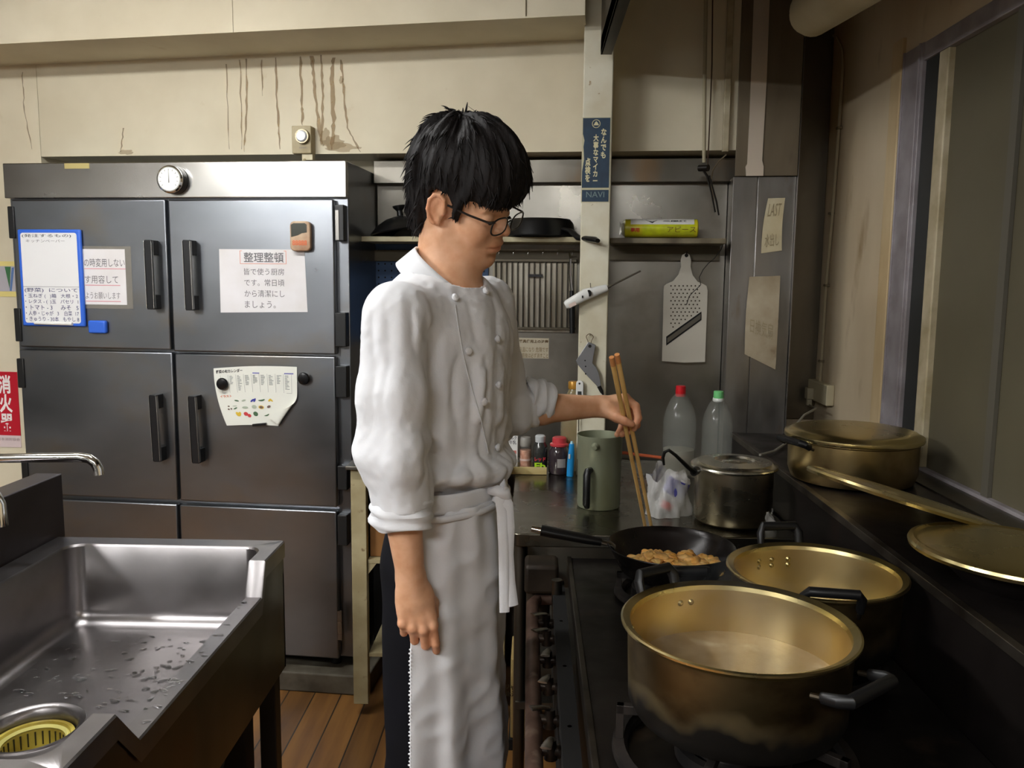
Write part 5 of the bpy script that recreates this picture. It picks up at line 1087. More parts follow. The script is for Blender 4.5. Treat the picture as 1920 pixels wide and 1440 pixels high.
# bag with an upside-down blue-labelled bottle
q = at_z(1250, 965, CZ)
tb = thing('tilted_bottle', 'overturned white bottle with blue label and red cap inside a bag', 'bottle', (q.x - 0.002, q.y + 0.005, ZC1), rot=Matrix.Translation((0, 0, 0.016)) @ Matrix.Rotation(math.radians(24), 4, 'Y'))
part(tb, 'bottle', MB().lathe([(0.012, 0.012), (0.024, 0.03), (0.031, 0.045), (0.031, 0.095), (0.024, 0.104), (0, 0.106)], n=36), mat('bottle_milky', (206, 204, 206), 0.35))
part(tb, 'label', MB().lathe([(0.0318, 0.046), (0.0318, 0.092)], n=36), mat('label_navy', (54, 50, 130), 0.4, col2=(90, 90, 160), nscale=30))
part(tb, 'cap', MB().lathe([(0, 0.0), (0.017, 0.0), (0.018, 0.02), (0.014, 0.028)], n=24), REDP)
BAGM = mat('crinkled_bag', (224, 222, 218), 0.25, trans=0.35, alpha=0.62, bump=0.8, bscale=40)
def bag(cx, cy, rx, ry, h, seed, z=ZC1, lean=0.0):
    rr_ = random.Random(seed); ph = [rr_.uniform(0, 6.28) for _ in range(8)]; m = MB()
    def f(s, t):
        a = 2 * math.pi * s; k = 1 - 0.25 * t + 0.12 * math.sin(3 * a + ph[0] + 3 * t) + 0.07 * math.sin(7 * a + ph[1] - 5 * t) + 0.05 * math.sin(13 * a + ph[2] + 9 * t)
        return Vector((cx + rx * k * math.cos(a) + lean * t, cy + ry * k * math.sin(a), z + h * t * (1 + 0.15 * math.sin(2 * a + ph[3]) + 0.08 * math.sin(5 * a + ph[4]))))
    return m.sheet(f, 64, 14)
solo('plastic_bag', 'crumpled translucent plastic bag around the overturned bottle', 'bag', bag(q.x + 0.0, q.y + 0.008, 0.062, 0.05, 0.12, 3), BAGM, angle=180)
q3 = at_z(1240, 955, CZ)
# aluminium stock pot
cs_ = at_z(1365, 985, CZ); RS = 0.105
cs_.x = at_y(1366, 930, 2.31).x; cs_.y = 2.26
ALP = mat('stockpot_aluminium', (190, 182, 160), 0.30, 1.0, col2=(150, 140, 114), nscale=4, nstretch=(1, 1, 2), rvar=0.07, col3=(84, 74, 54), n3scale=5, n3amt=(0.55, 0.8))
sp_ = thing('stock_pot', 'tall lidded aluminium stock pot standing behind the frying pan', 'pot', (cs_.x, cs_.y, ZC1))
zl = at_y(1371, 868, cs_.y).z - ZC1
part(sp_, 'pot_body', MB().lathe([(0, 0), (RS - 0.012, 0), (RS - 0.002, 0.008), (RS, 0.02), (RS, zl - 0.012), (RS + 0.004, zl - 0.008)], n=80), ALP)
LIDM = mat('lid_aluminium', (206, 204, 194), 0.25, 1.0, col2=(180, 176, 162), nscale=8, rvar=0.06)
RLd = 0.118
part(sp_, 'pot_lid', MB().lathe([(RLd - 0.002, zl - 0.010), (RLd, zl - 0.006), (RLd - 0.002, zl - 0.002), (RLd - 0.012, zl), (RLd - 0.018, zl + 0.006), (0.055, zl + 0.010), (0.05, zl + 0.004), (0.035, zl + 0.002), (0.03, zl + 0.006), (0, zl + 0.008)], n=80), LIDM)
bw = [at_y(x, y, yv) for x, y, yv in ((1303, 886, 2.17), (1290, 876, 2.15), (1266, 853, 2.13), (1254, 844, 2.13), (1246, 848, 2.13), (1243, 858, 2.13), (1245, 872, 2.13))]
part(sp_, 'handle', MB().tube(bw, [(0.007, 0.007), (0.006, 0.006), (0.0045, 0.0045), (0.0045, 0.0045), (0.0045, 0.0045), (0.0045, 0.0045), (0.003, 0.003)], n=10), BLACKP, frame=W)
q = at_y(1305, 885, 2.165); part(sp_, 'handle_boss', MB().tube([q - Vector((0.006, 0.0, 0)), q + Vector((0.006, 0.02, 0))], 0.011, n=14), BLACKP, frame=W)
# white crumpled packet with red print behind the second pot
q = at_z(1465, 985, CZ); q = Vector((0.615, 2.26, CZ))
pk2 = solo('crumpled_packet', 'crumpled white packet with red print behind the gold pot', 'packet', bag(q.x, q.y - 0.05, 0.05, 0.03, 0.045, 9, z=ZC1), mat('packet_film', (200, 198, 192), 0.35, bump=0.6, bscale=40), angle=180)
# low shelf unit and boxes left of the counter, seen behind the cook
SHP = mat('cream_post_paint', (176, 164, 128), 0.6, col2=(150, 136, 100), nscale=8, bump=0.2, bscale=30, col3=(110, 90, 56), n3scale=25, n3amt=(0.66, 0.74))
pa = at_y(660, 1100, 2.62); pb_ = at_y(688, 1100, 2.62)
su = thing('storage_rack', 'low cream-painted storage rack between refrigerator and counter', 'rack', (pa.x + 0.2, 2.75, 0))
zt = at_y(650, 872, 2.62).z
part(su, 'post', MB().box((pa.x, 2.62, 0.045), (pb_.x, 2.655, zt - 0.01)), SHP, frame=W, bevel=0.002)
part(su, 'post', MB().box((X0 - 0.06, 2.62, 0.0), (X0 - 0.025, 2.655, zt - 0.01)), SHP, frame=W, bevel=0.002)
part(su, 'top', MB().box((pa.x - 0.012, 2.60, zt - 0.012), (X0 - 0.02, 2.98, zt)), STEELD, frame=W, bevel=0.002)
z2 = at_y(712, 1048, 2.64).z; z3 = 0.22
part(su, 'shelf_board', MB().box((pb_.x + 0.002, 2.63, z2 - 0.012), (X0 - 0.06, 2.98, z2)), SHP, frame=W)
part(su, 'shelf_board', MB().box((pb_.x + 0.002, 2.63, z3 - 0.012), (X0 - 0.06, 2.98, z3)), SHP, frame=W)
part(su, 'back_panel', MB().box((pa.x, 2.985, 0), (X0 - 0.03, 2.99, zt)), DARK, frame=W)
part(su, 'bracket', MB().prism([(pb_.x + 0.002, z2 - 0.013), (pb_.x + 0.03, z2 - 0.013), (pb_.x + 0.002, z2 - 0.05)], 'y', 2.632, 2.64), SHP, frame=W)
q0 = at_y(694, 1040, 2.66); q1 = at_y(745, 995, 2.66)
ob = thing('cardboard_box', 'small brown cardboard box with yellow edge behind the hanging arm', 'box', ((q0.x + q1.x) / 2, 2.75, z2 + 0.001))
part(ob, 'carton', MB().box((q0.x, 2.66, z2 + 0.001), (q1.x - 0.012, 2.84, q1.z + 0.02)), mat('box_brown', (150, 104, 56), 0.7, col2=(120, 80, 40), nscale=10), frame=W, bevel=0.003)
part(ob, 'edge_tape', MB().box((q1.x - 0.0115, 2.655, z2 + 0.001), (q1.x, 2.84, q1.z + 0.02)), mat('tape_yellow', (190, 170, 50), 0.5), frame=W)
q0 = at_y(722, 1128, 2.70); q1 = at_y(742, 1066, 2.70)
solo('paper_sack', 'white sack corner seen between the rack and the trousers', 'sack', MB().prism([(q0.x - 0.002, q0.z), (q1.x + 0.16, q0.z), (q1.x + 0.15, q1.z + 0.02), (q1.x - 0.004, q1.z + 0.01)], 'y', 2.68, 2.8), mat('sack_white', (186, 182, 166), 0.7, bump=0.3, bscale=30), bevel=0.006)
solo('storage_crate', 'brown crate under the white sack on the low rack', 'crate', MB().box((q0.x + 0.0, 2.67, z3 + 0.001), (q1.x + 0.2, 2.9, q0.z - 0.002)), mat('crate_brown', (96, 78, 54), 0.7, col2=(70, 54, 36), nscale=8), bevel=0.004)
# boxes under the counter
q0 = at_y(946, 1314, 2.45); q1 = at_y(984, 1236, 2.45)
bx = thing('carton_box', 'kraft carton with dark printing on the floor under the counter', 'box', (0.05, 2.55, 0.0))
kr = mat('kraft_card', (186, 160, 104), 0.7, col2=(166, 140, 88), nscale=8)
zz = max(0.0, 0.0)
part(bx, 'carton', MB().box((X0 + 0.0, 2.45, 0.035), (q1.x + 0.03, 2.62, q1.z)), kr, frame=W, bevel=0.003)
part(bx, 'base_tray', MB().box((X0 - 0.005, 2.44, 0.0), (q1.x + 0.04, 2.63, 0.034)), DARK, frame=W)
part(bx, 'printing', text_mb(['ジャガイモ', '北海道産'], (q0.x - 0.0, q1.z - 0.08, q1.x + 0.02, q0.z + 0.012), 2.449, bold=0.02), mat('print_brown', (60, 46, 26), 0.7), frame=W)
part(bx, 'printing', text_mb(['ム'], (q1.x - 0.02, q1.z - 0.035, q1.x - 0.0, q1.z - 0.055), 2.449, bold=0.02), MATS['print_brown'], frame=W)
# ================================================================== sink
KX0, KX1, KY0, KY1, KZ = -1.163, -0.600, 0.985, 1.955, 0.82
sk_ = thing('kitchen_sink', 'deep stainless steel sink with a lowered front edge in the left foreground', 'sink', ((KX0 + KX1) / 2, (KY0 + KY1) / 2, 0))
def notch(y):
    ya, yb, yc, yd = 1.13, 1.195, 1.775, 1.806
    if y <= ya or y >= yd: return 0.0
    if y < yb: return (y - ya) / (yb - ya)
    if y > yc: return (yd - y) / (yd - yc)
    return 1.0
def ring(x0, y0, x1, y1, r, z, drop=0.075):
    pts = []
    nC = 6
    def arc(cx, cy, a0):
        for k in range(nC + 1):
            a = math.radians(a0 + 90 * k / nC); pts.append((cx + r * math.cos(a), cy + r * math.sin(a)))
    arc(x1 - r, y0 + r, -90)
    for y in ys_full: pts.append((x1, min(max(y, y0 + r + 0.0004), y1 - r - 0.0004)))
    arc(x1 - r, y1 - r, 0); arc(x0 + r, y1 - r, 90)
    for y in ys_full[::-1]: pts.append((x0, min(max(y, y0 + r + 0.0004), y1 - r - 0.0004)))
    arc(x0 + r, y0 + r, 180)
    out = []
    for x, y in pts:
        zz = z
        if drop and x > x1 - 0.002: zz = z - drop * notch(y)
        out.append((x, y, zz))
    return out
ys_full = [1.13, 1.145, 1.16, 1.18, 1.195, 1.35, 1.5, 1.65, 1.775, 1.783, 1.79, 1.798, 1.806]
IX0, IX1, IY0, IY1 = -1.100, -0.640, 1.015, 1.900
FZ = 0.624; rb = 0.035
rings = [ring(KX0, KY0, KX1, KY1, 0.004, KZ - 0.04), ring(KX0, KY0, KX1, KY1, 0.004, KZ - 0.003), ring(KX0 + 0.003, KY0 + 0.003, KX1 - 0.003, KY1 - 0.003, 0.004, KZ),
         ring(IX0 - 0.004, IY0 - 0.004, IX1 + 0.004, IY1 + 0.004, 0.04, KZ), ring(IX0, IY0, IX1, IY1, 0.038, KZ - 0.005)]
for k in range(0, 7):
    a = math.pi / 2 * k / 6; o = rb * (1 - math.cos(a)); zz = FZ + rb * (1 - math.sin(a))
    rings.append(ring(IX0 + o, IY0 + o, IX1 - o, IY1 - o, max(0.038 - o * 0.6, 0.006), zz, drop=0.0))
n = len(rings[0]); mb = MB(); vs = [p for r_ in rings for p in r_]
fs = [(i * n + j, (i) * n + (j + 1) % n, (i + 1) * n + (j + 1) % n, (i + 1) * n + j) for i in range(len(rings) - 1) for j in range(n)]
mb.add(vs, fs)
part(sk_, 'basin', mb, SINKS, frame=W, angle=40)
# floor of the basin with the drain opening, slightly sloping
DC = at_z(60, 1363, FZ); RD = 0.088
mb = MB(); last = rings[-1]; dn = 72
circ = [(DC.x + RD * math.cos(2 * math.pi * k / dn), DC.y + RD * math.sin(2 * math.pi * k / dn), FZ - 0.003) for k in range(dn)]
# radial fan between outer outline and circle
def outl(a):
    dx, dy = math.cos(a), math.sin(a); best = 1e9
    for i in range(n):
        (x0, y0, _), (x1, y1, _) = last[i], last[(i + 1) % n]; ex, ey = x1 - x0, y1 - y0
        den = dx * ey - dy * ex
        if abs(den) < 1e-9: continue
        t = ((x0 - DC.x) * ey - (y0 - DC.y) * ex) / den; s = ((x0 - DC.x) * dy - (y0 - DC.y) * dx) / den
        if t > 0 and -1e-6 <= s <= 1 + 1e-6: best = min(best, t)
    return (DC.x + dx * best, DC.y + dy * best, FZ)
oo = [(x, y, FZ) for x, y, _ in last]
circ = []
for x, y, _ in last:
    a = math.atan2(y - DC.y, x - DC.x); circ.append((DC.x + RD * math.cos(a), DC.y + RD * math.sin(a), FZ))
# densify so that the round opening stays round
oo2, ci2 = [], []
for i in range(n):
    j = (i + 1) % n
    a0 = math.atan2(oo[i][1] - DC.y, oo[i][0] - DC.x); a1 = math.atan2(oo[j][1] - DC.y, oo[j][0] - DC.x)
    da = (a1 - a0 + math.pi) % (2 * math.pi) - math.pi; m_ = max(1, int(abs(da) / 0.08))
    for k in range(m_):
        t = k / m_; a = a0 + da * t
        oo2.append(tuple(oo[i][q] * (1 - t) + oo[j][q] * t for q in range(3))); ci2.append((DC.x + RD * math.cos(a), DC.y + RD * math.sin(a), FZ - 0.002))
dn = len(oo2); mb.add(oo2 + ci2, [(k, (k + 1) % dn, dn + (k + 1) % dn, dn + k) for k in range(dn)])
part(sk_, 'basin_floor', mb, SINKS, frame=W, angle=20)
part(sk_, 'skirt', MB().box((KX1 - 0.012, KY0 + 0.004, 0.50), (KX1 - 0.004, KY1 - 0.004, 0.742)).box((KX0 + 0.004, KY1 - 0.012, 0.50), (KX1 - 0.004, KY1 - 0.004, 0.78)).box((KX0 + 0.004, KY0 + 0.004, 0.50), (KX1 - 0.004, KY0 + 0.012, 0.78)), STEELD, frame=W)
part(sk_, 'skirt', MB().prism([(KY0 + 0.01, 0.742), (1.195, 0.742), (1.13, KZ - 0.004), (KY0 + 0.01, KZ - 0.004)], 'x', KX1 - 0.012, KX1 - 0.003), STEELD, frame=W)
part(sk_, 'skirt', MB().prism([(1.775, 0.742), (KY1 - 0.01, 0.742), (KY1 - 0.01, KZ - 0.004), (1.806, KZ - 0.004)], 'x', KX1 - 0.012, KX1 - 0.003), STEELD, frame=W)
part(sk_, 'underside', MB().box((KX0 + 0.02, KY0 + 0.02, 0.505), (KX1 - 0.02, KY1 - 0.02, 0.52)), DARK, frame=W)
BSZ = 0.970
part(sk_, 'backsplash', MB().box((KX0 - 0.066, KY0 - 0.5, 0.60), (KX0 - 0.001, KY1 + 0.035, BSZ)), mat('dark_backsplash', (92, 86, 88), 0.40, 0.9, col2=(74, 68, 68), nscale=4), frame=W, bevel=0.003)
for x in (KX0 + 0.04, KX1 - 0.035):
    for y in (KY0 + 0.04, KY1 - 0.04):
        lg = part(sk_, 'leg', MB().box((x - 0.02, y - 0.02, 0.01), (x + 0.02, y + 0.02, 0.504)), mat('leg_dark_steel', (70, 66, 60), 0.45, 0.8) if 'leg_dark_steel' not in MATS else MATS['leg_dark_steel'], frame=W, bevel=0.002)
part(sk_, 'lower_rail', MB().box((KX1 - 0.045, KY0 + 0.06, 0.16), (KX1 - 0.025, KY1 - 0.06, 0.19)), MATS['leg_dark_steel'], frame=W)
# neighbouring drainboard at the bottom left corner
dq = at_z(187, 1423, KZ - 0.02)
solo('drainboard', 'pale edge of the worktop joined to the near end of the sink', 'worktop', MB().box((KX0 - 0.001, KY0 - 0.6, KZ - 0.05), (KX1 + 0.002, KY0 - 0.004, KZ - 0.004)), SINKS, bevel=0.004)
# drain: steel ring and yellow basket
dr = thing('drain_strainer', 'round sink drain with a yellowed perforated basket strainer', 'strainer', (DC.x, DC.y, FZ - 0.05))
part(dr, 'flange', MB().lathe([(RD + 0.003, 0.048), (RD + 0.001, 0.0505), (RD - 0.006, 0.049), (RD - 0.011, 0.044), (RD - 0.014, 0.030), (RD - 0.014, 0.0)], n=72), SINKS)
YB = mat('yellowed_plastic', (196, 180, 84), 0.35, col2=(150, 130, 50), nscale=14, sss=0.0, bump=0.2, bscale=40)
r0 = RD - 0.017
part(dr, 'basket', MB().lathe([(r0, 0.022), (r0 - 0.001, 0.026), (r0 - 0.008, 0.026), (r0 - 0.010, 0.020), (r0 - 0.018, 0.016), (r0 - 0.020, -0.02), (0, -0.024)], n=64), YB)
part(dr, 'basket_ring', MB().lathe([(r0 - 0.010, 0.0215), (r0 - 0.014, 0.024), (r0 - 0.018, 0.019)], n=64), mat('yellow_ring', (222, 214, 130), 0.3))
g = MB()
for k in range(26):
    a = 2 * math.pi * k / 26; r = r0 - 0.0185; g.box((-0.0014, -0.0005, -0.016), (0.0014, 0.0012, 0.013)); 
    R_ = Matrix.Rotation(a, 4, 'Z') @ Matrix.Translation((0, -r + 0.0, 0)); g.v[-8:] = [tuple(R_ @ Vector(v)) for v in g.v[-8:]]
for i in range(-5, 6):
    for j in range(-5, 6):
        x, y = i * 0.009, j * 0.009
        if math.hypot(x, y) < r0 - 0.026: g.box((x - 0.0025, y - 0.0025, -0.0245), (x + 0.0025, y + 0.0025, -0.0215))
part(dr, 'perforations', g, mat('slot_dark', (50, 46, 22), 0.8), kind='stuff')
# water drops on the basin floor and front rim
WAT = mat('water_drops', (235, 238, 240), 0.04, trans=1.0, ior=1.33)
dm = MB(); rnd = random.Random(5)
def drop(x, y, z, r, el, rot):
    nn_ = 12; m = [(x, y, z + r * 0.28)]; ph = rnd.uniform(0, 6)
    for k, f, h in ((0, 0.7, 0.2), (1, 1.0, 0.0)):
        for i in range(nn_):
            a = 2 * math.pi * i / nn_; q = r * f * (1 + 0.25 * math.sin(2 * a + ph) + 0.15 * math.sin(3 * a + ph * 2)); X_ = q * math.cos(a) * el; Y_ = q * math.sin(a)
            m.append((x + X_ * math.cos(rot) - Y_ * math.sin(rot), y + X_ * math.sin(rot) + Y_ * math.cos(rot), z + r * h))
    fs = [(0, 1 + i, 1 + (i + 1) % nn_) for i in range(nn_)] + [(1 + i, 1 + nn_ + i, 1 + nn_ + (i + 1) % nn_, 1 + (i + 1) % nn_) for i in range(nn_)]
    dm.add(m, fs)
for k in range(260):
    x = rnd.uniform(IX0 + 0.05, IX1 - 0.05); y = rnd.uniform(IY0 + 0.05, IY1 - 0.06)
    if math.hypot(x - DC.x, y - DC.y) < RD + 0.02: continue
    drop(x, y, FZ + 0.0002, rnd.uniform(0.002, 0.0065) * (1.4 if rnd.random() < 0.15 else 1), rnd.uniform(1, 1.8), rnd.uniform(-0.5, 0.5))
for k in range(26):
    drop(KX1 - 0.022 + rnd.uniform(-0.012, 0.010), rnd.uniform(1.22, 1.75), KZ - 0.0745, rnd.uniform(0.0025, 0.006), rnd.uniform(1, 1.5), 0)
solo('water_drops', 'scattered water drops on the sink floor and front edge', 'water', dm, WAT, kind='stuff', angle=180)
# taps over the sink
def tap(lab, tip, tipz, y0, wall_x=KX0 - 0.036, z=None, r=0.0105):
    t = thing('faucet', lab, 'faucet', (wall_x, y0, BSZ + 0.001)); z = z or tipz
    part(t, 'base', MB().tube([(wall_x, y0, BSZ + 0.0005), (wall_x, y0, BSZ + 0.03), (wall_x, y0, z + 0.0)], [0.024, 0.016, 0.014], n=20), CHROME, frame=W)
    part(t, 'spout', MB().tube([(wall_x, y0, z), (tip.x - 0.04, tip.y, z + 0.006), (tip.x - 0.02, tip.y, z + 0.003), (tip.x - 0.008, tip.y, z - 0.006), (tip.x - 0.001, tip.y, z - 0.02), (tip.x, tip.y, tipz)], [r, r, r, r, r, r * 1.05], n=18), CHROME, frame=W)
    part(t, 'handle', MB().tube([(wall_x, y0, z + 0.015), (wall_x, y0, z + 0.035)], 0.012, n=14).tube([(wall_x - 0.03, y0, z + 0.035), (wall_x + 0.03, y0, z + 0.035)], 0.006, n=10), CHROME, frame=W)
tipA = at_y(186, 890, 1.75); zA = at_y(120, 862, 1.75).z
solo('added_dark_bin', 'added black bin that deepens the shade under the sink', 'bin', MB().lathe([(0, 0.002), (0.17, 0.002), (0.2, 0.40), (0.21, 0.41), (0.2, 0.42), (0.19, 0.41)], (-0.86, 1.62, 0), n=40), BLACKP)  # bin added so the floor under the sink looks deeply shaded
solo('added_dark_crate', 'added dark crate that deepens the shade under the far sink end', 'crate', MB().box((-1.15, 1.86, 0.001), (-0.68, 1.925, 0.47)), mat('crate_dark', (48, 40, 34), 0.7, col2=(34, 28, 24), nscale=6), bevel=0.004)  # added dark block, stands in for floor shade at the far end
tap('chrome faucet with a long swan spout over the far half of the sink', tipA, tipA.z, 1.75, z=zA)
tipB = at_y(3, 986, 1.42); tap('chrome faucet tip at the left edge over the near sink half', tipB, tipB.z, 1.42, z=tipB.z + 0.06)
# ================================================================== organic shapes: distance fields meshed by surface nets
def npv(v): return np.array(tuple(v), dtype=np.float64)
def rcone(a, b, ra, rb, sc=None):
    a, b = npv(a), npv(b); ba = b - a; L2_ = float(ba @ ba) + 1e-12
    def f(P):
        pa = P - a; t = np.clip(pa @ ba / L2_, 0, 1)
        return np.linalg.norm(pa - t[:, None] * ba, axis=1) - (ra + (rb - ra) * t)
    return f, (a + b) / 2, math.sqrt(L2_) / 2 + max(ra, rb)
def ell(c, r, R=None):
    c, r = npv(c), npv(r); Rm = np.array(R.to_3x3()) if R is not None else np.eye(3)
    def f(P):
        q = (P - c) @ Rm; k0 = np.linalg.norm(q / r, axis=1); k1 = np.linalg.norm(q / (r * r), axis=1)
        return np.where(k1 < 1e-6, -r.min(), k0 * (k0 - 1) / np.maximum(k1, 1e-6))
    return f, c, float(r.max())
def flat_cone(a, b, ra, rb, n, k):
    """round cone flattened along n by the factor k (<1)"""
    a, b, n = npv(a), npv(b), npv(n); n = n / np.linalg.norm(n)
    g, c, R = rcone(a, b, ra, rb)
    def f(P):
        h = (P - a) @ n; Q = P + np.outer(h * (1 / k - 1), n); return g(Q) * (0.5 + 0.5 * k)
    return f, c, R
def poly_sdf(pts):
    V = np.array(pts); n = len(V)
    def f(Q):
        d = np.full(len(Q), 1e9); s = np.zeros(len(Q), dtype=bool)
        for i in range(n):
            a, b = V[i], V[(i + 1) % n]; e = b - a; w = Q - a; t = np.clip(w @ e / (e @ e), 0, 1)
            d = np.minimum(d, ((w - t[:, None] * e) ** 2).sum(1))
            cnd = ((a[1] > Q[:, 1]) != (b[1] > Q[:, 1]))
            xi = a[0] + (Q[:, 1] - a[1]) * e[0] / (e[1] if abs(e[1]) > 1e-12 else 1e-12)
            s ^= cnd & (Q[:, 0] < xi)
        d = np.sqrt(d); return np.where(s, -d, d)
    return f
class Field:
    def __init__(s): s.ops = []; s.post = None
    def u(s, prim, k=0.01): s.ops.append(('u', prim, k)); return s
    def sub(s, prim, k=0.005): s.ops.append(('s', prim, k)); return s
    def ev(s, P, cen=None, rad=None):
        d = np.full(len(P), 0.5)
        for op, (f, c, R), k in s.ops:
            if cen is not None and np.linalg.norm(cen - c) > R + rad + 0.03: continue
            e = f(P)
            if op == 'u':
                h = np.clip(0.5 + 0.5 * (d - e) / k, 0, 1); d = d * (1 - h) + e * h - k * h * (1 - h)
            else:
                e = -e; h = np.clip(0.5 - 0.5 * (d - e) / k, 0, 1); d = d * (1 - h) + e * h + k * h * (1 - h)
        if s.post: d = s.post(P, d)
        return d
def surface(field, lo, hi, vox, B=16):
    lo = np.array(lo, float); dims = np.ceil((np.array(hi) - lo) / vox / B).astype(int) * B
    vol = np.full(dims, 0.5, dtype=np.float32); rad = B * vox * 0.87
    g = np.stack(np.meshgrid(*[np.arange(B)] * 3, indexing='ij'), -1).reshape(-1, 3)
    nb = dims // B
    cs = np.stack(np.meshgrid(*[np.arange(n) for n in nb], indexing='ij'), -1).reshape(-1, 3)
    cc_ = lo + (cs * B + B / 2) * vox
    dc = field.ev(cc_)
    for (bi, bj, bk_), c, d0 in zip(cs, cc_, dc):
        sl_ = (slice(bi * B, bi * B + B), slice(bj * B, bj * B + B), slice(bk_ * B, bk_ * B + B))
        if abs(d0) > rad * 1.35 + 0.02: vol[sl_] = d0; continue
        P = lo + (g + np.array([bi, bj, bk_]) * B) * vox
        vol[sl_] = field.ev(P, c, rad).reshape(B, B, B)
    s = vol < 0
    m = np.zeros(dims - 1, dtype=np.int8)
    for dx in (0, 1):
        for dy in (0, 1):
            for dz in (0, 1): m += s[dx:dims[0] - 1 + dx, dy:dims[1] - 1 + dy, dz:dims[2] - 1 + dz]
    act = np.argwhere((m > 0) & (m < 8)); idx = np.full(dims - 1, -1, dtype=np.int32); idx[tuple(act.T)] = np.arange(len(act))
    cor = np.array([(i, j, k) for i in (0, 1) for j in (0, 1) for k in (0, 1)])
    val = np.stack([vol[tuple((act + c).T)] for c in cor], 1)
    acc = np.zeros((len(act), 3)); cnt = np.zeros(len(act))
    for a in range(8):
        for b in range(a + 1, 8):
            if np.abs(cor[a] - cor[b]).sum() != 1: continue
            va, vb = val[:, a], val[:, b]; x = (va < 0) != (vb < 0); t = np.where(x, va / np.where(x, va - vb, 1), 0)
            acc += np.where(x[:, None], cor[a] + t[:, None] * (cor[b] - cor[a]), 0); cnt += x
    V = lo + (act + acc / cnt[:, None]) * vox
    faces = []
    for ax in range(3):
        o1, o2 = [(1, 2), (2, 0), (0, 1)][ax]
        sh = [slice(None)] * 3; sh2 = list(sh); sh[ax] = slice(0, -1); sh2[ax] = slice(1, None)
        ch = s[tuple(sh)] != s[tuple(sh2)]
        e = np.argwhere(ch); e = e[(e[:, o1] > 0) & (e[:, o2] > 0) & (e[:, o1] < dims[o1] - 1) & (e[:, o2] < dims[o2] - 1) & (e[:, ax] < dims[ax] - 1)]
        d1 = np.zeros(3, int); d1[o1] = 1; d2 = np.zeros(3, int); d2[o2] = 1
        q = np.stack([idx[tuple((e - d1 - d2).T)], idx[tuple((e - d2).T)], idx[tuple(e.T)], idx[tuple((e - d1).T)]], 1)
        fl = ~s[tuple(e.T)]; q[fl] = q[fl][:, ::-1]; faces.append(q)
    F = np.concatenate(faces); F = F[(F >= 0).all(1)]
    return V, F
def grid_mesh(name, V, F, m, R, col=None, smooth_it=1):
    """mesh from arrays given in world coordinates, stored in the frame R"""
    Ri = np.array(R.inverted()); V2 = V @ Ri[:3, :3].T + Ri[:3, 3]
    me = bpy.data.meshes.new(name); me.vertices.add(len(V2)); me.vertices.foreach_set('co', V2.astype(np.float32).ravel())
    me.loops.add(len(F) * 4); me.loops.foreach_set('vertex_index', F.astype(np.int32).ravel())
    me.polygons.add(len(F)); me.polygons.foreach_set('loop_start', np.arange(0, len(F) * 4, 4, dtype=np.int32)); me.polygons.foreach_set('loop_total', np.full(len(F), 4, dtype=np.int32))
    me.update(calc_edges=True); me.validate()
    me.polygons.foreach_set('use_smooth', [True] * len(me.polygons)); me.materials.append(m)
    if col is not None:
        at = me.color_attributes.new('tint', 'FLOAT_COLOR', 'POINT'); at.data.foreach_set('color', np.concatenate([col, np.ones((len(col), 1))], 1).astype(np.float32).ravel())
    me.update(); return me
def field_part(root, name, field, lo, hi, vox, m, colf=None, label=None):
    V, F = surface(field, lo, hi, vox); R = ROOTM[root]
    o = bpy.data.objects.new(name, grid_mesh(name, V, F, m, R, colf(V) if colf else None)); COL.objects.link(o); o.parent = root; ROOTM[o] = R
    if label: o['label'] = label
    return o, V, F
_rs = np.random.RandomState(11); _lat = _rs.rand(64, 64, 64)
def vnoise(P, scale, seed=0):
    Q = P * np.array(scale) + seed * 7.31; i = np.floor(Q).astype(int); f = Q - i; f = f * f * (3 - 2 * f); r = 0
    for dx in (0, 1):
        for dy in (0, 1):
            for dz in (0, 1):
                w = (f[:, 0] if dx else 1 - f[:, 0]) * (f[:, 1] if dy else 1 - f[:, 1]) * (f[:, 2] if dz else 1 - f[:, 2])
                r = r + w * _lat[(i[:, 0] + dx) % 64, (i[:, 1] + dy) % 64, (i[:, 2] + dz) % 64]
    return r * 2 - 1
# ================================================================== the cook
YP = 1.58
BH = math.radians(25)                       # chest turned a little towards the camera
cf_ = Vector((math.cos(BH), -math.sin(BH), 0)); rt = Vector((-math.sin(BH), -math.cos(BH), 0)); upz = Vector((0, 0, 1))
BM = Matrix((cf_, -rt, upz)).transposed()    # columns: front, left, up
hips = at_y(836, 990, YP)
cook = thing('person', 'cook in white jacket and apron, black trousers and glasses, stirring a pan with chopsticks', 'person', (hips.x, YP, 0))
A_ = at_y
nb = A_(838, 520, YP)
sN, eN, wN = A_(744, 594, 1.43), A_(741, 850, 1.395), A_(772, 1096, 1.41)
sF, eF, wF = A_(912, 572, 1.745), A_(948, 768, 1.765), A_(1126, 762, 1.865)
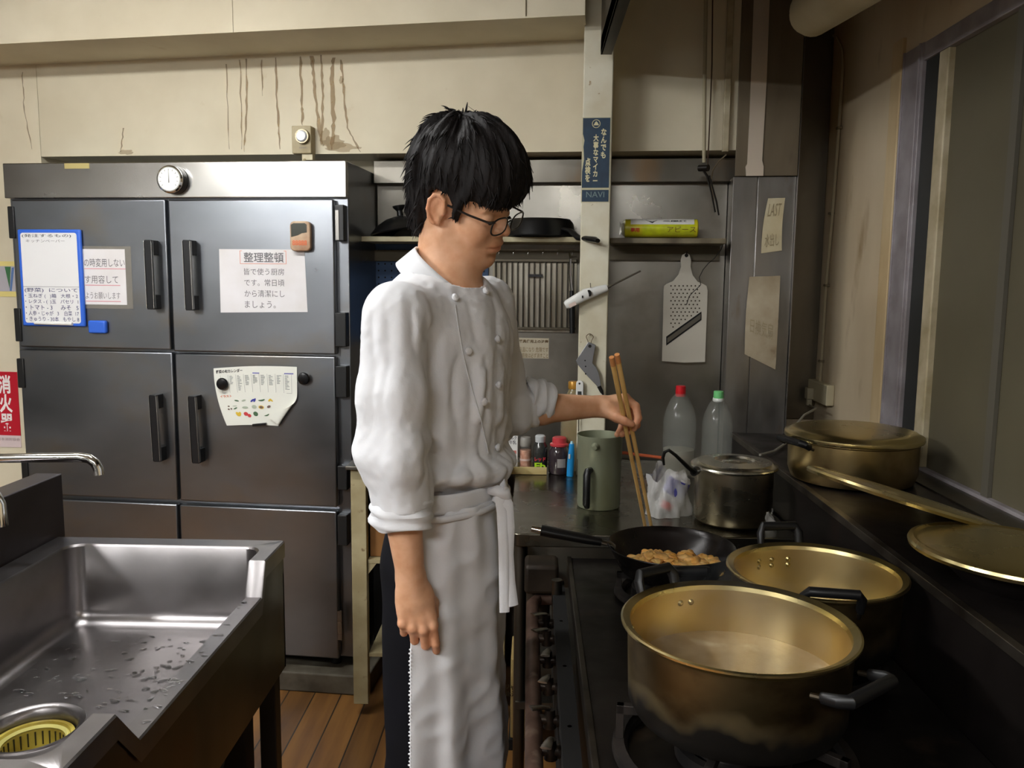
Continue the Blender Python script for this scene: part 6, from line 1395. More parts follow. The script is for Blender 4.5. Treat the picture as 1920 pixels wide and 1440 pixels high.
# head frame
HO = A_(864, 381, YP)
HR = Matrix.Rotation(math.radians(-22), 3, 'Z') @ Matrix.Rotation(math.radians(20), 3, 'Y') @ Matrix.Rotation(math.radians(13), 3, 'X')
def h(f, l, u): return HO + HR @ Vector((f, l, u))
HRn = np.array(HR)
def tohead(P): return (P - npv(HO)) @ HRn
def HE(c, r, tilt=0.0):
    R_ = HR @ Matrix.Rotation(tilt, 3, 'Y'); return ell(h(*c), r, R_)
B = Field()
B.u(HE((-0.006, 0, 0.045), (0.092, 0.074, 0.086)), 0.01)
B.u(HE((0.042, 0, 0.036), (0.048, 0.058, 0.052)), 0.02)
B.u(HE((0.046, 0, -0.018), (0.044, 0.056, 0.052)), 0.02)
B.u(HE((0.048, 0, -0.060), (0.036, 0.044, 0.034)), 0.02)
for s in (-1, 1):
    B.u(rcone(h(0.010, s * 0.050, -0.046), h(0.066, s * 0.016, -0.083), 0.017, 0.014), 0.02)
    B.u(HE((0.060, s * 0.034, -0.026), (0.024, 0.020, 0.026)), 0.018)
    B.u(rcone(h(0.086, s * 0.010, 0.018), h(0.074, s * 0.045, 0.019), 0.007, 0.006), 0.010)
B.u(HE((0.072, 0, -0.052), (0.023, 0.027, 0.026)), 0.016)
B.u(HE((0.0755, 0, -0.085), (0.0155, 0.019, 0.0155)), 0.012)
for s in (-1, 1):
    B.sub(HE((0.0985, s * 0.031, 0.004), (0.013, 0.016, 0.012)), 0.010)
    B.u(HE((0.0745, s * 0.031, 0.002), (0.0125, 0.0150, 0.0115)), 0.003)
    B.sub(rcone(h(0.0875, s * 0.020, -0.003), h(0.082, s * 0.044, -0.004), 0.0009, 0.0009), 0.0015)
B.u(rcone(h(0.086, 0, 0.010), h(0.101, 0, -0.017), 0.0068, 0.0085), 0.010)
B.u(HE((0.1015, 0, -0.021), (0.0095, 0.0095, 0.0085)), 0.006)
for s in (-1, 1):
    B.u(HE((0.094, s * 0.0125, -0.024), (0.009, 0.0068, 0.0075)), 0.005)
    B.sub(HE((0.0985, s * 0.0065, -0.031), (0.0045, 0.0035, 0.003)), 0.002)
B.u(HE((0.0915, 0, -0.047), (0.0075, 0.021, 0.0065)), 0.005)
B.u(HE((0.0895, 0, -0.0595), (0.0080, 0.018, 0.0065)), 0.005)
B.sub(rcone(h(0.0985, 0, -0.0528), h(0.086, -0.024, -0.0545), 0.0012, 0.0009), 0.003); B.sub(rcone(h(0.0985, 0, -0.0528), h(0.086, 0.024, -0.0545), 0.0012, 0.0009), 0.003)
B.sub(HE((0.094, 0, -0.071), (0.008, 0.018, 0.0045)), 0.008)
for s in (-1, 1):   # ears
    ec = (-0.004, s * 0.0765, -0.002)
    ER = HR @ Matrix.Rotation(math.radians(10), 3, 'Y') @ Matrix.Rotation(math.radians(-24 * s), 3, 'Z')
    B.u(ell(h(*ec), (0.0165, 0.0055, 0.0300), ER), 0.006)
    B.sub(ell(h(0.002, s * 0.084, 0.002), (0.0095, 0.0065, 0.0185), ER), 0.003)
    pts = [(0.010, 0.004), (0.008, 0.018), (0.0, 0.026), (-0.011, 0.024), (-0.018, 0.012), (-0.018, -0.004), (-0.013, -0.018), (-0.003, -0.027)]
    for p_, q_ in zip(pts, pts[1:]):
        o_ = lambda p: h(0, 0, 0) + HR @ Vector((p[0] + 0.001, s * (0.0785 + (0.003 - p[0] * 0.30)), p[1]))
        B.u(rcone(o_(p_), o_(q_), 0.0032, 0.0032), 0.003)
    B.u(HE((0.001, s * 0.076, -0.024), (0.007, 0.004, 0.008)), 0.004)
    B.u(HE((0.010, s * 0.075, -0.003), (0.004, 0.004, 0.007)), 0.004)
nk = h(-0.018, 0, -0.045)
B.u(rcone(nk, nb + Vector((-0.010, 0, -0.05)), 0.053, 0.054), 0.03)
B.u(rcone(h(0.012, 0, -0.06), nb + Vector((0.010, 0.0, -0.01)), 0.040, 0.046), 0.025)
B.u(HE((0.052, 0, -0.100), (0.008, 0.008, 0.008)), 0.02)
# torso inside the jacket, arms
chest = A_(842, 650, YP + 0.01); belly = A_(846, 800, YP); pelvis = A_(838, 980, YP)
for c, r in ((chest, (0.090, 0.135, 0.15)), (belly, (0.085, 0.120, 0.15)), (pelvis, (0.088, 0.135, 0.12))): B.u(ell(c, r, BM), 0.03)
B.u(rcone(nb - upz * 0.075, sN - upz * 0.02, 0.035, 0.040), 0.03); B.u(rcone(nb - upz * 0.075, sF - upz * 0.02, 0.035, 0.040), 0.03)
for s_, e_, w_ in ((sN, eN, wN), (sF, eF, wF)):
    B.u(rcone(s_, e_, 0.044, 0.035), 0.02); m_ = e_.lerp(w_, 0.35)
    B.u(rcone(e_, m_, 0.035, 0.0345), 0.02); B.u(rcone(m_, w_, 0.0345, 0.0235), 0.015)
def hand(F_, wr, s, n, d, sc, curls, thumb, spread=1.0, palm_k=0.7):
    """s: thumb side, n: back of the hand, d: along the fingers"""
    s, n, d = [Vector(v).normalized() for v in (s, n, d)]
    pt = lambda a, b, c: wr + (s * a + n * b + d * c) * sc
    kn = [(0.028, 0.004, 0.084), (0.0085, 0.007, 0.088), (-0.011, 0.005, 0.083), (-0.029, 0.0, 0.074)]
    ln = [(0.042, 0.026, 0.021), (0.046, 0.029, 0.022), (0.042, 0.027, 0.021), (0.033, 0.021, 0.019)]
    rd = [(0.0098, 0.0088, 0.0078, 0.0066), (0.0100, 0.0090, 0.0079, 0.0067), (0.0096, 0.0086, 0.0076, 0.0064), (0.0086, 0.0077, 0.0068, 0.0058)]
    F_.u(flat_cone(pt(0, 0, -0.01), pt(0, 0.0, 0.03), 0.028 * sc, 0.033 * sc, n, palm_k), 0.012)
    F_.u(flat_cone(pt(0.003, 0.0, 0.03), pt(0.004, 0.0, 0.068), 0.034 * sc, 0.036 * sc, n, 0.42), 0.012)
    F_.u(rcone(pt(-0.016, -0.006, 0.016), pt(-0.024, -0.005, 0.055), 0.014 * sc, 0.012 * sc), 0.010)
    for i, (k0, L_, r_) in enumerate(zip(kn, ln, rd)):
        K = pt(*k0); root_ = pt(k0[0] * 0.6, -0.001, 0.035)
        F_.u(rcone(root_, K, 0.0105 * sc, r_[0] * 1.08 * sc), 0.006)
        F_.u(ell(K + n * 0.001, (0.0104 * sc,) * 3), 0.004)
        p0 = K; tot = 0
        sp = (k0[0]) * 2.2 * spread
        for j in range(3):
            tot += curls[i][j]; a = math.radians(tot)
            dr = (d * math.cos(a) - n * math.sin(a) + s * sp * (0.5 if j == 0 else 0.15) * max(0.0, math.cos(a))).normalized()
            p1 = p0 + dr * L_[j] * sc; F_.u(rcone(p0, p1, r_[j] * sc, r_[j + 1] * sc), 0.0022 if j else 0.004); p0 = p1
    T = [pt(*t) for t in thumb]
    F_.u(rcone(T[0], T[1], 0.016 * sc, 0.0125 * sc), 0.012); F_.u(rcone(T[1], T[2], 0.0118 * sc, 0.0098 * sc), 0.005); F_.u(rcone(T[2], T[3], 0.0098 * sc, 0.0075 * sc), 0.003)
    return kn
hd_ = (A_(784, 1172, 1.405) - wN).normalized()
hand(B, wN, (0.95, 0.30, 0.02), (0.22, -0.97, 0.05), hd_, 0.90, [(14, 26, 18), (28, 38, 24), (34, 42, 26), (38, 42, 26)],
     [(0.020, -0.008, 0.018), (0.036, -0.020, 0.048), (0.036, -0.030, 0.078), (0.026, -0.038, 0.098)], spread=0.6)
# the raised hand: thumb and index pinch the sticks, the other fingers curl under
def chain(pts, rs, k0=0.005, k=0.0025):
    P_ = [A_(*p) for p in pts]
    for q in range(len(P_) - 1): B.u(rcone(P_[q], P_[q + 1], rs[q], rs[q + 1]), k0 if q == 0 else k)
pc = A_(1160, 757, 1.878)
B.u(flat_cone(wF, pc, 0.026, 0.030, (0.25, -0.35, 0.9), 0.72), 0.014)
B.u(rcone(A_(1140, 764, 1.85), A_(1156, 772, 1.845), 0.015, 0.012), 0.012)
chain([(1134, 770, 1.85), (1157, 783, 1.826), (1172, 790, 1.813), (1184, 795, 1.812)], [0.0145, 0.0118, 0.0098, 0.0078], 0.010)
for kn_, pts in (((1172, 746, 1.866), [(1192, 762, 1.860), (1197, 784, 1.852), (1189, 804, 1.842)]),
                 ((1173, 749, 1.886), [(1194, 772, 1.886), (1194, 797, 1.876), (1178, 811, 1.857)]),
                 ((1167, 755, 1.905), [(1184, 780, 1.905), (1180, 806, 1.892), (1166, 815, 1.874)]),
                 ((1157, 762, 1.920), [(1169, 784, 1.920), (1165, 804, 1.906), (1157, 815, 1.890)])):
    chain([(1148, 758, 1.876 + (kn_[2] - 1.886) * 0.6), kn_], [0.012, 0.0112], 0.010)
    chain([kn_] + pts, [0.0106, 0.0096, 0.0084, 0.0066])
SKIN = mat('skin', (222, 174, 140), 0.48, col2=(210, 158, 122), nscale=40, sss=0.12, bump=0.06, bscale=260, vcol='tint', spec=0.4)
def skin_tint(V):
    q = tohead(V); c = np.ones((len(V), 3))
    def mixin(w, col):
        w = np.clip(w, 0, 1)[:, None]; return c * (1 - w) + np.array(col) * w
    isH = np.linalg.norm(V - npv(HO), axis=1) < 0.16
    lip = np.exp(-(((q[:, 2] + 0.0535) / 0.0085) ** 2 + (q[:, 1] / 0.020) ** 2) * 1.0) * (q[:, 0] > 0.084) * isH
    c = mixin(lip * 0.9, (0.86, 0.52, 0.48))
    chk = np.exp(-(((q[:, 0] - 0.072) / 0.02) ** 2 + ((np.abs(q[:, 1]) - 0.038) / 0.016) ** 2 + ((q[:, 2] + 0.018) / 0.016) ** 2)) * isH
    c = mixin(chk * 0.35, (0.95, 0.68, 0.60))
    ear = np.clip((np.abs(q[:, 1]) - 0.074) / 0.008, 0, 1) * isH * (np.abs(q[:, 2]) < 0.04)
    c = mixin(ear * 0.35, (0.98, 0.68, 0.58))
    nose = np.exp(-(((q[:, 0] - 0.108) / 0.010) ** 2 + ((q[:, 2] + 0.021) / 0.010) ** 2)) * isH
    c = mixin(nose * 0.3, (0.98, 0.72, 0.64))
    for w_, e_, k in ((wN, 0.10, 0.30), (wF, 0.09, 0.45)):
        dd = np.linalg.norm(V - npv(w_), axis=1); hz = (dd < 0.2) & ((V[:, 2] < w_.z) if k < 0.4 else (V[:, 0] > w_.x))
        c = mixin(hz * np.clip((dd - 0.04) / 0.06, 0, 1) * k, (0.98, 0.64, 0.56))
    return c
lo = (-0.42, 1.28, 0.62); hi = (0.30, 2.02, 1.72)
body, VB_, FB_ = field_part(cook, 'body', B, lo, hi, 0.0026, SKIN, skin_tint)
print('body verts', len(VB_))
# ---- hair
def hair_post(P, d):
    q = tohead(P)
    pol = hair_poly(np.stack([q[:, 0], q[:, 2]], 1))
    cr = q - np.array([-0.035, 0.0, 0.15]); az = np.arctan2(cr[:, 1], cr[:, 0]); rr = np.linalg.norm(cr, axis=1)
    N1 = np.stack([np.cos(az) * 5, np.sin(az) * 5, rr * 14], 1); N2 = np.stack([np.cos(az) * 14, np.sin(az) * 14, rr * 10], 1)
    d = d + 0.0075 * vnoise(N1, 1.0, 1) + 0.0038 * vnoise(N2, 1.0, 2) + 0.0014 * vnoise(N2 * 2.3, 1.0, 4)
    d = d - 0.006 * np.clip((q[:, 2] - 0.10) / 0.05, 0, 1) * vnoise(q, (24, 24, 24), 3)
    pol = pol + 0.004 * vnoise(N2, 1.0, 5)
    k = 0.006; hh = np.clip(0.5 - 0.5 * (d - pol) / k, 0, 1)
    return d * (1 - hh) + pol * hh + k * hh * (1 - hh)
hair_poly = poly_sdf([(-0.045, -0.092), (-0.026, -0.036), (-0.026, 0.0), (-0.020, 0.027), (-0.002, 0.036), (0.013, 0.029), (0.020, 0.0), (0.031, -0.020), (0.038, 0.0), (0.044, 0.030),
                      (0.070, 0.026), (0.092, 0.022), (0.106, 0.030), (0.120, 0.070), (0.135, 0.20), (-0.14, 0.21), (-0.15, 0), (-0.085, -0.10)])
HF = Field()
HF.u(HE((-0.002, 0, 0.062), (0.110, 0.088, 0.096)), 0.01)
HF.u(HE((-0.054, 0, -0.012), (0.050, 0.064, 0.078)), 0.03)
HF.u(HE((0.064, 0, 0.066), (0.048, 0.070, 0.052)), 0.02)
HF.u(HE((0.030, 0, 0.10), (0.075, 0.070, 0.056)), 0.02)
HF.u(HE((-0.045, -0.01, 0.108), (0.045, 0.05, 0.042)), 0.02)
HF.u(HE((0.036, -0.074, 0.01), (0.012, 0.008, 0.036)), 0.01); HF.u(HE((0.036, 0.074, 0.01), (0.012, 0.008, 0.036)), 0.01)
HF.post = hair_post
HAIR = mat('black_hair', (20, 18, 18), 0.62, col2=(30, 27, 27), nscale=60, nstretch=(1, 1, 0.3), bump=0.6, bscale=220, bstretch=(1, 1, 0.25), spec=0.22)
hlo = (HO.x - 0.17, HO.y - 0.15, HO.z - 0.14); hhi = (HO.x + 0.18, HO.y + 0.15, HO.z + 0.22)
hair, VH, FH = field_part(cook, 'hair', HF, hlo, hhi, 0.0024, HAIR)
# loose locks that break up the outline and the fringe
from mathutils.bvhtree import BVHTree
hbvh = BVHTree.FromPolygons([Vector(v) for v in VH.tolist()], FH.tolist())
lk = MB(); rnd = random.Random(3)
def lock(p, dr, ln_, r, sag):
    pts = []; n_ = 6
    for i in range(n_ + 1):
        t = i / n_; pts.append(p + dr * (ln_ * t) + Vector(sag) * (t * t * ln_))
    lk.tube(pts, [(r * (1 - (i / n_) ** 1.5) * 1.0 + 0.0002, r * 0.5 * (1 - (i / n_) ** 1.5) + 0.0002) for i in range(n_ + 1)], n=5, cap=True)
crown = h(-0.035, 0, 0.15)
vi = rnd.sample(range(len(VH)), 1500)
for i in vi:
    p = Vector(VH[i].tolist()); ql = tohead(VH[i][None])[0]
    loc, nrm, fi, dist = hbvh.find_nearest(p)
    if nrm is None: continue
    out = (p - h(0, 0, 0.04)).normalized()
    if nrm.dot(out) < 0: nrm = -nrm
    fl = (p - crown); fl = (fl - nrm * fl.dot(nrm))
    if fl.length < 1e-3: continue
    fl.normalize(); sw = nrm.cross(fl)
    dr = (fl + nrm * rnd.uniform(0.0, 0.28) + sw * rnd.uniform(-0.35, 0.35)).normalized()
    L_ = rnd.uniform(0.012, 0.028)
    if ql[2] < 0.045 and ql[0] > 0.03: L_ = rnd.uniform(0.006, 0.014)
    if -0.03 < ql[0] < 0.03 and ql[2] < 0.05: L_ *= 0.4
    if ql[2] < -0.05: L_ *= 0.5
    lock(p - nrm * 0.002, dr, L_, rnd.uniform(0.0012, 0.0026), HR @ Vector((0, 0, -0.35)))
for k in range(60):   # fringe tips over the brow
    l_ = rnd.uniform(-0.062, 0.062); f_ = 0.104 - 5.2 * l_ * l_ ; p = h(f_ - 0.001, l_, 0.040)
    lock(p, (HR @ Vector((0.12, rnd.uniform(-0.35, 0.35), -1))).normalized(), rnd.uniform(0.012, 0.024), rnd.uniform(0.0016, 0.003), HR @ Vector((-0.25, 0, 0)))
p = h(0.0, 0, 0.158); lk.tube([p, p + Vector((-0.004, 0, 0.010)), p + Vector((-0.018, 0, 0.020))], [0.0006, 0.0005, 0.0003], n=5)
part(hair, 'hair_lock', lk, HAIR, frame=W, kind='stuff', angle=180)
# brows and lashes
bw_ = MB()
for s in (-1, 1):
    for k in range(26):
        t = k / 25; l_ = s * (0.013 + 0.033 * t); f_ = 0.0955 - 0.016 * t * t - 0.002 * t; u_ = 0.0195 + 0.005 * math.sin(t * 2.4)
        p = h(f_, l_, u_); bw_.tube([p - HR @ Vector((0.002, 0, 0)), p + HR @ Vector((-0.0003, s * 0.005, 0.0015))], [0.0013, 0.0003], n=4)
part(cook, 'eyebrows', bw_, HAIR, frame=W)
ls = MB()
for s in (-1, 1):
    for k in range(16):
        t = k / 15; l_ = s * (0.0205 + 0.022 * t); f_ = 0.0868 - 0.0045 * t - 0.0015 * math.cos(t * 3.1); p = h(f_, l_, -0.0030)
        ls.tube([p, p + HR @ Vector((0.005, s * 0.001 * (t - 0.4), -0.0030))], [0.0008, 0.0002], n=4)
part(cook, 'eyelashes', ls, HAIR, frame=W)
# ---- glasses
gm = mat('glasses_black', (18, 15, 14), 0.28, coat=0.4)
GC, GU = 0.1065, -0.004
def lens_ring(s, n_=28):
    out = []
    for k in range(n_):
        a = 2 * math.pi * k / n_; ca, sa = math.cos(a), math.sin(a)
        l_ = s * (0.0345 + 0.0255 * (abs(ca) ** 0.75) * (1 if ca > 0 else -1)); u_ = GU + 0.0160 * (abs(sa) ** 0.75) * (1 if sa > 0 else -1)
        out.append(h(GC - 1.6 * (abs(l_) - 0.01) ** 2 - (0.05 * (GU - u_)), l_, u_))
    return out
fm = MB()
for s in (-1, 1):
    fm.tube(lens_ring(s), [(0.0013, 0.0017)] * 28, n=8, closed=True)
    fm.tube([h(GC - 0.0042, s * 0.0600, GU + 0.010), h(GC - 0.010, s * 0.068, GU + 0.010), h(0.06, s * 0.0745, GU + 0.012), h(0.016, s * 0.077, GU + 0.016)], [(0.002, 0.0016)] * 4, n=8)
fm.tube([h(GC - 0.0005, -0.0095, GU + 0.004), h(GC + 0.001, 0, GU + 0.007), h(GC - 0.0005, 0.0095, GU + 0.004)], 0.0014, n=8)
gl_ = part(cook, 'glasses', fm, gm, frame=W)
lm = MB()
for s in (-1, 1):
    rg_ = lens_ring(s); o = len(lm.v); lm.v += [tuple(v) for v in rg_]; lm.f.append(tuple(range(o, o + 28)) if s > 0 else tuple(range(o, o + 28))[::-1]); lm.mi.append(0)
part(gl_, 'lens', lm, mat('spectacle_lens', (235, 238, 240), 0.03, trans=0.0, alpha=0.10, spec=0.6), frame=W)
# ---- jacket
J = Field()
J.u(ell(chest + Vector((0, 0, -0.012)), (0.116, 0.160, 0.168), BM), 0.02)
J.u(ell(belly + Vector((-0.004, 0, 0.0)), (0.108, 0.150, 0.17), BM), 0.04)
J.u(ell(A_(850, 868, YP), (0.117, 0.158, 0.042), BM), 0.02)
J.u(ell(A_(800, 612, YP + 0.01), (0.075, 0.13, 0.11), BM), 0.03)
J.u(rcone(nb + Vector((-0.026, -0.01, -0.042)), sN + Vector((0.006, 0.01, 0.0)), 0.056, 0.056), 0.03)
J.u(rcone(nb + Vector((-0.006, 0, -0.052)), sF, 0.052, 0.054), 0.03)
ce = A_(757, 955, 1.40)
mN = A_(737, 740, 1.40)
J.u(rcone(sN, mN, 0.060, 0.061), 0.014); J.u(rcone(mN, eN + Vector((-0.004, 0, 0)), 0.061, 0.062), 0.02); J.u(rcone(eN + Vector((-0.004, 0, 0)), ce, 0.062, 0.050), 0.02)
J.u(rcone(sF, eF + Vector((-0.004, 0, 0.01)), 0.060, 0.058), 0.012)
cF = A_(998, 752, 1.80)
J.u(rcone(eF + Vector((0.004, 0, -0.004)), cF, 0.058, 0.046), 0.016)
waistz = A_(850, 905, YP).z
npsN, npE = npv(sN), npv(ce)
c0_ = A_(787, 466, YP); c1_ = A_(880, 549, YP - 0.02)
cc_o = (c0_ + c1_) / 2; dd1 = (c1_ - c0_); cl_r = dd1.length / 2; dd1.normalize()
lat = Vector((dd1.y, -dd1.x, 0)).normalized()
if lat.y > 0: lat = -lat
nrm_c = dd1.cross(lat).normalized()
if nrm_c.z < 0: nrm_c = -nrm_c
def jack_post(P, d):
    z = P[:, 2]
    q = (P - npv(chest)) @ np.array(BM)
    amp = np.clip((1.46 - z) / 0.10, 0.15, 1)
    d = d + amp * (0.0080 * vnoise(P, (20, 20, 6), 1) + 0.0050 * (1 - 2 * np.abs(vnoise(P, (30, 30, 9), 2))))
    wz = np.exp(-((z - (waistz + 0.075)) / 0.055) ** 2)
    d = d + wz * 0.014 * vnoise(np.stack([P[:, 0] * 8, P[:, 1] * 8, z * 30 + P[:, 0] * 12], 1), 1.0, 5)
    cl_ = np.exp(-(((P[:, 0] - cF.x) ** 2 + (P[:, 1] - cF.y) ** 2 + (z - cF.z) ** 2) / 0.07 ** 2))
    d = d + cl_ * 0.006 * vnoise(P, (55, 20, 20), 6)
    d = d + 0.0012 * vnoise(P, (90, 90, 90), 3)
    # neck opening: cut along the tilted collar plane
    qn = P - npv(cc_o); hN = qn @ npv(nrm_c); rad_ = np.linalg.norm(qn - np.outer(hN, npv(nrm_c)), axis=1)
    cyl = np.maximum(rad_ - 0.074, -(hN + 0.034)); d = np.maximum(d, -cyl)
    cyl2 = np.maximum(rad_ - 0.060, -(hN + 0.10)); d = np.maximum(d, -cyl2)
    hem = waistz - 0.006 - z
    nearsl = (P[:, 1] < 1.475) & (P[:, 0] < nb.x - 0.0)
    cutN = (P - npE) @ npv((ce - eN).normalized()) + 0.004
    cut = np.where(nearsl & (z < 1.12), cutN, hem)
    d = np.maximum(d, cut)
    cdir = npv((wF - eF).normalized()); d = np.maximum(d, np.where(P[:, 0] > eF.x - 0.01, (P - npv(cF)) @ cdir - 0.004, -1))
    return d
J.post = jack_post

CLOTH = mat('white_cotton', (226, 227, 230), 0.82, col2=(216, 217, 221), nscale=5, bump=0.12, bscale=320, sheen=0.2)
jacket, VJ, FJ = field_part(cook, 'jacket', J, (-0.42, 1.28, waistz - 0.14), (0.28, 2.00, 1.52), 0.0038, CLOTH)
print('jacket', len(VJ))
jb = BVHTree.FromPolygons([Vector(v) for v in VJ.tolist()], FJ.tolist())
def hit(px, py, lift=0.0):
    o = Vector((0, 0, CAM_H)); d = ray(px, py).normalized(); loc, nrm, i, dist = jb.ray_cast(o, d)
    if loc is None: return None, None
    if nrm.dot(d) > 0: nrm = -nrm
    return loc + nrm * lift, nrm
# placket edge
pl = []
for x, y in ((853, 572), (860, 620), (867, 660), (876, 700), (889, 742), (900, 780), (909, 820), (915, 850)):
    q, nn_ = hit(x, y, 0.0012)
    if q: pl.append(q)
if len(pl) > 2: part(jacket, 'placket_edge', MB().tube(pl, [(0.0012, 0.0022)] * len(pl), n=8), CLOTH, frame=W)
for x, y in ((851, 560), (876, 658), (905, 752), (929, 838), (908, 548), (929, 636), (931, 722)):
    q, nn_ = hit(x, y, 0.0)
    if q is None: continue
    part(jacket, 'button', MB().tube([q - nn_ * 0.002, q + nn_ * 0.001, q + nn_ * 0.003, q + nn_ * 0.006, q + nn_ * 0.009, q + nn_ * 0.010], [0.003, 0.0035, 0.0065, 0.0075, 0.005, 0.001], n=16), CLOTH, frame=W)
# collar
def coll(s, t):
    ph = math.radians(14 + 332 * s); ce_, se_ = math.cos(ph), math.sin(ph)
    top = cc_o + dd1 * (ce_ * (cl_r + 0.002)) + lat * (se_ * 0.0625)
    outw = (dd1 * ce_ + lat * se_).normalized()
    k = 0.046 * (1 - t)
    return top - nrm_c * k + outw * (0.010 * (1 - t) + 0.002 * math.sin(ph * 3)) + Vector((0, 0, -0.006 * (1 - t) * max(0, ce_)))
part(jacket, 'collar', MB().sheet(coll, 60, 6), CLOTH, frame=W, solid=0.005, angle=180)
# rolled cuffs
def cuff(cen, axis, r, wid, seed, sx=1.0):
    ax = axis.normalized(); a = ax.cross(Vector((0.2, 1, 0.1))).normalized(); b = ax.cross(a); rr_ = random.Random(seed); ph = [rr_.uniform(0, 6.28) for _ in range(6)]
    def f(s, t):
        th = 2 * math.pi * s; tt = t * 2 * math.pi
        rad = r * (1 + 0.05 * math.sin(2 * th + ph[0]) + 0.025 * math.sin(5 * th + ph[1]))
        prof_r = 0.0065 * math.cos(tt) + 0.0018 * math.sin(3 * tt + 5 * th + ph[2]); prof_a = wid / 2 * math.sin(tt) * (1 + 0.12 * math.sin(3 * th + ph[3]))
        prof_r += 0.003 * math.sin(prof_a * 260 + 2 * th)
        return cen + (a * math.cos(th) + b * math.sin(th)) * (rad + prof_r) + ax * (prof_a + 0.006 * math.sin(th + ph[4]))
    return MB().sheet(f, 72, 28)
part(jacket, 'cuff', cuff(A_(753, 963, 1.40), Vector((0.10, 0.02, -1)), 0.0475, 0.050, 1), CLOTH, frame=W, angle=180, label='rolled cuff of the hanging arm')
part(jacket, 'cuff', cuff(A_(1004, 751, 1.80), (wF - eF) + Vector((0, 0, -0.05)), 0.043, 0.062, 2), CLOTH, frame=W, angle=180, label='rolled cuff of the raised arm')
# ---- apron
def apron(s, t):
    th = math.radians(-112 + 184 * s); z0 = A_(845, 922, YP).z; z = z0 + (0.36 - z0) * t
    C_ = Vector((A_(831, 940, YP).x - 0.010 * t, YP, z))
    fold = 0.009 * t * math.sin(9 * th + 1.0 + 2 * t) + 0.004 * math.sin(5 * th + 3 * t) + 0.0022 * math.sin(17 * th + 4 * t + 1) * (1 - t) + 0.003 * math.sin(12 * t + 3 * th)
    fl_ = 0.002 + 0.010 * t + fold
    bulge = 0.008 * math.exp(-((t - 0.18) / 0.12) ** 2)
    v = C_ + cf_ * ((0.102 + fl_ + bulge * max(0, math.cos(th))) * math.cos(th)) + rt * ((0.158 + fl_) * math.sin(th))
    q_ = np.array([tuple(v)]); w_ = 0.010 * vnoise(q_, (9, 9, 7), 21)[0] * min(1, 0.3 + t) + 0.0045 * (1 - 2 * abs(vnoise(q_, (16, 16, 22), 22)[0]))
    return v + (cf_ * math.cos(th) + rt * math.sin(th)) * w_
ap = part(cook, 'apron', MB().sheet(apron, 150, 90), CLOTH, frame=W, solid=0.0025, angle=180)
rg_e = MB()    # frayed selvedge stitches on the near edge
for k in range(60):
    t = 0.36 + k * 0.0105
    if t > 0.99: break
    p = apron(1.0, t); rg_e.tube([p + Vector((0.003, 0, 0)), p + Vector((-0.0018 - 0.0012 * math.sin(k * 2.3), 0.002, -0.001))], [0.0028, 0.0014], n=6)
part(ap, 'frayed_edge', rg_e, CLOTH, frame=W, kind='stuff')
wz0 = A_(845, 918, YP).z
def band_f(zoff, hgt, off, wob, seed):
    def f(s, t):
        th = 2 * math.pi * s; r_ = off + 0.003 * math.sin(math.pi * t) + 0.0012 * math.sin(11 * th + seed)
        z = wz0 + zoff + wob * math.cos(th + 2.4) + hgt * (t - 0.5)
        C_ = Vector((A_(831, 940, YP).x + 0.002, YP, z)); return C_ + cf_ * ((0.104 + r_) * math.cos(th)) + rt * ((0.152 + r_) * math.sin(th))
    return f
part(ap, 'waistband', MB().sheet(band_f(0.008, 0.036, 0.003, 0.002, 1), 96, 6), CLOTH, frame=W, solid=0.003, angle=180)
part(ap, 'waist_tie', MB().sheet(band_f(-0.012, 0.011, 0.010, 0.006, 4), 96, 5), CLOTH, frame=W, solid=0.003, angle=180)
kt = A_(938, 925, 1.50)
kb = MB().tube([kt + Vector((-0.022, 0.0, 0.004)), kt + Vector((-0.006, -0.006, 0.006)), kt + Vector((0.008, -0.004, 0.002)), kt + Vector((0.012, 0.004, -0.008)), kt + Vector((0, 0.0, -0.016)), kt + Vector((-0.012, -0.004, -0.008))], [0.006, 0.011, 0.013, 0.012, 0.010, 0.006], n=12)
part(ap, 'knot', kb, CLOTH, frame=W, angle=180)
def strap(pts, w): return MB().tube([A_(*p) for p in pts], [(w, 0.0022)] * len(pts), n=10, up=(1, 0.2, 0))
part(ap, 'tie_end', strap([(942, 928, 1.495), (952, 945, 1.49), (955, 990, 1.49), (953, 1040, 1.49), (956, 1090, 1.49), (962, 1136, 1.49)], 0.0105), CLOTH, frame=W)
part(ap, 'tie_end', strap([(936, 930, 1.49), (941, 960, 1.485), (944, 1030, 1.485), (945, 1090, 1.485), (946, 1148, 1.485)], 0.0095), CLOTH, frame=W)
part(ap, 'tie_end', MB().tube([A_(*p) for p in ((940, 912, 1.50), (946, 905, 1.495), (950, 914, 1.49), (944, 926, 1.49))], [(0.005, 0.002), (0.007, 0.0022), (0.007, 0.0022), (0.004, 0.002)], n=10), CLOTH, frame=W)
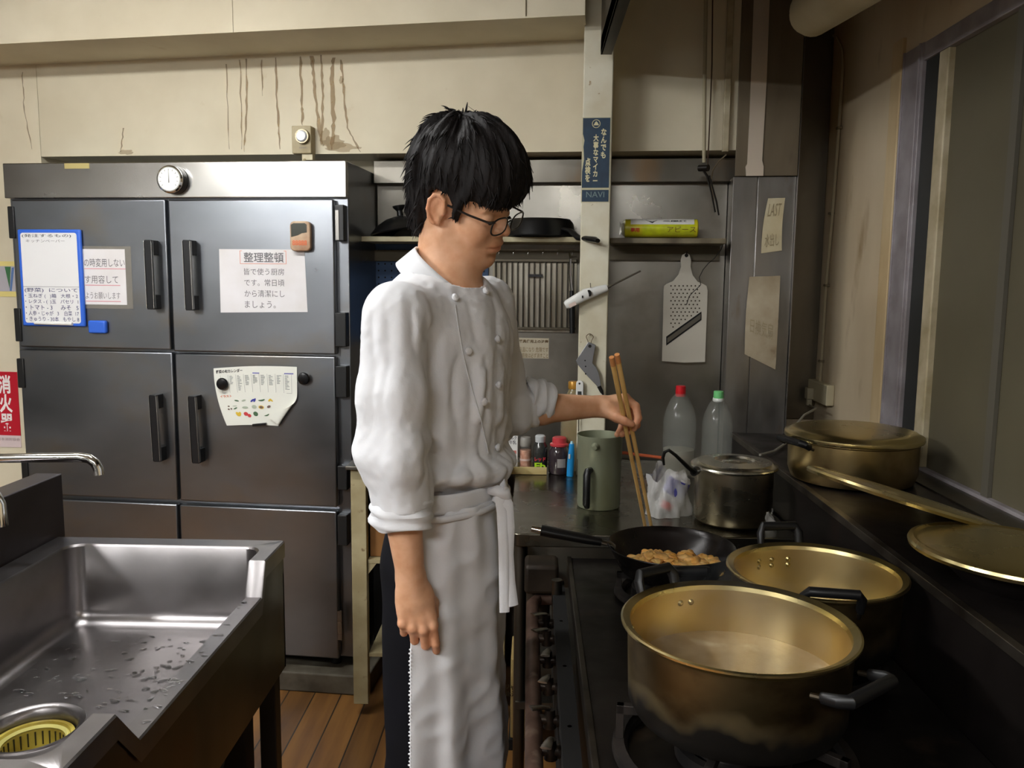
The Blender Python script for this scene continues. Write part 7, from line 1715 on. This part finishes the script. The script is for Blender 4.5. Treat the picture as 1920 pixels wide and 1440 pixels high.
# ---- trousers and shoes
T_ = Field(); hc = A_(829, 1010, YP)
T_.u(ell(hc + Vector((-0.008, 0, 0)), (0.092, 0.128, 0.13), BM), 0.03)
for s, kx, ky in ((1, 0.0, 0.0), (-1, 0.02, 0.0)):
    hp_ = hc + rt * (0.068 * s) + Vector((-0.004, 0, -0.04)); kn_ = hp_ + Vector((-0.004 + kx, 0, -0.42)); an_ = Vector((kn_.x - 0.03, kn_.y, 0.10))
    T_.u(rcone(hp_, kn_, 0.078, 0.068), 0.03); T_.u(rcone(kn_, an_, 0.068, 0.052), 0.02)
def tr_post(P, d):
    d = d + 0.005 * vnoise(P, (14, 14, 6), 8) + 0.002 * vnoise(P, (40, 40, 18), 9)
    d = np.maximum(d, P[:, 2] - (wz0 + 0.0)); return np.maximum(d, 0.085 - P[:, 2])
T_.post = tr_post
TRM = mat('black_trousers', (12, 12, 16), 0.85, col2=(16, 16, 22), nscale=8, spec=0.2)
trs, VT, FT = field_part(cook, 'trousers', T_, (-0.40, 1.30, 0.06), (0.12, 1.90, wz0 + 0.03), 0.006, TRM)
for s, kx in ((1, 0.0), (-1, 0.02)):
    b0 = hc + rt * (0.075 * s) + Vector((-0.038 + kx, 0, 0)); b0.z = 0
    S = Field(); S.u(ell(b0 + Vector((0.0, 0, 0.045)), (0.05, 0.042, 0.042), BM), 0.02); S.u(ell(b0 + cf_ * 0.10 + Vector((0, 0, 0.032)), (0.105, 0.046, 0.034), BM), 0.03); S.u(rcone(b0 + Vector((0, 0, 0.05)), b0 + Vector((0, 0, 0.10)), 0.042, 0.042), 0.02)
    S.post = lambda P, d: np.maximum(d, 0.001 - P[:, 2])
    field_part(cook, 'shoe', S, (b0.x - 0.15, b0.y - 0.2, -0.01), (b0.x + 0.25, b0.y + 0.15, 0.16), 0.005, BLACKP)
# ---- cooking chopsticks
CHP = mat('bamboo', (236, 200, 130), 0.5, col2=(220, 176, 104), nscale=30, nstretch=(1, 1, 0.1), bump=0.1, bscale=60)
tip0 = at_z(1219, 1013, 0.812); 
cs2 = thing('cooking_chopsticks', 'pair of long bamboo cooking chopsticks held over the frying pan', 'chopsticks', tuple(tip0), group=None)
YH = (1.836 - 0.33 * tip0.y) / 0.67 - 0.015
for (x0, y0, x1, y1, dy) in ((1147, 671, 1214, 1010, 0.0), (1157, 666, 1226, 1012, 0.003)):
    a = A_(x0, y0, YH + 0.015 + dy); b = A_(x1, y1, tip0.y + dy); b = a + (b - a)
    part(cs2, 'chopstick', MB().tube([a, a.lerp(b, 0.04), a.lerp(b, 0.07), b], [0.0054, 0.0056, 0.0054, 0.0038], n=14), CHP, frame=W)
    part(cs2, 'end_cap', MB().tube([a - (b - a).normalized() * 0.002, a + (b - a).normalized() * 0.020], [0.0056, 0.00585], n=14), mat('lacquered_end', (206, 142, 88), 0.4) if 'lacquered_end' not in MATS else MATS['lacquered_end'], frame=W, label='reddish lacquered end')
